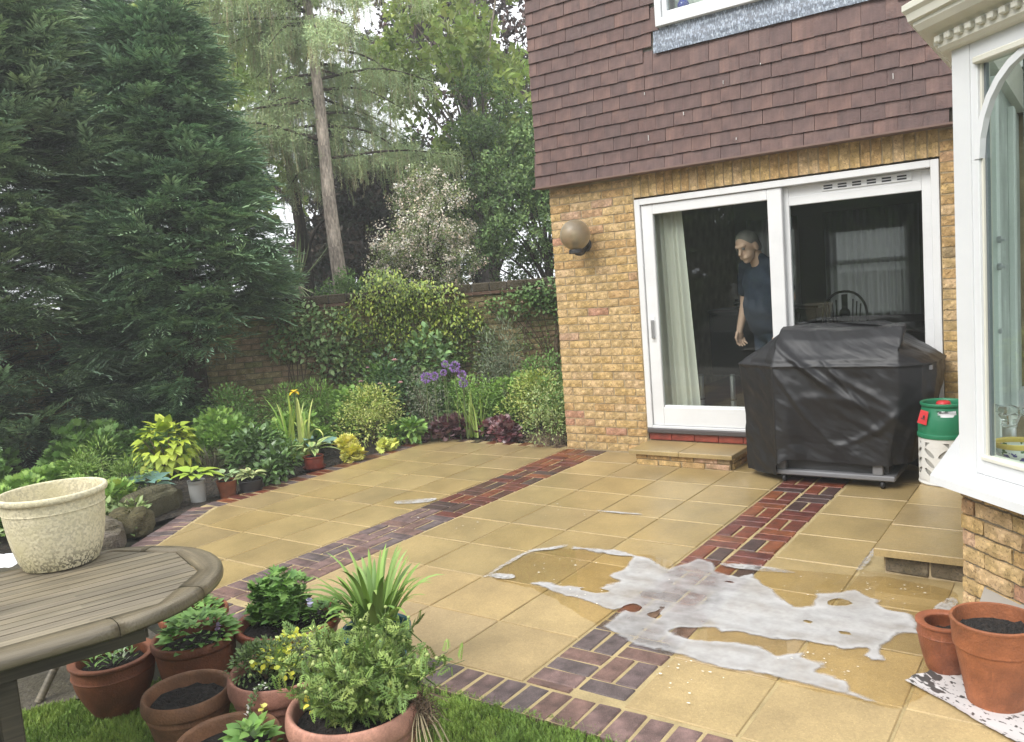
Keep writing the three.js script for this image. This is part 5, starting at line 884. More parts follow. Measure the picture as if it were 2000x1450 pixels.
// ================================================================ garden table
const TB = thing('garden_table', 'weathered oval garden table with slatted top and rounded rim', 'table', [0.885, 0, 4.495], Math.atan2(-(-0.95), 0.314));
{ // local +x: long axis towards the patio; local z: across
  rnd = rng(91);
  const H = 0.72, b = 0.475, a = 0.50, Lb = 0.62; // half width, end radius, straight part behind the origin
  const out = []; for (let i = 0; i <= 24; i++) { const q = -Math.PI / 2 + Math.PI * i / 24; out.push([Math.cos(q) * a, Math.sin(q) * b]); } for (let i = 0; i <= 24; i++) { const q = Math.PI / 2 + Math.PI * i / 24; out.push([-Lb + Math.cos(q) * a, Math.sin(q) * b]); }
  const inn = [[0.20, -0.385], [0.385, -0.155], [0.385, 0.155], [0.20, 0.385], [-Lb - 0.2, 0.385], [-Lb - 0.385, 0.155], [-Lb - 0.385, -0.155], [-Lb - 0.2, -0.385]];
  // rim in segments: each from the inner polygon to the outer curve, with a rounded edge
  const ringPt = (q) => { const p = out[((q % out.length) + out.length) % out.length]; return p; };
  const near = (p) => { let m = 1e9, k = 0; inn.forEach((s, i) => { const e = inn[(i + 1) % inn.length], dx = e[0] - s[0], dz = e[1] - s[1], t = clamp(((p[0] - s[0]) * dx + (p[1] - s[1]) * dz) / (dx * dx + dz * dz), 0, 1), q = [s[0] + dx * t, s[1] + dz * t], D = Math.hypot(p[0] - q[0], p[1] - q[1]); if (D < m) { m = D; k = q; } }); return k; };
  const ray = (p) => { const c = p[0] > 0 ? [0, 0] : p[0] < -Lb ? [-Lb, 0] : [p[0], 0]; let best = null; inn.forEach((s, i) => { const e = inn[(i + 1) % inn.length], rx = p[0] - c[0], rz = p[1] - c[1], sx = e[0] - s[0], sz = e[1] - s[1], den = rx * sz - rz * sx; if (Math.abs(den) < 1e-9) return; const t = ((s[0] - c[0]) * sz - (s[1] - c[1]) * sx) / den, u = ((s[0] - c[0]) * rz - (s[1] - c[1]) * rx) / den; if (t > 0 && t <= 1.001 && u >= -1e-6 && u <= 1 + 1e-6 && (!best || t > best[2])) best = [c[0] + rx * t, c[1] + rz * t, t]; }); return best || near(p); };
  const prof = [[0, 0], [0.55, 0.0005], [0.8, -0.001], [0.92, -0.006], [0.985, -0.016], [1, -0.026], [0.985, -0.037], [0.93, -0.044], [0.3, -0.045]];
  const cuts = [0, 6, 18, 24, 25, 31, 43, 49]; const N = out.length;
  const segs = [[1, 5.97], [6.03, 17.97], [18.03, 23], [23.04, 25.96], [26, 30.97], [31.03, 42.97], [43.03, 48], [48.04, 50.96]];
  const at = (q) => { const i = Math.floor(q), f = q - i, A = ringPt(i), B = ringPt(i + 1); return [lerp(A[0], B[0], f), lerp(A[1], B[1], f)]; };
  for (const [q0, q1] of segs) {
    const k = Math.max(3, Math.round((q1 - q0) * 2)), pos = [], idx = [], uv = [];
    for (let i = 0; i <= k; i++) { const o = at(lerp(q0, q1, i / k)), n = ray(o); prof.forEach((p, j) => { pos.push(lerp(n[0], o[0], p[0]), H + p[1], lerp(n[1], o[1], p[0])); uv.push(i * 0.06, p[0] * 0.1 - p[1]); }); }
    for (let i = 0; i < k; i++) for (let j = 0; j < prof.length; j++) { const w = prof.length, j2 = (j + 1) % w; idx.push(i * w + j, (i + 1) * w + j, i * w + j2, i * w + j2, (i + 1) * w + j, (i + 1) * w + j2); }
    for (const i of [0, k]) { const w = prof.length; for (let j = 1; j < w - 1; j++) idx.push(i * w, i * w + j, i * w + j + 1); }
    const g = new THREE.BufferGeometry(); g.setAttribute('position', new THREE.Float32BufferAttribute(pos, 3)); g.setAttribute('uv', new THREE.Float32BufferAttribute(uv, 2)); g.setIndex(idx); g.computeVertexNormals();
    mesh('rim_segment', g, M.rimWood, TB);
  }
  // slats along x, cut to the inner outline
  const nS = 15, sw = 0.77 / nS;
  for (let i = 0; i < nS; i++) {
    const z0 = -0.385 + i * sw + 0.003, z1 = -0.385 + (i + 1) * sw - 0.003; let poly = inn.map((p) => [p[0], p[1]]);
    poly = clipPoly(poly, 0, 1, z1); poly = clipPoly(poly, 0, -1, -z0);
    mesh('slat', prism(poly, H - 0.024, H - 0.002 + rr(-0.001, 0.0005), 0.002), pick(M.wood), TB);
  }
  mesh('slat_bearer', [box(-Lb - 0.1, -Lb, H - 0.07, H - 0.046, -0.36, 0.36), box(-0.05, 0.05, H - 0.07, H - 0.046, -0.36, 0.36)], M.darkWood, TB);
  for (const z of [-0.36, 0.36]) mesh('apron', box(-Lb - 0.15, 0.15, H - 0.115, H - 0.046, z - 0.014, z + 0.014, 0.002), M.darkWood, TB);
  for (const x of [-Lb - 0.15, 0.15]) mesh('apron', box(x - 0.014, x + 0.014, H - 0.115, H - 0.046, -0.346, 0.346, 0.002), M.darkWood, TB);
  for (const [x, z] of [[-Lb - 0.12, -0.33], [-Lb - 0.12, 0.33], [-0.24, -0.33], [-0.24, 0.33]]) mesh('leg', box(x - 0.03, x + 0.03, -0.02, H - 0.046, z - 0.0 - 0.015, z + 0.015, 0.005), M.darkWood, TB);  // leg colour darkened to paint in the shade below the tabletop
}
{ // folding chair pushed below the table, seen between its legs
  const c = thing('folding_chair', 'weathered wooden folding chair tucked under the garden table', 'chair', [-0.25, -0.018, 4.1], 0.12);
  const m = M.wood[1];
  for (const x of [-0.2, 0.2]) { mesh('leg', tube([V(x, 0, 0.22), V(x, 0.43, -0.12)], 0.017, 6), m, c); mesh('leg', tube([V(x * 0.86, 0, -0.22), V(x * 0.86, 0.5, 0.16)], 0.017, 6), m, c); }
  for (let i = 0; i < 6; i++) mesh('seat_slat', box(-0.21, 0.21, 0.42, 0.438, -0.18 + i * 0.062, -0.13 + i * 0.062, 0.004), m, c);
  mesh('stretcher', tube([V(-0.2, 0.12, 0.125), V(0.2, 0.12, 0.125)], 0.014, 6), m, c); mesh('stretcher', tube([V(-0.17, 0.14, -0.115), V(0.17, 0.14, -0.115)], 0.014, 6), m, c);
}
// big stone-coloured planter on the table
{
  const p = thing('stone_planter', 'large empty stone-coloured planter, mottled with algae, on the garden table', 'planter', [0.515, 0.721, 4.35]);
  // algae and soot specks, thickest round the foot as the photograph shows
  T.planter = tex(1024, (u, v) => { const h = clamp(v / 0.42, 0, 1), a = fbm(u, v, 6, 5, 201), f = fbm(u, v, 120, 2, 203), g = vn(u, v, 300, 205), w = sstep(0.45, 0.02, h) * (0.35 + a * 0.9) + sstep(0.3, 0.7, a) * 0.18; const k = 0.93 + (a - 0.5) * 0.22 - w * 0.62 * sstep(0.44, 0.62, f) - (g < 0.06 ? 0.2 : 0) - 0.06 * w; return [k, k * 0.985, k * (0.86 + a * 0.14)]; });
  T.planter.repeat.set(1, 1);
  mesh('planter_body', lathe(smoothProf([[0, 0], [0.118, 0], [0.135, 0.012], [0.15, 0.05], [0.165, 0.12], [0.174, 0.19], [0.177, 0.222], [0.18, 0.225], [0.178, 0.23], [0.181, 0.262], [0.189, 0.266], [0.193, 0.276], [0.191, 0.287], [0.184, 0.29], [0.177, 0.286], [0.174, 0.26], [0.168, 0.19], [0.155, 0.1], [0.13, 0.03], [0, 0.022]], 3), 72), mat([0.74, 0.69, 0.52], 0.75, { map: T.planter, bumpMap: retex(T.fine, 3), bumpScale: 0.002 }), p);
  const n = mesh('crumpled_paper', (() => { const g = new THREE.PlaneGeometry(0.22, 0.16, 14, 10), q = g.attributes.position; for (let i = 0; i < q.count; i++) q.setZ(i, 0.004 + 0.02 * fbm(q.getX(i) * 3 + 2, q.getY(i) * 3 + 2, 16, 3, 3)); g.rotateX(-Math.PI / 2); g.computeVertexNormals(); return g; })(), mat([0.72, 0.73, 0.78], 0.8, { side: THREE.DoubleSide }), null);
  n.name = numbered('crumpled_paper'); n.position.set(0.28, 0.721, 4.47); n.rotation.y = 0.5; scene.add(n); dress(n, 'crumpled white paper lying behind the planter on the table', 'paper');
}
// ================================================================ pots
rnd = rng(101);
function pot(name, label, cat, x, z, R, H, m, o = {}) {
  const t = thing(name, label, cat, [x, o.y ?? -0.022, z], o.turn || 0, o.group), bR = R * (o.taper || 0.62), th = 0.016, lip = o.lip ?? 0.035;
  let prof;
  if (o.kind === 'bowl') prof = [[0, 0], [bR * 0.75, 0], [bR * 0.95, 0.01], [R * 0.86, H * 0.45], [R * 0.94, H * 0.72], [R * 0.95, H * 0.74], [R * 0.97, H * 0.75], [R * 0.95, H * 0.78], [R * 0.94, H * 0.92], [R, H * 0.955], [R * 1.0, H * 0.99], [R * 0.97, H], [R - th * 1.8, H * 0.985], [R - th * 2.1, H * 0.93], [R * 0.82, H * 0.7], [R * 0.8, H * 0.5]];
  else if (o.kind === 'rolled') prof = [[0, 0], [bR, 0], [bR * 1.02, 0.008], [lerp(bR, R, 0.55), H * 0.55], [R * 0.885, H * 0.66], [R * 0.90, H * 0.68], [R * 0.915, H * 0.70], [R * 0.905, H * 0.73], [R * 0.90, H * 0.765], [R * 0.93, H * 0.775], [R * 0.985, H * 0.80], [R, H * 0.87], [R * 0.985, H * 0.95], [R * 0.95, H], [R * 0.89, H * 0.985], [R * 0.86, H * 0.93], [R * 0.83, H * 0.75], [R * 0.76, H * 0.5]];
  else if (o.kind === 'flower') prof = [[0, 0], [bR, 0], [bR * 1.02, 0.006], [R * 0.90, H * 0.665], [R * 0.905, H * 0.685], [R * 0.93, H * 0.69], [R * 0.945, H * 0.70], [R * 0.985, H * 0.95], [R, H * 0.965], [R, H * 0.99], [R * 0.98, H], [R * 0.93, H * 0.995], [R * 0.915, H * 0.97], [R * 0.87, H * 0.7], [R * 0.84, H * 0.5]];
  else prof = [[0, 0], [bR, 0], [bR * 1.03, 0.008], [lerp(bR, R, 0.6), H * 0.6], [R * 0.93, H * 0.84], [R * 0.96, H * 0.86], [R, H * 0.9], [R, H * 0.965], [R * 0.97, H], [R * 0.90, H * 0.985], [R * 0.875, H * 0.93], [R * 0.84, H * 0.75], [R * 0.79, H * 0.5]];
  mesh('pot_body', lathe(prof.length ? smoothProf(prof, 3) : prof, 56), m, t);
  if (!o.empty) { // uneven compost
    const n = 22, g = new THREE.CircleGeometry(R * (o.soilR || 0.86), 40, 0, Math.PI * 2), sy = H * (o.soil || 0.86), pos = [], idx = [], uv = [];
    const rR = R * (o.soilR || 0.845); for (let j = 0; j <= 10; j++) for (let i = 0; i < n; i++) { const a = i / n * 6.283, r = rR * j / 10, px = Math.cos(a) * r, pz = Math.sin(a) * r; pos.push(px, sy + (j < 10 ? (fbm(px * 1.5 + 3, pz * 1.5 + 3, 32, 3, 5) - 0.5) * 0.045 : -0.01), pz); uv.push(px, pz); }
    for (let j = 0; j < 10; j++) for (let i = 0; i < n; i++) { const k = (i + 1) % n; idx.push(j * n + i, j * n + k, (j + 1) * n + i, j * n + k, (j + 1) * n + k, (j + 1) * n + i); }
    const sg = new THREE.BufferGeometry(); sg.setAttribute('position', new THREE.Float32BufferAttribute(pos, 3)); sg.setAttribute('uv', new THREE.Float32BufferAttribute(uv, 2)); sg.setIndex(idx); sg.computeVertexNormals();
    mesh('compost', sg, M.soil, t);
  }
  t.userData.soilY = H * (o.soil || 0.86) + (o.y ?? -0.022);
  return t;
}
const terra = clay([0.40, 0.135, 0.055]), terraShaded = clay([0.30, 0.11, 0.05]), terraBrown = clay([0.33, 0.17, 0.085]), pink = clay([0.66, 0.33, 0.235]), pinkPale = clay([0.70, 0.37, 0.27]), glazeRed = clay([0.38, 0.115, 0.055], 0.35);  // darker wet terracotta has the shading on its two pots put into the colour
M.blueGlaze = mat([0.06, 0.22, 0.27], 0.15, { map: retex(T.mottle, 3) });
const P1 = pot('terracotta_bowl', 'dark round terracotta bowl of seedlings below the garden table edge', 'pot', 0.37, 4.14, 0.172, 0.245, terraShaded, { kind: 'bowl', taper: 0.6, soil: 0.8 });
const P2 = pot('terracotta_pot', 'terracotta pot with incised leaf pattern and a bushy pansy plant', 'pot', 0.63, 3.91, 0.178, 0.295, terraShaded, { taper: 0.7, soil: 0.84 });
for (let k = 0; k < 14; k++) { const a = 0.1 + k * 0.449, hh = k % 2 ? 1 : -1; for (let i = 0; i < 3; i++) { const q = []; for (let j = 0; j <= 4; j++) { const u = j / 4, y = lerp(0.06 + i * 0.022, 0.15 + i * 0.022, u), r = lerp(0.7, 0.93, clamp(y / 0.27, 0, 1)) * 0.178; const b = a + hh * (u - 0.5) * 0.3; q.push(V(Math.cos(b) * (r + 0.001), y, Math.sin(b) * (r + 0.001))); } mesh('raised_rib', tube(q, 0.0035, 5, 5), terraShaded, P2); } }
const P3 = pot('terracotta_pot', 'half-hidden terracotta pot with pansy leaves behind the table rim', 'pot', 0.36, 3.74, 0.155, 0.285, terra, { soil: 0.86 });
const P4 = pot('terracotta_pot', 'brown terracotta pot of bare compost between the other pots', 'pot', 1.0, 4.19, 0.165, 0.265, terraBrown, { kind: 'rolled', taper: 0.66, soil: 0.84 });
const P5 = pot('terracotta_pot', 'brown pot of bare compost with one yellow pansy, nearest the camera', 'pot', 1.45, 4.33, 0.175, 0.27, terraBrown, { kind: 'rolled', taper: 0.66, soil: 0.84 });
const P6 = pot('terracotta_bowl', 'wide glossy terracotta bowl with a leafy green pansy clump', 'pot', 0.88, 3.61, 0.23, 0.295, glazeRed, { taper: 0.62, soil: 0.88, soilR: 0.87 });
const P7 = pot('pink_pot', 'pale pink pot with rolled rim, trailing and yellow-leaved plants', 'pot', 1.30, 3.985, 0.195, 0.325, pink, { kind: 'rolled', taper: 0.68, soil: 0.9 });
for (let k = 0; k < 9; k++) { const a = k * 0.698, q = []; for (let i = 0; i <= 12; i++) { const u = i / 12, b = a + (u - 0.5) * 0.62, y = 0.135 - 0.035 * (1 - (2 * u - 1) ** 2), r = lerp(0.68, 0.9, clamp(y / 0.215, 0, 1)) * 0.195; q.push(V(Math.cos(b) * r, y, Math.sin(b) * r)); } mesh('swag', tube(q, 0.007, 6, 12), pink, P7); mesh('rosette', moved(lathe(smoothProf([[0, -0.008], [0.012, -0.006], [0.018, 0], [0.012, 0.006], [0, 0.008]], 2), 10), Math.cos(a + 0.31) * 0.168, 0.14, Math.sin(a + 0.31) * 0.168), pink, P7); }
const P8 = pot('pink_pot', 'big pale pink pot with an overgrown feathery plant and matted roots', 'pot', 1.76, 4.05, 0.226, 0.34, pinkPale, { kind: 'rolled', taper: 0.68, soil: 0.86 });
const P9 = pot('blue_glazed_pot', 'blue glazed pot holding strap-leaved lilies at the lawn edge', 'pot', 1.235, 3.43, 0.152, 0.25, M.blueGlaze, { taper: 0.66, soil: 0.9 });
const PR = pot('terracotta_pot', 'tall terracotta flowerpot of dark compost beside the conservatory wall', 'pot', 3.475, 2.52, 0.148, 0.315, clay([0.46, 0.165, 0.065], 0.65), { kind: 'flower', taper: 0.64, soil: 0.86, y: 0.005 });
const PS = pot('terracotta_bowl', 'small round terracotta bowl tucked behind the tall flowerpot', 'pot', 3.285, 2.34, 0.105, 0.2, clay([0.40, 0.135, 0.06], 0.5), { kind: 'bowl', taper: 0.7, soil: 0.72, y: 0.005 });
{ // plastic sheet under the two pots
  const g = new THREE.PlaneGeometry(1, 1, 40, 30), p = g.attributes.position, q = [[3.17, 2.52], [3.30, 2.24], [3.85, 2.5], [3.72, 2.9]];
  for (let i = 0; i < p.count; i++) { const u = p.getX(i) + 0.5, v = p.getY(i) + 0.5, x = lerp(lerp(q[0][0], q[3][0], u), lerp(q[1][0], q[2][0], u), v), z = lerp(lerp(q[0][1], q[3][1], u), lerp(q[1][1], q[2][1], u), v), e = Math.min(u, v, 1 - u, 1 - v); p.setXYZ(i, x + (fbm(u, v, 6, 2, 3) - 0.5) * 0.03, 0.0045 + Math.max(0, fbm(u, v, 8, 3, 9) - 0.5) * 0.02 * sstep(0.3, 0.05, e) + 0.006 * sstep(0.06, 0, e), z + (fbm(u, v, 6, 2, 13) - 0.5) * 0.03); }
  g.computeVertexNormals();
  const dirt = tex(256, (u, v) => { const a = fbm(u, v, 6, 4, 161), b = fbm(u, v, 40, 2, 163); const k = a > 0.66 || b > 0.74 ? 0.35 : 0.88; return [k, k * 0.98, k * 0.96]; });
  const o = mesh('plastic_sheet', g, mat([0.75, 0.76, 0.78], 0.3, { map: dirt, side: THREE.DoubleSide }), null); o.name = numbered('plastic_sheet'); scene.add(o); dress(o, 'crumpled white plastic sheet with spilt soil under the flowerpots', 'plastic sheet');
}
// ---------------------------------------------------------------- what grows in the pots (things of their own, rooted in the compost)
const inPot = (P, name, label, cat, dx = 0, dz = 0) => thing(name, label, cat, [P.position.x + dx, P.userData.soilY - 0.005, P.position.z + dz], rr(0, 6));
const pansyGreen = [[0.10, 0.20, 0.04], [0.13, 0.25, 0.055], [0.08, 0.17, 0.035], [0.15, 0.28, 0.06]];
const rosette = (t, n, spread, h, tm, cols, m = M.leaf) => { const Lf = new Leaves(); for (let i = 0; i < n; i++) { const a = i * 2.399, r = spread * Math.sqrt((i + 0.5) / n), y = h * (1 - 0.75 * (r / spread) ** 2) * rr(0.7, 1.05); Lf.add(tm, place(V(Math.cos(a) * r, y, Math.sin(a) * r), V(Math.cos(a), rr(0.2, 1.0), Math.sin(a)), rr(-0.5, 0.5), rr(0.7, 1.25)), vary(pick(cols), 0.22)); } return mesh('foliage', Lf.geo(), m, t); };
const pansyLeaf = leafT(0.05, 0.03, 4, 0.25, 0.5, (t) => Math.sin(Math.PI * Math.pow(t, 0.8)) * (1 + 0.12 * Math.cos(t * 20)));
function pansy(t, x, y, z, s, c1, c2) { const L = new Leaves(), tm = leafT(0.024, 0.026, 3, 0.1, 0.2, round); for (let i = 0; i < 5; i++) { const a = i * 1.2566; L.add(tm, place(V(x, y, z), V(Math.cos(a), Math.sin(a) * 0.9, 0.25), 0, s), vary(i < 2 ? c1 : c2, 0.08)); } mesh('flower', L.geo(), M.dull, t); mesh('flower_stalk', tube([V(x * 0.6, 0, z * 0.6), V(x * 0.9, y * 0.6, z * 0.9), V(x, y, z)], 0.0016, 5, 5), M.stem, t); }
{
  let t = inPot(P1, 'pansy_seedlings', 'small variegated seedlings sprouting in the dark terracotta bowl', 'seedling', -0.03, 0);
  for (let k = 0; k < 6; k++) { const Lf = new Leaves(), cx = rr(-0.1, 0.1), cz = rr(-0.09, 0.09); for (let i = 0; i < 15; i++) { const a = i * 2.4; Lf.add(leafT(0.045, 0.014, 3, 0.3, 0.3), place(V(cx + Math.cos(a) * 0.012, 0.01 + i * 0.004, cz + Math.sin(a) * 0.012), V(Math.cos(a), rr(0.5, 1.3), Math.sin(a)), 0, rr(0.6, 1.2)), vary(k % 3 === 0 ? [0.3, 0.36, 0.25] : pick(pansyGreen))); } mesh('seedling', Lf.geo(), M.leaf, t); }
  t = inPot(P2, 'pansy_plant', 'leafy pansy with a faded mauve bloom in the incised pot', 'plant', 0.03, 0.0); rosette(t, 170, 0.14, 0.16, pansyLeaf, pansyGreen); pansy(t, -0.05, 0.1, 0.1, 0.9, [0.25, 0.18, 0.26], [0.2, 0.13, 0.2]);
  t = inPot(P3, 'pansy_plant', 'low pansy leaves in the pot half hidden by the table', 'plant'); rosette(t, 90, 0.11, 0.1, pansyLeaf, pansyGreen);
  t = inPot(P6, 'pansy_plant', 'tall bushy pansy clump in the wide glossy bowl', 'plant', -0.06, 0.0); { const Lf = new Leaves(); for (let k = 0; k < 22; k++) { const cx = gauss() * 0.09, cz = gauss() * 0.09, ch = rr(0.1, 0.24) * (1 - 3 * (cx * cx + cz * cz) / 0.05 * 0.2); for (let i = 0; i < 34; i++) { const a = i * 2.4, y = ch * Math.pow(rnd(), 0.6), d = V(Math.cos(a), rr(0, 1.2), Math.sin(a)); Lf.add(rnd() < 0.5 ? lobed : pansyLeaf, place(V(cx + Math.cos(a) * 0.018, y, cz + Math.sin(a) * 0.018), d, rr(-0.6, 0.6), rr(0.55, 1.0)), vary(pick(pansyGreen))); } } mesh('foliage', Lf.geo(), M.leaf, t); } pansy(t, -0.12, 0.19, 0.1, 0.5, [0.2, 0.3, 0.08], [0.2, 0.3, 0.08]);
  t = inPot(P6, 'pansy_plant', 'small pansy with one pale mauve flower at the bowl edge', 'plant', 0.12, -0.1); rosette(t, 70, 0.07, 0.1, pansyLeaf, pansyGreen); pansy(t, -0.02, 0.1, 0.05, 1.1, [0.55, 0.52, 0.72], [0.62, 0.6, 0.75]);
  t = inPot(P5, 'pansy_plant', 'young green pansy with yellow buds in the nearest brown pot', 'plant', 0.1, -0.02); rosette(t, 46, 0.065, 0.11, leafT(0.055, 0.034, 4, 0.3, 0.5), pansyGreen); pansy(t, -0.16, 0.07, 0.07, 0.9, [0.7, 0.65, 0.12], [0.72, 0.68, 0.2]);
  // pink pot with mixed trailing plants
  t = inPot(P7, 'trailing_sedum', 'dense tiny-leaved trailing plant filling the pink pot', 'plant', -0.06, 0.02); mound(t, { rx: 0.13, ry: 0.1, rz: 0.15, n: 1500, leaf: L_.tiny, size: [0.55, 0.9], cols: [[0.10, 0.16, 0.05], [0.14, 0.21, 0.07], [0.08, 0.13, 0.04]], stems: 6 });
  { const q = [V(0.1, 0.05, 0.1), V(0.15, 0.03, 0.16), V(0.17, -0.05, 0.19), V(0.18, -0.12, 0.2)]; }
  t = inPot(P7, 'golden_creeper', 'yellow-leaved creeping plant along the pink pot rim', 'plant', 0.0, -0.05); { const Lf = new Leaves(); for (let i = 0; i < 420; i++) Lf.add(leafT(0.022, 0.02, 3, 0.1, 0.3, round), place(V(rr(-0.15, 0.14), rr(0.03, 0.1), rr(-0.08, 0.1)), ballDir(1.2), 0, rr(0.6, 1.2)), vary(pick([[0.55, 0.55, 0.06], [0.45, 0.52, 0.08], [0.5, 0.6, 0.2]]), 0.12)); mesh('foliage', Lf.geo(), M.leaf, t); mesh('stems', tube([V(-0.12, 0, 0), V(-0.05, 0.04, 0), V(0.05, 0.03, 0.02), V(0.05, 0.12, 0.03)], 0.002, 5), M.twig, t); }
  t = inPot(P7, 'white_trailer', 'sprig with tiny white flowers hanging over the pink pot rim', 'plant', 0.05, 0.1); t.rotation.y = 0; { const Lf = new Leaves(), c = new THREE.CatmullRomCurve3([V(-0.02, 0.0, -0.03), V(0.02, 0.045, 0.05), V(0.05, 0.02, 0.11), V(0.055, -0.06, 0.125), V(0.04, -0.11, 0.13)]); mesh('stems', tube(c.points, 0.002, 5), M.stem, t); for (let i = 0; i < 170; i++) { const p = c.getPointAt(rnd()); Lf.add(L_.tiny, place(p.add(V(gauss() * 0.012, gauss() * 0.01, gauss() * 0.012)), ballDir(), 0, rr(0.5, 0.9)), rnd() < 0.18 ? [0.8, 0.78, 0.76] : vary([0.13, 0.2, 0.07])); } mesh('foliage', Lf.geo(), M.leaf, t); }
  t = inPot(P7, 'grey_thyme', 'dull grey-green thyme at the back of the pink pot', 'plant', 0.09, -0.08); mound(t, { rx: 0.09, ry: 0.12, rz: 0.09, n: 900, leaf: L_.tiny, size: [0.5, 0.8], cols: [[0.12, 0.15, 0.08], [0.17, 0.19, 0.11]], stems: 5 });
  // overgrown feathery plant: stalks with pinnate leaves and small seed heads
  t = inPot(P8, 'feverfew', 'overgrown feathery green plant with round seed heads spilling from the big pink pot', 'plant', 0.0, -0.03);
  const feather = (() => { const v = [], tt = []; const add = (x, y, a, l, w) => { const o = v.length; v.push([x, y, 0], [x + Math.sin(a) * l * 0.5 - Math.cos(a) * w, y + Math.cos(a) * l * 0.5 + Math.sin(a) * w, 0.002], [x + Math.sin(a) * l, y + Math.cos(a) * l, -0.003], [x + Math.sin(a) * l * 0.5 + Math.cos(a) * w, y + Math.cos(a) * l * 0.5 - Math.sin(a) * w, 0.002]); tt.push([o, o + 3, o + 2], [o, o + 2, o + 1]); }; for (let i = 0; i < 5; i++) { const y = 0.008 + i * 0.011, l = 0.03 - i * 0.003; add(0, y, 0.9, l, 0.0032); add(0, y, -0.9, l, 0.0032); add(Math.sin(0.9) * l * 0.45, y + Math.cos(0.9) * l * 0.45, 0.2, l * 0.5, 0.0026); add(-Math.sin(0.9) * l * 0.45, y + Math.cos(0.9) * l * 0.45, -0.2, l * 0.5, 0.0026); } add(0, 0.05, 0, 0.026, 0.004); return { v, t: tt }; })();
  { const Lf = new Leaves(), st = [], heads = []; for (let s = 0; s < 120; s++) { const a = rr(0, 6.283), r0 = rr(0, 0.1), ln = rr(0.12, 0.33), lean = rr(0.1, 0.95) , b = V(Math.cos(a) * r0, 0, Math.sin(a) * r0), e = V(Math.cos(a) * (r0 + ln * lean), ln * (1 - lean * 0.45), Math.sin(a) * (r0 + ln * lean)), c = new THREE.CatmullRomCurve3([b, b.clone().lerp(e, 0.5).add(V(0, 0.035, 0)), e]); st.push(tube(c.points, (q) => 0.0025 * (1 - 0.5 * q), 4, 5)); for (let i = 0; i < 24; i++) { const u = rr(0.12, 1), p = c.getPointAt(u); Lf.add(feather, place(p, ballDir(0.35), rr(-1, 1), rr(0.5, 1.0)), vary(pick([[0.13, 0.21, 0.045], [0.17, 0.25, 0.055], [0.09, 0.16, 0.03], [0.21, 0.28, 0.07]]), 0.22)); } if (s % 4 === 0) heads.push([e.x * 1.05, e.y + rr(0.02, 0.08), e.z * 1.05, e]); }
    mesh('stems', st, M.stem, t); mesh('foliage', Lf.geo(), M.leaf, t);
    for (const h of heads) { mesh('seed_head', moved(new THREE.SphereGeometry(0.0065, 8, 6), h[0], h[1], h[2]), mat([0.34, 0.4, 0.14], 0.8), t); mesh('flower_stalk', tube([h[3], V(h[0], h[1], h[2])], 0.0012, 4, 2), M.stem, t); }
    for (let i = 0; i < 7; i++) { const a = rr(0, 6), y = leafT(0.03, 0.02, 3, 0.2, 0.6); oneLeaf('leaf', y, place(V(Math.cos(a) * 0.17, rr(0.03, 0.12), Math.sin(a) * 0.17), ballDir(0.3), 0, 1), [0.6, 0.5, 0.06], M.leaf, t).userData.label = 'yellowed leaf'; }
  }
  { const r = thing('dried_root_mat', 'matted brown dry roots hanging over the big pink pot rim', 'roots', [P8.position.x + 0.2, P8.userData.soilY, P8.position.z - 0.1], 0); const Lf = new Leaves(), tm = strap(0.09, 0.004, 1.2, 4, 0.2); for (let i = 0; i < 700; i++) { const d = ballDir(-0.5); Lf.add(tm, place(V(gauss() * 0.05, 0.02 + gauss() * 0.05, gauss() * 0.045), d, rnd() * 6, rr(0.4, 1)), vary(pick([[0.13, 0.085, 0.05], [0.08, 0.055, 0.035], [0.2, 0.14, 0.09]]))); } mesh('root_fibres', Lf.geo(), M.dull, r); const q = []; for (let i = 0; i < 12; i++) { const a = rr(-0.8, 1.2); q.push(tube([V(0, 0.02, 0), V(0.06 * Math.cos(a), 0.01, 0.06 * Math.sin(a) + 0.03), V(0.14 * Math.cos(a), -0.08 - rnd() * 0.1, 0.14 * Math.sin(a) + 0.05)], 0.0018, 4, 5)); } mesh('dry_stalks', q, mat([0.4, 0.33, 0.2], 0.8), r); }
  // strap-leaved lilies: every leaf a mesh
  t = inPot(P9, 'strap_lily', 'clump of arching strap leaves in the blue glazed pot', 'plant');
  for (let i = 0; i < 64; i++) { const a = i * 2.399, out = Math.sqrt(i / 64), L = rr(0.28, 0.44) * (1 - out * 0.1); const tm = strap(L, rr(0.027, 0.038), rr(0.25, 0.9) * (0.4 + out), 10, 0.4, rr(-0.4, 0.4)); const o = oneLeaf('leaf', tm, new THREE.Matrix4(), vary(pick([[0.11, 0.2, 0.035], [0.15, 0.25, 0.045], [0.09, 0.16, 0.03], [0.2, 0.3, 0.08]]), 0.15), M.leaf, t); o.rotation.set(0, a, 0); o.rotateX(0.12 + out * 0.42); o.position.set(Math.sin(a) * 0.05 * out, 0, Math.cos(a) * 0.05 * out); }
  // pot of seedlings plant: dry grass stalks on lawn beside
  const ds = thing('dry_stalks', 'loose dry straw stalks lying on the lawn by the pink pot', 'straw', [2.02, 0.0, 3.98]); for (let i = 0; i < 9; i++) { const a = rr(0, 3.1), l = rr(0.08, 0.2), x = rr(-0.06, 0.12), z = rr(-0.12, 0.2); mesh('stalk', tube([V(x, 0.02, z), V(x + Math.cos(a) * l / 2, rr(0.02, 0.05), z + Math.sin(a) * l / 2), V(x + Math.cos(a) * l, 0.015, z + Math.sin(a) * l)], 0.0013, 4, 5), mat([0.5, 0.44, 0.25], 0.8), ds); }
}
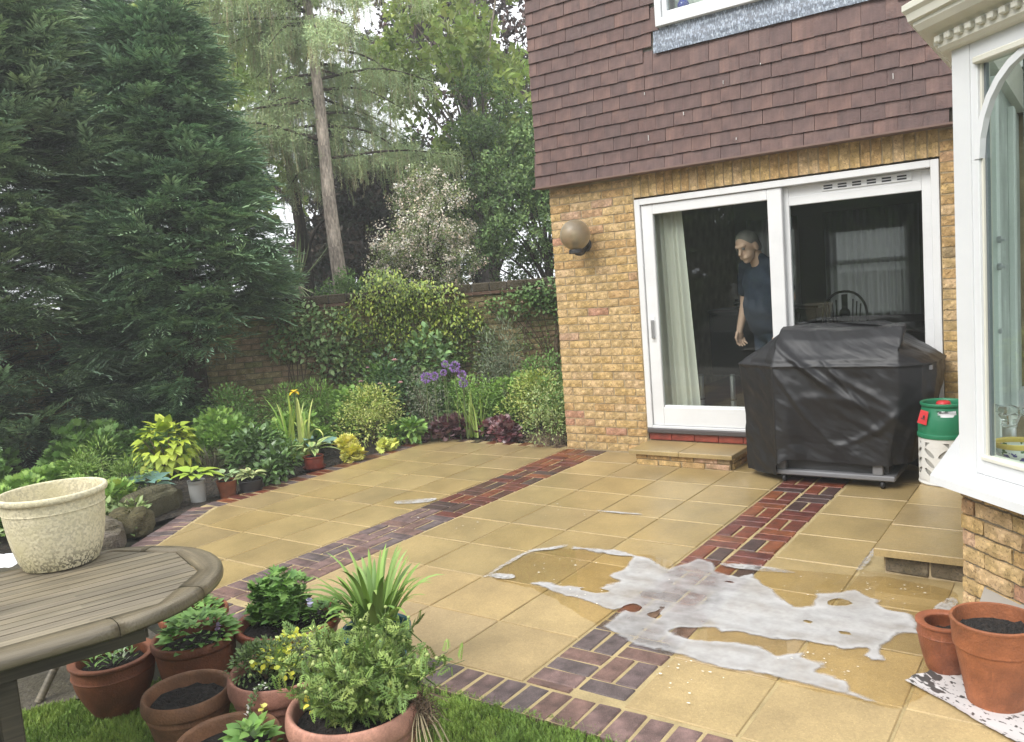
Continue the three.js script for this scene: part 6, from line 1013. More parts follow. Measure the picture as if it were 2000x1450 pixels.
// ================================================================ edging stones and small pots along the bed
rnd = rng(111);
function rock(name, label, x, z, rx, ry, rz, col, moss) {
  const t = thing(name, label, 'rock', [x, -0.03, z], rr(0, 6));
  const g = new THREE.IcosahedronGeometry(1, 4), p = g.attributes.position, s = rnd() * 9;
  for (let i = 0; i < p.count; i++) { const v = V(p.getX(i), p.getY(i), p.getZ(i)), q = 0.75 + 0.5 * fbm((v.x + 2) * 0.12 + s, (v.y * 0.7 + v.z * 0.6 + 3) * 0.12, 16, 3, 3); v.x = Math.sign(v.x) * Math.pow(Math.abs(v.x), 0.7); v.z = Math.sign(v.z) * Math.pow(Math.abs(v.z), 0.7); v.y = Math.sign(v.y) * Math.pow(Math.abs(v.y), 0.6); p.setXYZ(i, v.x * rx * q, v.y * ry * q + ry * 0.7, v.z * rz * q); g.attributes.uv.setXY(i, v.x * rx + v.z * 0.5 * rz, v.y * ry); }
  g.computeVertexNormals(); mesh('stone_block', g, mat(col, 0.85, { map: retex(T.stone, 2.5), bumpMap: retex(T.stone, 2.5), bumpScale: 0.02 }), t);
  if (moss) { const Lf = new Leaves(); for (let i = 0; i < moss; i++) { const d = ballDir(0.6); if (d.y < 0.15) d.y = 0.15; Lf.add(L_.tiny, place(V(d.x * rx * 0.85, ry * 0.7 + Math.pow(d.y, 0.6) * ry * 0.88, d.z * rz * 0.85), d, 0, rr(0.4, 0.7)), vary([0.12, 0.14, 0.03])); } stuff(mesh('moss', Lf.geo(), M.dull, t)); }
}
rock('edging_stone', 'grey angular edging stone nearest the garden table', -2.05, 2.92, 0.2, 0.13, 0.15, [0.22, 0.19, 0.15], 0);
rock('edging_stone', 'mossy rounded edging stone between the grey stone and the long one', -2.28, 2.58, 0.15, 0.12, 0.14, [0.15, 0.13, 0.06], 700);
rock('edging_stone', 'long mossy edging stone behind the grey plastic pot', -2.62, 2.2, 0.3, 0.13, 0.12, [0.14, 0.13, 0.07], 700);
const grp = undefined;
const pg = pot('plastic_pot', 'tall light grey plastic pot holding a lime hosta', 'pot', -2.6, 1.79, 0.075, 0.2, mat([0.36, 0.36, 0.34], 0.5), { taper: 0.8, y: -0.03, soil: 0.92 });
const pt = pot('terracotta_pot', 'small ribbed terracotta pot beside the black plastic pot', 'pot', -2.5, 1.56, 0.09, 0.15, terra, { kind: 'flower', taper: 0.72, y: -0.03, soil: 0.92 });
const pb = pot('plastic_pot', 'low black plastic pot with variegated leaves on the brick edging', 'pot', -2.38, 1.4, 0.11, 0.1, mat([0.02, 0.02, 0.022], 0.45), { taper: 0.82, y: -0.002, soil: 0.9 });
const pr = pot('red_pot', 'red clay pot with saucer holding a variegated hosta', 'pot', -2.46, 0.6, 0.1, 0.13, clay([0.36, 0.075, 0.045], 0.5), { taper: 0.82, y: 0.0, soil: 0.94 });
mesh('saucer', lathe([[0, 0], [0.1, 0], [0.115, 0.025], [0.108, 0.025], [0.095, 0.008], [0, 0.008]], 30), clay([0.30, 0.07, 0.05], 0.6), pr);
{
  let t = inPot(pg, 'lime_hosta', 'lime green hosta standing in the grey plastic pot', 'plant'); hosta(t, 15, 0.17, 0.13, [0.24, 0.34, 0.04], null, 0.09);
  t = inPot(pt, 'pot_hosta', 'small grey-green hosta in the ribbed terracotta pot', 'plant'); hosta(t, 16, 0.1, 0.065, [0.16, 0.25, 0.12], [0.3, 0.38, 0.2], 0.06);
  t = inPot(pb, 'variegated_hosta', 'small cream-edged hosta in the black plastic pot', 'plant'); hosta(t, 22, 0.11, 0.06, [0.12, 0.2, 0.07], [0.45, 0.46, 0.22], 0.06);
  t = inPot(pr, 'variegated_hosta', 'cream and green striped hosta in the red clay pot', 'plant'); hosta(t, 16, 0.2, 0.07, [0.13, 0.24, 0.06], [0.42, 0.47, 0.2], 0.1);
}
// ================================================================ bed planting
const greens = { dark: [[0.07, 0.13, 0.04], [0.09, 0.16, 0.05], [0.06, 0.11, 0.035]], mid: [[0.12, 0.22, 0.055], [0.15, 0.27, 0.07], [0.10, 0.18, 0.045]], fresh: [[0.17, 0.30, 0.06], [0.22, 0.36, 0.075], [0.14, 0.25, 0.05]], lime: [[0.34, 0.42, 0.04], [0.40, 0.47, 0.06], [0.28, 0.37, 0.04]], grey: [[0.16, 0.2, 0.13], [0.2, 0.24, 0.16], [0.13, 0.17, 0.1]], gold: [[0.36, 0.41, 0.11], [0.29, 0.37, 0.08], [0.22, 0.3, 0.065], [0.46, 0.48, 0.18]] };
{
  // yellow flag iris: sword leaves as meshes, one yellow bloom
  let t = plant('flag_iris', 'tall variegated flag iris with one yellow bloom by the patio edge', 'iris', -2.98, 0.36); t.rotation.y = 0.3;
  for (let i = 0; i < 21; i++) { const a = rr(0, 6.28), L = rr(0.45, 0.76), tm = strap(L, rr(0.036, 0.05), i % 4 === 0 ? rr(1.4, 2.0) : rr(0.05, 0.4), 10, 0.25); const o = oneLeaf('leaf', tm, new THREE.Matrix4(), vary(pick([[0.3, 0.40, 0.08], [0.22, 0.36, 0.06], [0.42, 0.48, 0.16]]), 0.12), M.leaf, t); o.rotation.y = a; o.rotateX(rr(0.02, 0.3)); o.position.set(rr(-0.12, 0.12), 0, rr(-0.1, 0.1)); }
  { const Lf = new Leaves(), p = leafT(0.07, 0.045, 4, 0.1, 1.3, round); for (let i = 0; i < 6; i++) Lf.add(p, place(V(0.05, 0.72, 0.03), V(Math.cos(i * 1.047), i % 2 ? 1.2 : 0.2, Math.sin(i * 1.047)), 0, 1), [0.75, 0.52, 0.02]); mesh('bloom', Lf.geo(), M.dull, t).userData.label = 'yellow iris bloom'; mesh('flower_stalk', tube([V(0, 0, 0), V(0.03, 0.4, 0.01), V(0.05, 0.71, 0.03)], 0.006, 6), M.stem, t); }
  // lime bush with big heart leaves
  t = plant('lime_bush', 'bright lime bush with big heart-shaped leaves in the bed', 'shrub', -3.62, 1.42);
  for (let i = 0; i < 240; i++) { const d = ballDir(0.2); if (d.y < -0.75) d.y = rr(-0.7, 0.3); const r = rr(0.7, 1), o = oneLeaf('leaf', leafT(rr(0.09, 0.13), rr(0.075, 0.1), 4, 0.18, 0.7, heart), place(V(d.x * 0.27 * r, 0.29 + d.y * 0.29 * r, d.z * 0.27 * r), d.clone().add(V(0, -0.45, 0)), rr(-0.5, 0.5), 1), vary(pick(greens.lime), 0.15), M.leaf, t); }
  mesh('stems', [0, 1, 2, 3, 4, 5].map((i) => tube([V(0, 0, 0), V(Math.cos(i) * 0.08, 0.2, Math.sin(i) * 0.08), V(Math.cos(i) * 0.2, 0.42, Math.sin(i) * 0.2)], 0.006, 5)), M.twig, t);
  const H = (l, x, z, n, len, wid, c, e, h) => { const q = plant('hosta', l, 'hosta', x, z); hosta(q, n, len, wid, c, e, h); };
  H('white-edged hosta at the foot of the big conifer', -4.75, 2.05, 12, 0.3, 0.12, [0.08, 0.16, 0.06], [0.6, 0.62, 0.5], 0.12);
  H('blue-green hosta in front of the lime bush', -3.08, 1.95, 10, 0.22, 0.15, [0.12, 0.22, 0.19], null, 0.14);
  H('large blue-green hosta behind the red clay pot', -2.92, 0.22, 10, 0.24, 0.17, [0.15, 0.26, 0.22], null, 0.15);
  t = plant('golden_heuchera', 'bright golden frilly heuchera beside the red clay pot', 'plant', -2.42, 0.16); mound(t, { rx: 0.2, ry: 0.16, rz: 0.19, n: 420, leaf: lobed, cols: [[0.58, 0.56, 0.10], [0.5, 0.52, 0.10], [0.64, 0.6, 0.2]], size: [0.8, 1.2], stems: 6, lobes: 7 });
  t = plant('golden_heuchera', 'small lime heuchera at the bed corner below the euonymus', 'plant', -2.36, -0.3); mound(t, { rx: 0.22, ry: 0.07, rz: 0.1, n: 130, leaf: lobed, cols: [[0.5, 0.54, 0.12], [0.4, 0.46, 0.1]], stems: 3 });
  t = plant('dark_grass', 'dark wispy grass clump behind the small pots', 'grass clump', -3.2, 1.2); { const Lf = new Leaves(), tm = strap(0.36, 0.006, 0.9, 6, 0.2); for (let i = 0; i < 150; i++) Lf.add(tm, place(V(gauss() * 0.05, 0, gauss() * 0.05), V(gauss() * 0.5, 1, gauss() * 0.5), rr(0, 6), rr(0.6, 1.1)), vary([0.09, 0.08, 0.05])); mesh('blades', Lf.geo(), M.leaf, t); }
  t = plant('camellia', 'glossy dark camellia beside the brick edging and iris', 'shrub', -2.72, 0.98); mound(t, { rx: 0.36, ry: 0.34, rz: 0.4, n: 620, leaf: leafT(0.075, 0.042, 3, 0.3, 0.4), cols: [...greens.dark, [0.07, 0.14, 0.04]], m: M.gloss, stems: 9, lobes: 11 });
  t = plant('camellia', 'glossy dark evergreen between the iris and the black pot', 'shrub', -2.5, 1.1); mound(t, { rx: 0.2, ry: 0.22, rz: 0.22, n: 260, leaf: leafT(0.07, 0.045, 3, 0.3, 0.4), cols: greens.dark, m: M.gloss, stems: 5 });
  t = plant('feathery_shrub', 'feathery fresh green shrub against the garden wall behind the iris', 'shrub', -3.75, -0.35); mound(t, { rx: 0.6, ry: 0.54, rz: 0.5, n: 4600, leaf: L_.long, cols: greens.fresh, size: [0.6, 1.1], lobes: 18, stems: 14 });
  t = plant('leafy_shrub', 'dense green leafy shrub between the iris and the big conifer', 'shrub', -4.1, 0.35); mound(t, { rx: 0.55, ry: 0.55, rz: 0.5, n: 3200, leaf: L_.mid, cols: greens.mid, size: [0.5, 0.9], lobes: 14, stems: 12 });
  t = plant('dark_conifer_shrub', 'low dark conifer shrub at the foot of the slim conifer', 'shrub', -4.7, 0.85); mound(t, { rx: 0.5, ry: 0.62, rz: 0.5, n: 5200, leaf: simpleLeaf(0.06, 0.008), cols: [[0.05, 0.10, 0.05], [0.07, 0.13, 0.06], [0.05, 0.11, 0.06]], lobes: 16, stems: 10 });
  const G = (l, x, z, rx, ry, rz, n, leaf, cols, o = {}) => { const q = plant(o.name || 'leafy_plant', l, o.cat || 'plant', x, z); mound(q, { rx, ry, rz, n, leaf, cols, ...o, name: 'foliage' }); return q; };
  G('dark geranium mound under the big conifer', -4.7, 1.62, 0.5, 0.42, 0.42, 1500, lobed, greens.mid, { size: [1, 1.6], lobes: 12 });
  G('broad-leaved dark green plant at the far end of the bed', -5.3, 2.5, 0.55, 0.55, 0.5, 1500, lobed, greens.mid, { size: [1, 1.7], lobes: 12 });
  G('low fresh green ground cover behind the stone planter', -4.1, 2.3, 0.5, 0.22, 0.4, 1500, lobed, greens.fresh, { size: [0.7, 1.1] });
  G('yellow-green lady mantle beside the mossy edging stones', -3.0, 2.45, 0.42, 0.26, 0.36, 1000, lobed, [...greens.fresh, [0.25, 0.33, 0.06]], { size: [0.8, 1.3], lobes: 10 });
  G('feathery fern behind the mossy edging stones', -3.3, 2.2, 0.42, 0.42, 0.34, 2200, L_.long, [[0.16, 0.26, 0.05], [0.2, 0.3, 0.07]], { size: [0.5, 0.9], name: 'fern' });
  G('sprawling bright plant beyond the stone planter', -3.4, 2.95, 0.55, 0.3, 0.4, 1400, lobed, greens.fresh, { size: [0.7, 1.2], lobes: 10 });
  G('variegated pale shrub beside the table end', -3.1, 3.5, 0.45, 0.32, 0.4, 1000, L_.mid, [[0.3, 0.36, 0.16], [0.16, 0.24, 0.07]], { size: [0.7, 1.1] });
  G('blue-flowered leafy clump left of the stone planter', -3.9, 3.1, 0.4, 0.5, 0.4, 1100, lobed, greens.mid, { size: [0.8, 1.3] });
  G('low ivy creeping over the edging stones', -2.42, 2.62, 0.25, 0.14, 0.35, 260, L_.ivy, [[0.13, 0.2, 0.06], [0.2, 0.26, 0.1]], { size: [0.6, 1], name: 'ivy' });
  // right-hand bed
  G('golden variegated euonymus mound at the back corner of the patio', -2.8, -0.55, 0.5, 0.5, 0.45, 3600, L_.small, greens.gold, { size: [0.7, 1.1], lobes: 16, stems: 14, name: 'euonymus', cat: 'shrub' });
  G('low green perennial spreading onto the brick edging', -2.36, -0.62, 0.3, 0.2, 0.26, 520, leafT(0.07, 0.045, 3, 0.25, 0.5), [...greens.fresh, ...greens.mid], { lobes: 9, name: 'low_perennial' });
  G('golden euonymus bush next to the house corner', -1.2, -1.45, 0.48, 0.5, 0.4, 3200, L_.small, [...greens.gold, [0.16, 0.24, 0.05]], { size: [0.7, 1.1], lobes: 15, stems: 12, name: 'euonymus', cat: 'shrub' });
  G('dark green filler shrub between the euonymus and the garden wall', -1.5, -2.1, 0.6, 0.62, 0.45, 2600, L_.mid, greens.mid, { size: [0.5, 0.9], lobes: 14, name: 'filler_shrub', cat: 'shrub' });
  G('fresh green perennial clump behind the iris leaves in the back bed', -2.05, -1.45, 0.45, 0.5, 0.4, 2200, L_.mid, greens.fresh, { size: [0.45, 0.8], lobes: 12, name: 'green_perennial' });
  G('green leafy plant behind the golden euonymus mound', -3.2, -1.1, 0.5, 0.6, 0.4, 2200, L_.mid, greens.mid, { size: [0.6, 1], lobes: 12, name: 'green_perennial' });
  G('silvery sage bush against the mossy wall', -2.15, -2.15, 0.42, 0.95, 0.35, 3200, L_.long, greens.grey, { size: [0.6, 1.0], lobes: 14, stems: 12, name: 'sage_bush', cat: 'shrub', fill: 0.8 });
  G('grey catmint clump in front of the purple alliums', -2.42, -1.05, 0.3, 0.62, 0.3, 2300, L_.small, [[0.16, 0.19, 0.12], [0.2, 0.2, 0.16], [0.12, 0.15, 0.08]], { size: [0.5, 0.8], lobes: 12, stems: 14, name: 'catmint' });
  t = plant('purple_heuchera', 'dark purple heuchera clump at the front of the back bed', 'plant', -2.05, -0.98); mound(t, { rx: 0.5, ry: 0.17, rz: 0.2, n: 520, leaf: lobed, size: [0.8, 1.3], cols: [[0.10, 0.045, 0.055], [0.14, 0.06, 0.07], [0.07, 0.035, 0.04], [0.2, 0.12, 0.13]], lobes: 12, m: M.gloss, stems: 6 });
  t = plant('purple_heuchera', 'red-purple heuchera near the house corner', 'plant', -1.42, -1.06); mound(t, { rx: 0.28, ry: 0.19, rz: 0.18, n: 340, leaf: lobed, size: [0.7, 1.2], cols: [[0.13, 0.04, 0.05], [0.17, 0.065, 0.07], [0.09, 0.035, 0.045], [0.24, 0.16, 0.18]], lobes: 9, m: M.gloss, stems: 5 });
  t = plant('sword_leaf_clump', 'fan of upright pale sword leaves in the back bed', 'plant', -1.8, -1.12); t.rotation.y = 0.2; for (let i = 0; i < 26; i++) { const o = oneLeaf('leaf', strap(rr(0.3, 0.6), rr(0.018, 0.026), i < 5 ? rr(1.3, 2.2) : rr(0.05, 0.5), 8, 0.25), new THREE.Matrix4(), vary(pick([[0.25, 0.36, 0.08], [0.18, 0.29, 0.05], [0.3, 0.4, 0.12]]), 0.12), M.leaf, t); o.rotation.y = rr(0, 6.28); o.rotateX(rr(0.05, 0.35)); o.position.set(rr(-0.1, 0.1), 0, rr(-0.06, 0.06)); }
  t = plant('straw_based_shrub', 'pale green mound with dry twiggy base against the house corner', 'shrub', -0.72, -0.93); mound(t, { rx: 0.27, ry: 0.42, rz: 0.22, n: 1300, leaf: L_.small, cols: [[0.24, 0.31, 0.11], [0.18, 0.26, 0.08], [0.3, 0.35, 0.16]], size: [0.6, 1], base: 0.05, lobes: 11, stems: 6 });
  { const Lf = new Leaves(), tm = strap(0.14, 0.003, 1.5, 4, 0.1); for (let i = 0; i < 500; i++) { const a = rr(0, 6.28), r = rr(0.08, 0.24); Lf.add(tm, place(V(Math.cos(a) * r, rr(0, 0.12), Math.sin(a) * r * 0.8), ballDir(-0.1), rnd() * 6, rr(0.5, 1)), vary([0.26, 0.2, 0.13])); } mesh('dry_twigs', Lf.geo(), M.dull, t); }
  // alliums: each a thing
  const al = [[781, 709, 'p'], [0]];
  const A = [[-2.364, 0.666, -1.164, 'bright purple allium ball beside the large faded one', 0.042], [-2.45, 0.655, -1.12, 'largest faded purple allium above the catmint', 0.055], [-2.176, 0.752, -1.313, 'tallest deep purple allium in the row', 0.056], [-2.105, 0.66, -1.345, 'spiky purple allium below the tallest one', 0.045], [-2.10, 0.56, -1.35, 'lowest violet allium of the group', 0.045], [-2.29, 0.79, -1.28, 'pale lilac allium above the others', 0.036], [-2.27, 0.70, -1.22, 'small lilac allium between the purple ones', 0.034]];
  for (const [x0, y0, z0, l, r0] of A) { const x = lerp(3.789, x0, 0.955), y = lerp(1.662, y0, 0.955), z = lerp(5.794, z0, 0.955), r = r0 * 1.15; t = plant('allium', l, 'allium', x, z, 'purple alliums in the back bed'); t.rotation.y = 0; flowerBall(t, 0, y, 0, r, [[0.32, 0.17, 0.5], [0.42, 0.26, 0.6], [0.25, 0.13, 0.4]], 150); mesh('flower_stalk', tube([V(0.02, 0, 0.02), V(0.005, y * 0.5, 0.01), V(0, y, 0)], 0.005, 6), M.stem, t); }
  // rose bush with pink blooms
  t = plant('rose_bush', 'rose bush with pale pink blooms against the garden wall', 'rose', -3.05, -1.25); t.rotation.y = 0; mound(t, { rx: 0.5, ry: 0.75, rz: 0.3, n: 800, leaf: L_.rose, cols: [[0.07, 0.13, 0.06], [0.09, 0.17, 0.07]], size: [0.8, 1.3], lobes: 13, stems: 12, fill: 0.9 });
  for (const [x, y, z, r] of [[0.22, 0.86, 0.22, 0.045], [0.05, 0.6, 0.32, 0.035], [-0.28, 0.62, 0.3, 0.04], [-0.12, 0.55, 0.33, 0.03], [0.28, 0.6, 0.22, 0.04], [-0.2, 0.78, 0.25, 0.03]]) roseBloom(t, x, y, z, r, [0.72, 0.46, 0.5]);
  t = plant('tall_rose', 'broad-leaved pale rose stems behind the alliums', 'rose', -2.75, -1.55); mound(t, { rx: 0.35, ry: 0.95, rz: 0.3, n: 420, leaf: leafT(0.09, 0.055, 3, 0.25, 0.4), cols: [[0.13, 0.23, 0.09], [0.17, 0.28, 0.1]], lobes: 10, stems: 9, fill: 0.9 });
  for (const [x, z, l] of [[-1.72, -1.62, 'slender white flower spike next to the sage bush'], [-1.5, -1.6, 'pinkish flower spike between the sage and the euonymus'], [-1.28, -1.75, 'mauve flower spike above the euonymus bush'], [-2.0, -1.28, 'pale seed-head spike in front of the alliums']]) { t = plant('flower_spike', l, 'flower', x, z, 'flower spikes in the back bed'); const Lf = new Leaves(); for (let i = 0; i < 46; i++) { const y = 0.3 + i * 0.0065, a = i * 2.4; Lf.add(L_.tiny, place(V(Math.cos(a) * 0.012, y, Math.sin(a) * 0.012), V(Math.cos(a), 0.3, Math.sin(a)), 0, rr(0.6, 1)), l.includes('mauve') ? [0.34, 0.2, 0.42] : l.includes('white') ? [0.6, 0.56, 0.48] : [0.42, 0.3, 0.28]); } mesh('florets', Lf.geo(), M.dull, t); mesh('flower_stalk', tube([V(0, 0, 0), V(0.01, 0.3, 0), V(0, 0.6, 0)], 0.004, 5), M.stem, t); }
}
{ // low fillers that close the bed between the named shrubs
  rnd = rng(117);
  const F = [[-3.3, 0.05, 0.42, 0.3, 'fresh', 'fresh green geranium mound behind the golden heuchera'], [-3.35, -0.75, 0.5, 0.45, 'fresh', 'leafy green perennial below the ivy'], [-2.55, -1.6, 0.5, 0.42, 'mid', 'green leafy filler under the alliums'], [-1.75, -1.75, 0.45, 0.45, 'fresh', 'bright green filler below the sage bush'], [-0.85, -1.35, 0.35, 0.45, 'mid', 'green perennial tucked behind the house corner shrub'], [-1.05, -2.3, 0.5, 0.5, 'fresh', 'fresh green shrub at the foot of the wall near the house'], [-3.0, 0.62, 0.3, 0.26, 'mid', 'low green plant between the iris and the camellia'], [-3.75, 0.75, 0.45, 0.4, 'fresh', 'fresh green clump behind the lime bush'], [-4.35, 1.2, 0.4, 0.34, 'mid', 'leafy green plant beside the lime bush']];
  for (const [x, z, r, h, c, l] of F) { const q = plant('bed_filler', l, 'plant', x, z); mound(q, { rx: r, ry: h, rz: r, n: Math.round(1500 * r / 0.45), leaf: rnd() < 0.5 ? L_.mid : lobed, cols: greens[c], size: [0.55, 1.0], lobes: 11, stems: 6 }); }
}
// ================================================================ climbers on the garden wall
{
  rnd = rng(121);
  const A = V(-0.75, 0, -4.39), dir = V(-0.757, 0, 0.654), nrm = V(0.654, 0, 0.757); // wall line and its garden-side normal
  const onWall = (s, y, off) => A.clone().addScaledVector(dir, s).addScaledVector(nrm, off).setY(y);
  function climber(name, label, blobs, n, leaf, cols, o = {}) { // blobs: [s, y, rs, ry, weight]
    const c0 = onWall(blobs[0][0], 0, 0.06), t = thing(name, label, o.cat || 'climber', [c0.x, 0, c0.z]), Lf = new Leaves(), st = [], W = blobs.reduce((a, b) => a + (b[4] || 1), 0);
    for (let i = 0; i < n; i++) { let r = rnd() * W, k = 0; while (r > (blobs[k][4] || 1)) { r -= blobs[k][4] || 1; k++; } const b = blobs[k], a = rnd() * 6.283, q = Math.sqrt(rnd()), y = b[1] + Math.sin(a) * q * b[3] + gauss() * 0.04, off = rr(0.02, o.depth || 0.24) * (1.1 - q * 0.7); if (y < 0.02) continue; const over = y > 1.66 ? rr(-0.3, 0.2) : 0; const p = onWall(b[0] + Math.cos(a) * q * b[2] + gauss() * 0.05, y, off + over).sub(c0).add(V(0, 0, 0)); p.y = y; Lf.add(leaf, place(p, nrm.clone().add(V(gauss() * 0.7, rr(-0.9, 0.5), gauss() * 0.7)), rr(-0.8, 0.8), rr(...(o.size || [0.7, 1.2]))), vary(pick(cols), 0.22)); }
    for (let i = 0; i < (o.stems || 10); i++) { const b = pick(blobs), e = onWall(b[0] + rr(-1, 1) * b[2] * 0.7, b[1] + rr(-0.5, 1) * b[3] * 0.7, 0.05).sub(c0), m = onWall(lerp(blobs[0][0], b[0], 0.5) + rr(-0.2, 0.2), b[1] * 0.5, 0.03).sub(c0); st.push(tube([V(rr(-0.1, 0.1), 0, 0.05), m, e], (u) => 0.012 * (1 - 0.7 * u), 5, 7)); }
    mesh('stems', st, M.twig, t); mesh('foliage', Lf.geo(), o.m || M.leaf, t); return [t, c0];
  }
  climber('golden_jasmine', 'golden-green jasmine tumbling over the top of the garden wall', [[3.75, 1.62, 0.55, 0.22, 2], [3.35, 1.5, 0.5, 0.25, 2], [4.1, 1.35, 0.5, 0.25, 1.3], [3.0, 1.2, 0.35, 0.22, 1], [3.55, 1.15, 0.5, 0.25, 1.2], [3.9, 1.85, 0.25, 0.12, 0.6]], 3900, leafT(0.062, 0.026, 3, 0.3, 0.5), [[0.32, 0.40, 0.07], [0.40, 0.46, 0.11], [0.22, 0.31, 0.05], [0.14, 0.21, 0.04], [0.1, 0.16, 0.03]], { stems: 16, depth: 0.32, m: M.gloss });
  climber('wall_rose', 'pale-leaved climbing rose on the wall beside the slim conifer', [[5.0, 1.4, 0.35, 0.25, 1.2], [4.6, 1.2, 0.4, 0.35, 1.2], [5.2, 1.1, 0.28, 0.22, 0.7], [4.6, 0.85, 0.35, 0.25, 0.8]], 1150, leafT(0.075, 0.045, 3, 0.2, 0.4), [[0.19, 0.29, 0.11], [0.26, 0.36, 0.16], [0.14, 0.23, 0.08]], { stems: 12 });
  climber('ivy_climber', 'dark ivy covering the wall below the golden jasmine', [[3.9, 0.9, 0.5, 0.4, 1.4], [3.4, 0.75, 0.45, 0.4, 1.2], [2.85, 0.9, 0.35, 0.35, 1], [4.3, 0.7, 0.35, 0.35, 0.8]], 2600, L_.ivy, [[0.09, 0.15, 0.04], [0.11, 0.18, 0.05], [0.2, 0.27, 0.07]], { stems: 10, size: [0.5, 0.9], m: M.gloss });
  const [tr, c0] = climber('wall_rose', 'climbing rose with blush blooms on the wall next to the house', [[1.75, 1.5, 0.4, 0.18, 1.3], [2.2, 1.38, 0.4, 0.2, 1], [1.6, 1.3, 0.25, 0.18, 0.6]], 1050, L_.rose, [[0.11, 0.2, 0.055], [0.15, 0.26, 0.08], [0.08, 0.15, 0.04]], { stems: 12 });
  for (const [s, y, r] of [[1.92, 1.53, 0.045], [1.78, 1.55, 0.05], [2.15, 1.38, 0.035], [2.75, 0.92, 0.035]]) { const p = onWall(s, y, 0.25).sub(c0); roseBloom(tr, p.x, y, p.z, r, [0.72, 0.58, 0.5]); }
  climber('moss_creeper', 'thin creeper on the open brickwork near the house corner', [[2.0, 0.9, 0.3, 0.3, 1], [2.6, 1.35, 0.25, 0.12, 0.5]], 320, L_.small, greens.mid, { stems: 5, depth: 0.1 });
}
// ================================================================ trees
rnd = rng(131);
const inst = (name, geo, m, list, parent) => { // list: [Matrix4, [r,g,b]]
  const o = new THREE.InstancedMesh(geo, m, list.length); o.name = name; o.castShadow = o.receiveShadow = true; const c = new THREE.Color();
  list.forEach(([mm, col], i) => { o.setMatrixAt(i, mm); o.setColorAt(i, c.setRGB(...col)); }); o.userData.kind = 'stuff'; parent.add(o); return o;
};
const white = (L) => L.geo();
// flat cypress spray: side branchlets along a midrib
function sprayGeo(len, wid, n, droop) {
  const L = new Leaves(), one = new THREE.Matrix4(), v = [], t = [], s = [];
  for (let i = 0; i < n; i++) for (const sd of [-1, 1]) {
    const u = (i + 0.4 + (sd > 0 ? 0.3 : 0)) / n, y = len * u * 0.85, l = wid * (1 - 0.5 * u) * Math.min(1, 0.45 + u * 2.2) * rr(0.65, 1.3), a = 0.66 - 0.2 * u + rr(-0.15, 0.15), ex = sd * Math.sin(a) * l, ey = Math.cos(a) * l, z = -droop * len * u * u, dz = -0.1 * l + rr(-0.01, 0.01), o = v.length, w = len * 0.035;
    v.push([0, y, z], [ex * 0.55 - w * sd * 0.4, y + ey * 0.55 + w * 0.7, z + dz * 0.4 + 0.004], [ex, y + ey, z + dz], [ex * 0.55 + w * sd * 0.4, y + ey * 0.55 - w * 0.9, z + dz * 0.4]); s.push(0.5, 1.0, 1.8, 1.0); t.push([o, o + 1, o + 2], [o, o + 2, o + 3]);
  }
  L.add({ v, t, s }, one, [1, 1, 1]); return L.geo();
}
const SPRAY = [sprayGeo(0.30, 0.15, 7, 0.25), sprayGeo(0.26, 0.14, 6, 0.4), sprayGeo(0.34, 0.16, 8, 0.3)];
function cypress(name, label, x, z, R, H, clumps, per, cols, skirt = () => 0) {
  const t = thing(name, label, 'tree', [x, -0.03, z]);
  mesh('trunk', tube([V(0, 0, 0), V(0.03, H * 0.5, 0), V(0, H * 0.97, 0)], (u) => 0.16 * (1 - 0.9 * u) * Math.max(1, R * 0.7), 8), M.darkBark, t);
  const lists = SPRAY.map(() => []), limbs = [];
  for (let k = 0; k < clumps; k++) {
    const h = Math.pow(rnd(), 0.85), y = h * H, prof = (h < 0.25 ? 0.82 + 0.72 * h : Math.pow(1 - (h - 0.25) / 0.8, 0.62)) * R, a = rnd() * 6.283, lump = 0.72 + 0.55 * fbm(a / 6.283, h, 6, 3, 77), out = V(Math.cos(a), 0, Math.sin(a));
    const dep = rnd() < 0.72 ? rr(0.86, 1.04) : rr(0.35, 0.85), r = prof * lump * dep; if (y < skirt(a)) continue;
    const c = V(out.x * r, y, out.z * r), f = dep > 0.85 ? rr(0.85, 1.15) : 0.6;  // inner clumps coloured darker, painting depth shade into the crown
    if (dep > 0.8 && k % 5 === 0) limbs.push(tube([V(0, Math.max(0.1, y - r * 0.25), 0), V(out.x * r * 0.5, y - r * 0.12, out.z * r * 0.5), c], (u) => 0.03 * (1 - 0.75 * u), 5, 4));
    const axis = out.clone().multiplyScalar(1).add(V(0, rr(0.0, 0.55), 0)).normalize(), cs = rr(0.2, 0.36) * (0.7 + 0.3 * R), tilt = rr(-0.3, 0.3);
    for (let i = 0; i < per; i++) {
      const u = rnd(), side = gauss() * 0.9, vert = gauss() * 0.42, tang = V(-out.z, 0, out.x);
      const p = c.clone().addScaledVector(axis, (u - 0.6) * cs * 1.6).addScaledVector(tang, side * cs * 0.8 * (1 - u * 0.5)).add(V(0, vert * cs * 0.55 - side * side * cs * 0.15, 0));
      const d = axis.clone().addScaledVector(tang, side * 0.9 + tilt).add(V(0, rr(-0.35, 0.3), 0)).add(V(gauss() * 0.25, gauss() * 0.2, gauss() * 0.25));
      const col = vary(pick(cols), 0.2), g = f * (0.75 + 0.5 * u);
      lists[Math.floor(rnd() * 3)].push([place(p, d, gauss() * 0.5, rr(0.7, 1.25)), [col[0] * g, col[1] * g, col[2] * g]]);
    }
  }
  if (limbs.length) mesh('limbs', limbs, M.darkBark, t);
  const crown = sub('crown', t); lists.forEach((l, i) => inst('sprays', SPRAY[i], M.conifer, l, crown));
  return t;
}
M.conifer = leafMat({ roughness: 0.85, color: new THREE.Color().setRGB(1.04, 1.06, 1.12) });
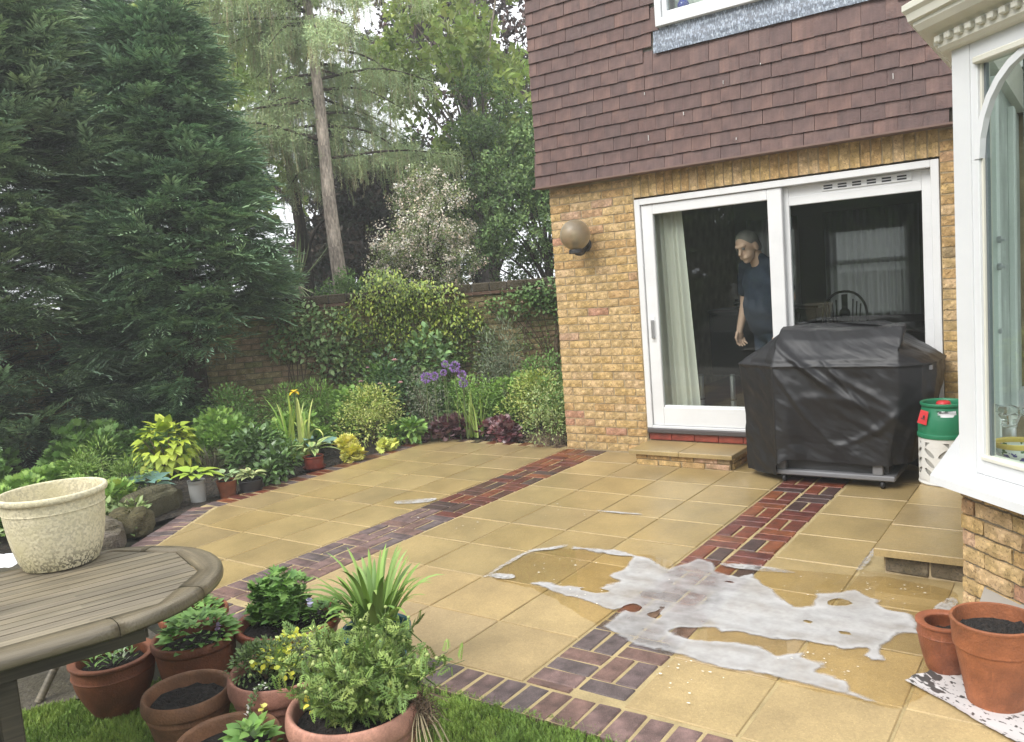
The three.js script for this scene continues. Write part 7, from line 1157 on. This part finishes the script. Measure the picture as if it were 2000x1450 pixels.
const cyCols = [[0.165, 0.225, 0.125], [0.195, 0.265, 0.14], [0.14, 0.195, 0.115], [0.225, 0.30, 0.155]];
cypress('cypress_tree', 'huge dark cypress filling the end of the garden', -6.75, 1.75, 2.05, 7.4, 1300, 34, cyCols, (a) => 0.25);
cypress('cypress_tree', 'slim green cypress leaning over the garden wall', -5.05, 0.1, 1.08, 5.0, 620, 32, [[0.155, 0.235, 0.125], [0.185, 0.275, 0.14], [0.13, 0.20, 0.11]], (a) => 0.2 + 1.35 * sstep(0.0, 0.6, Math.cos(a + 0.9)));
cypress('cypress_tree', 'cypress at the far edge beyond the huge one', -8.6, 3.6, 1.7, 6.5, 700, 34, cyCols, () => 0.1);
cypress('cypress_tree', 'tall dark cypress top behind the huge one', -9.2, -0.6, 1.9, 9.5, 600, 36, [[0.09, 0.14, 0.09], [0.10, 0.155, 0.10]], () => 2);

// broadleaved trees: trunk, limbs to every lobe, leaf sprigs on the lobes
function sprig(n, leaf, spread) { const L = new Leaves(); for (let i = 0; i < n; i++) { const d = ballDir(0.1); L.add(leaf, place(V(gauss() * spread, gauss() * spread, gauss() * spread), d, rr(-1, 1), rr(0.75, 1.25)), vary([1, 1, 1], 0.28)); } return L.geo(); }
function broadleaf(name, label, o) {
  const t = thing(name, label, o.cat || 'tree', [o.x, -0.05, o.z]), lobes = [], limbs = [], H = o.h, sg = [sprig(o.sn || 9, o.leaf, o.spread || 0.07), sprig(o.sn || 9, o.leaf, o.spread || 0.07), sprig(o.sn || 9, o.leaf, o.spread || 0.07)], lists = [[], [], []];
  if (o.trunk !== 0) mesh('trunk', tube([V(0, 0, 0), V((o.lean || 0) * 0.4, H * 0.4, 0.02), V(o.lean || 0, H * 0.85, 0)], (u) => (o.trunk || 0.14) * (1 - 0.75 * u), 9), o.bark || M.darkBark, t);
  for (let i = 0; i < o.lobes; i++) { const d = ballDir(0.1), q = Math.pow(rnd(), 0.4); lobes.push([d.x * o.rx * q + (o.lean || 0) * 0.6, o.cy + d.y * o.ry * q, d.z * o.rz * q, rr(0.16, 0.3) * Math.min(o.rx, o.ry) + 0.1]); }
  for (const b of lobes) if (rnd() < 0.6) limbs.push(tube([V((o.lean || 0) * 0.4, Math.max(0.2, Math.min(b[1] * 0.6, H * 0.6)), 0), V(b[0] * 0.5, b[1] * 0.85, b[2] * 0.5), V(b[0], b[1], b[2])], (u) => 0.035 * (1 - 0.75 * u), 5, 5));
  for (let i = 0; i < o.n; i++) { const b = pick(lobes), d = ballDir(0.15), r = b[3] * Math.pow(rnd(), 0.4), c = vary(pick(o.cols), 0.2); lists[i % 3].push([place(V(b[0] + d.x * r * 1.25, b[1] + d.y * r * 0.85, b[2] + d.z * r * 1.25), d.add(V(0, o.droop || 0, 0)), rnd() * 6, rr(0.7, 1.3) * (o.size || 1)), c]); }
  if (limbs.length) mesh('limbs', limbs, o.bark || M.darkBark, t);
  const crown = sub('crown', t); lists.forEach((l, i) => inst('leaf_sprigs', sg[i], o.m || M.tree, l, crown));
  return t;
}
M.tree = leafMat({ roughness: 0.6, color: new THREE.Color().setRGB(1.3, 1.28, 1.2) });
M.treeThin = new THREE.MeshPhysicalMaterial({ color: 0xffffff, roughness: 0.95, transmission: 0.4, thickness: 0, vertexColors: true, side: THREE.DoubleSide });
const bigLeaf = simpleLeaf(0.12, 0.065), smLeaf = simpleLeaf(0.06, 0.032);
broadleaf('lime_green_tree', 'fresh lime-green broadleaved tree beside the tiled house wall', { x: -6.2, z: -7.6, h: 9.5, cy: 5.4, rx: 2.1, ry: 3.7, rz: 1.6, lobes: 40, n: 1700, leaf: simpleLeaf(0.15, 0.085), cols: [[0.32, 0.42, 0.09], [0.38, 0.47, 0.12], [0.24, 0.34, 0.06]], m: M.treeThin, trunk: 0.12, bark: M.bark });
broadleaf('lime_green_tree', 'yellow-green tree far behind the hanging larch', { x: -13.2, z: -6.2, h: 11, cy: 7.2, rx: 3.4, ry: 3.6, rz: 2.6, lobes: 50, n: 2600, leaf: simpleLeaf(0.16, 0.09), cols: [[0.34, 0.44, 0.12], [0.4, 0.5, 0.15], [0.26, 0.36, 0.09]], m: M.treeThin, trunk: 0.2 });
broadleaf('copper_beech', 'dark purple-leaved copper beech rising behind the garden wall', { x: -9.6, z: -11.6, h: 12, cy: 7.8, rx: 4.2, ry: 5.2, rz: 3, lobes: 60, n: 3000, leaf: simpleLeaf(0.13, 0.075), cols: [[0.055, 0.03, 0.032], [0.075, 0.04, 0.036], [0.04, 0.026, 0.03], [0.06, 0.05, 0.03]], trunk: 0.3 });
broadleaf('copper_beech', 'lower purple-leaved tree glimpsed past the larch trunk', { x: -9.2, z: -7.0, h: 5, cy: 3.0, rx: 2.6, ry: 1.7, rz: 1.6, lobes: 40, n: 2100, leaf: bigLeaf, cols: [[0.05, 0.035, 0.03], [0.045, 0.05, 0.03], [0.07, 0.05, 0.035]], trunk: 0.15 });
broadleaf('blossom_shrub', 'tall shrub smothered in small white blossom above the garden wall', { x: -5.1, z: -4.3, h: 3, cy: 2.35, rx: 1.0, ry: 1.15, rz: 0.7, lobes: 34, n: 2700, sn: 12, spread: 0.06, leaf: simpleLeaf(0.035, 0.022), cols: [[0.75, 0.71, 0.66], [0.17, 0.23, 0.09], [0.2, 0.24, 0.1], [0.68, 0.6, 0.54], [0.14, 0.19, 0.07]], trunk: 0.06, cat: 'shrub' });
broadleaf('elder_tree', 'dark green shrubby tree with white flower heads close to the house', { x: -3.6, z: -5.6, h: 4.2, cy: 2.6, rx: 1.25, ry: 1.6, rz: 0.8, lobes: 34, n: 2500, leaf: smLeaf, cols: [[0.09, 0.16, 0.05], [0.12, 0.2, 0.06], [0.06, 0.11, 0.035], [0.16, 0.24, 0.08]], trunk: 0.08 });
broadleaf('hawthorn_tree', 'loose green tree behind the white blossom shrub', { x: -5.4, z: -6.6, h: 6, cy: 3.9, rx: 1.9, ry: 1.5, rz: 1.2, lobes: 34, n: 2200, leaf: smLeaf, cols: [[0.13, 0.22, 0.06], [0.18, 0.28, 0.08], [0.09, 0.16, 0.04]], trunk: 0.1, m: M.treeThin });
broadleaf('gloomy_yew', 'dark yew mass in shade beyond the garden wall', { x: -12.5, z: -10.5, h: 5.5, cy: 2.9, rx: 5.2, ry: 2.4, rz: 2, lobes: 60, n: 3600, sn: 12, leaf: simpleLeaf(0.14, 0.05), cols: [[0.03, 0.045, 0.02], [0.04, 0.06, 0.03]], trunk: 0.25 });
broadleaf('small_green_shrub', 'fresh green shrub just above the wall coping by the larch trunk', { x: -5.55, z: -2.75, h: 1.9, cy: 1.65, rx: 0.55, ry: 0.4, rz: 0.3, lobes: 14, n: 700, sn: 8, spread: 0.04, leaf: simpleLeaf(0.04, 0.022), cols: [[0.1, 0.19, 0.05], [0.14, 0.24, 0.06]], trunk: 0.04, cat: 'shrub' });

// larch: leaning pale trunk, drooping boughs hung with long tassels
{
  rnd = rng(141);
  const t = thing('larch_tree', 'tall pale-trunked larch with hanging feathery tassels behind the wall', 'tree', [-6.35, -0.05, -3.6]);
  const tp = [V(0.05, 0, 0.02), V(-0.02, 1.72, 0), V(-0.17, 3.2, -0.07), V(-0.31, 4.9, -0.2), V(-0.48, 6.6, -0.3), V(-0.6, 9, -0.4)], tc = new THREE.CatmullRomCurve3(tp);
  mesh('trunk', tube(tp, (u) => 0.145 - 0.1 * u, 14, 40), M.bark, t);
  const tas = [0, 1, 2].map(() => { const L = new Leaves(), tm = simpleLeaf(0.035, 0.006), n = 26; for (let i = 0; i < n; i++) { const y = -0.03 - 0.022 * i; for (let k = 0; k < 3; k++) L.add(tm, place(V(Math.sin(i * 0.5) * 0.012, y, Math.cos(i * 0.37) * 0.012), V(gauss(), rr(-1.3, -0.2), gauss()), rnd() * 6, rr(0.7, 1.4)), vary([1, 1, 1], 0.25)); } L.add({ v: [[-0.003, 0, 0], [0.003, 0, 0], [0.003, -0.6, 0.01], [-0.003, -0.6, 0.01]], t: [[0, 1, 2], [0, 2, 3]] }, new THREE.Matrix4(), [0.8, 0.6, 0.5]); return L.geo(); });
  const tuft = sprig(26, simpleLeaf(0.045, 0.006), 0.05);
  const lists = [[], [], []], tufts = [], limbs = [], cols = [[0.40, 0.49, 0.27], [0.34, 0.44, 0.23], [0.45, 0.5, 0.31], [0.38, 0.37, 0.26]];
  for (let k = 0; k < 112; k++) {
    const u = 0.42 + 0.56 * rnd(), b = tc.getPointAt(u); let a = rnd() * 6.283; if (u < 0.66 && Math.cos(a) * 0.74 + Math.sin(a) * 0.67 > 0.35) a += 3.1; const  L = rr(0.9, 2.5) * (1.25 - u * 0.5), e = V(b.x + Math.cos(a) * L, b.y + rr(-0.7, 0.25), b.z + Math.sin(a) * L), m = b.clone().lerp(e, 0.55).add(V(0, rr(0.05, 0.25), 0)), c = new THREE.CatmullRomCurve3([b, m, e]);
    limbs.push(tube([b, m, e], (q) => 0.028 * (1 - 0.8 * q), 5, 7));
    const nt = Math.round(L * 30);
    for (let i = 0; i < nt; i++) { const p = c.getPointAt(0.15 + 0.85 * rnd()); p.add(V(gauss() * 0.12, gauss() * 0.05, gauss() * 0.12)); const s = rr(0.4, 1.05), cc = vary(pick(cols), 0.2); lists[i % 3].push([new THREE.Matrix4().compose(p, new THREE.Quaternion().setFromEuler(new THREE.Euler(gauss() * 0.12, rnd() * 6, gauss() * 0.12)), V(s, s, s)), cc]); for (let w = 0; w < 2; w++) tufts.push([place(p.clone().add(V(gauss() * 0.12, rr(-0.3, 0.05), gauss() * 0.12)), ballDir(), rnd() * 6, rr(0.8, 1.6)), vary([0.37, 0.47, 0.25], 0.2)]); }
  }
  mesh('limbs', limbs, M.darkBark, t);
  const crown = sub('crown', t); lists.forEach((l, i) => inst('tassels', tas[i], M.tree, l, crown)); inst('needle_tufts', tuft, M.tree, tufts, crown);
  // a second, dark trunk just behind
  const d = thing('bare_tree', 'dark bare trunk standing just beyond the larch', 'tree', [-8.9, -0.05, -5.0]); mesh('trunk', tube([V(0, 0, 0), V(0.05, 3, 0), V(-0.3, 6.4, 0.1)], (u) => 0.19 - 0.16 * u, 10), M.darkBark, d); mesh('limbs', [tube([V(0.03, 2.2, 0), V(0.5, 2.9, 0.1), V(1.1, 3.2, 0.2)], (u) => 0.05 * (1 - 0.7 * u), 6), tube([V(0.03, 3.4, 0), V(-0.5, 4, 0.1), V(-0.9, 4.8, 0.2)], (u) => 0.05 * (1 - 0.7 * u), 6)], M.darkBark, d);
  // cordyline: stiff sword leaves
  const c = thing('cordyline', 'spiky cordyline with stiff sword leaves between conifer and trunk', 'plant', [-5.2, 0, -1.72]);
  mesh('stem', tube([V(0, 0, 0), V(0, 1.0, 0), V(0, 1.85, 0)], 0.06, 8), M.bark, c);
  for (let i = 0; i < 46; i++) { const o = oneLeaf('leaf', strap(rr(0.55, 0.85), 0.032, rr(0, 0.35), 6, 0.3), new THREE.Matrix4(), vary(pick([[0.2, 0.25, 0.12], [0.28, 0.31, 0.18], [0.15, 0.2, 0.08]]), 0.15), M.leaf, c); const dd = ballDir(0.25); o.applyMatrix4(place(V(0, 1.85, 0), dd, 0, 1)); }
  mesh('dead_skirt', (() => { const L = new Leaves(), tm = strap(0.5, 0.025, 0.4, 4, 0.2); for (let i = 0; i < 60; i++) L.add(tm, place(V(0, rr(1.5, 1.85), 0), V(gauss() * 0.5, -1, gauss() * 0.5), rnd() * 6, rr(0.6, 1)), vary([0.22, 0.17, 0.11])); return L.geo(); })(), M.dull, c);
}
// a tall hedge across the lawn behind the camera: what the door glass mirrors
for (const [x, z, l] of [[-6, 12.5, 'tall laurel hedge across the lawn, farthest from the house'], [-1, 13, 'tall laurel hedge across the lawn, mirrored in the sliding door'], [4, 13.4, 'tall laurel hedge across the lawn, mirrored in the fixed pane'], [9, 13.2, 'tall laurel hedge across the lawn, beside the conservatory end']]) broadleaf('laurel_hedge', l, { x, z, h: 4, cy: 2.3, rx: 3.2, ry: 2.3, rz: 0.9, lobes: 70, n: 3600, sn: 12, spread: 0.1, leaf: simpleLeaf(0.2, 0.11), cols: [[0.07, 0.12, 0.035], [0.09, 0.15, 0.045]], trunk: 0.1, cat: 'hedge' });
// ================================================================ grass
{
  rnd = rng(151);
  const L = new Leaves(); for (let i = 0; i < 9; i++) L.add(strap(rr(0.018, 0.034), 0.0032, rr(0.2, 1.3), 3, 0.2), place(V(gauss() * 0.009, 0, gauss() * 0.009), V(gauss() * 0.35, 1, gauss() * 0.35), rnd() * 6, 1), vary([1, 1, 1], 0.22));
  const list = [], g = L.geo(), pots = [P1, P2, P3, P4, P5, P6, P7, P8, P9];
  const inLawn = (x, z) => z > 3.37 - 0.02 * rnd() && x > 0.27 - (z - 3.95) * 0.64 && (z > 3.95 || x > 0.3);
  const rand = () => { for (let k = 0; k < 60; k++) { const x = rr(-0.1, 3.4), z = rr(3.35, 4.7); if (inLawn(x, z)) return [x, z]; } return [2, 4]; };
  for (let i = 0; i < 30000; i++) { const [x, z] = rand(); if (pots.some((p) => Math.hypot(p.position.x - x, p.position.z - z) < 0.1)) continue; const s = rr(0.75, 1.3), n = fbm(x * 0.2 + 3, z * 0.2 + 3, 16, 3, 4), c = vary(n > 0.5 ? [0.29, 0.4, 0.075] : [0.22, 0.33, 0.06], 0.25); list.push([new THREE.Matrix4().compose(V(x, -0.024, z), new THREE.Quaternion().setFromEuler(new THREE.Euler(0, rnd() * 6, 0)), V(s, s, s)), c]); }
  const o = new THREE.InstancedMesh(g, leafMat({ roughness: 0.6 }), list.length), c = new THREE.Color(); list.forEach(([m, k], i) => { o.setMatrixAt(i, m); o.setColorAt(i, c.setRGB(...k)); });
  o.name = 'grass'; o.castShadow = o.receiveShadow = true; dress(o, 'short green lawn grass in front of the brick edging', 'grass', null, 'stuff'); scene.add(o);
}
renderer.render(scene, camera);
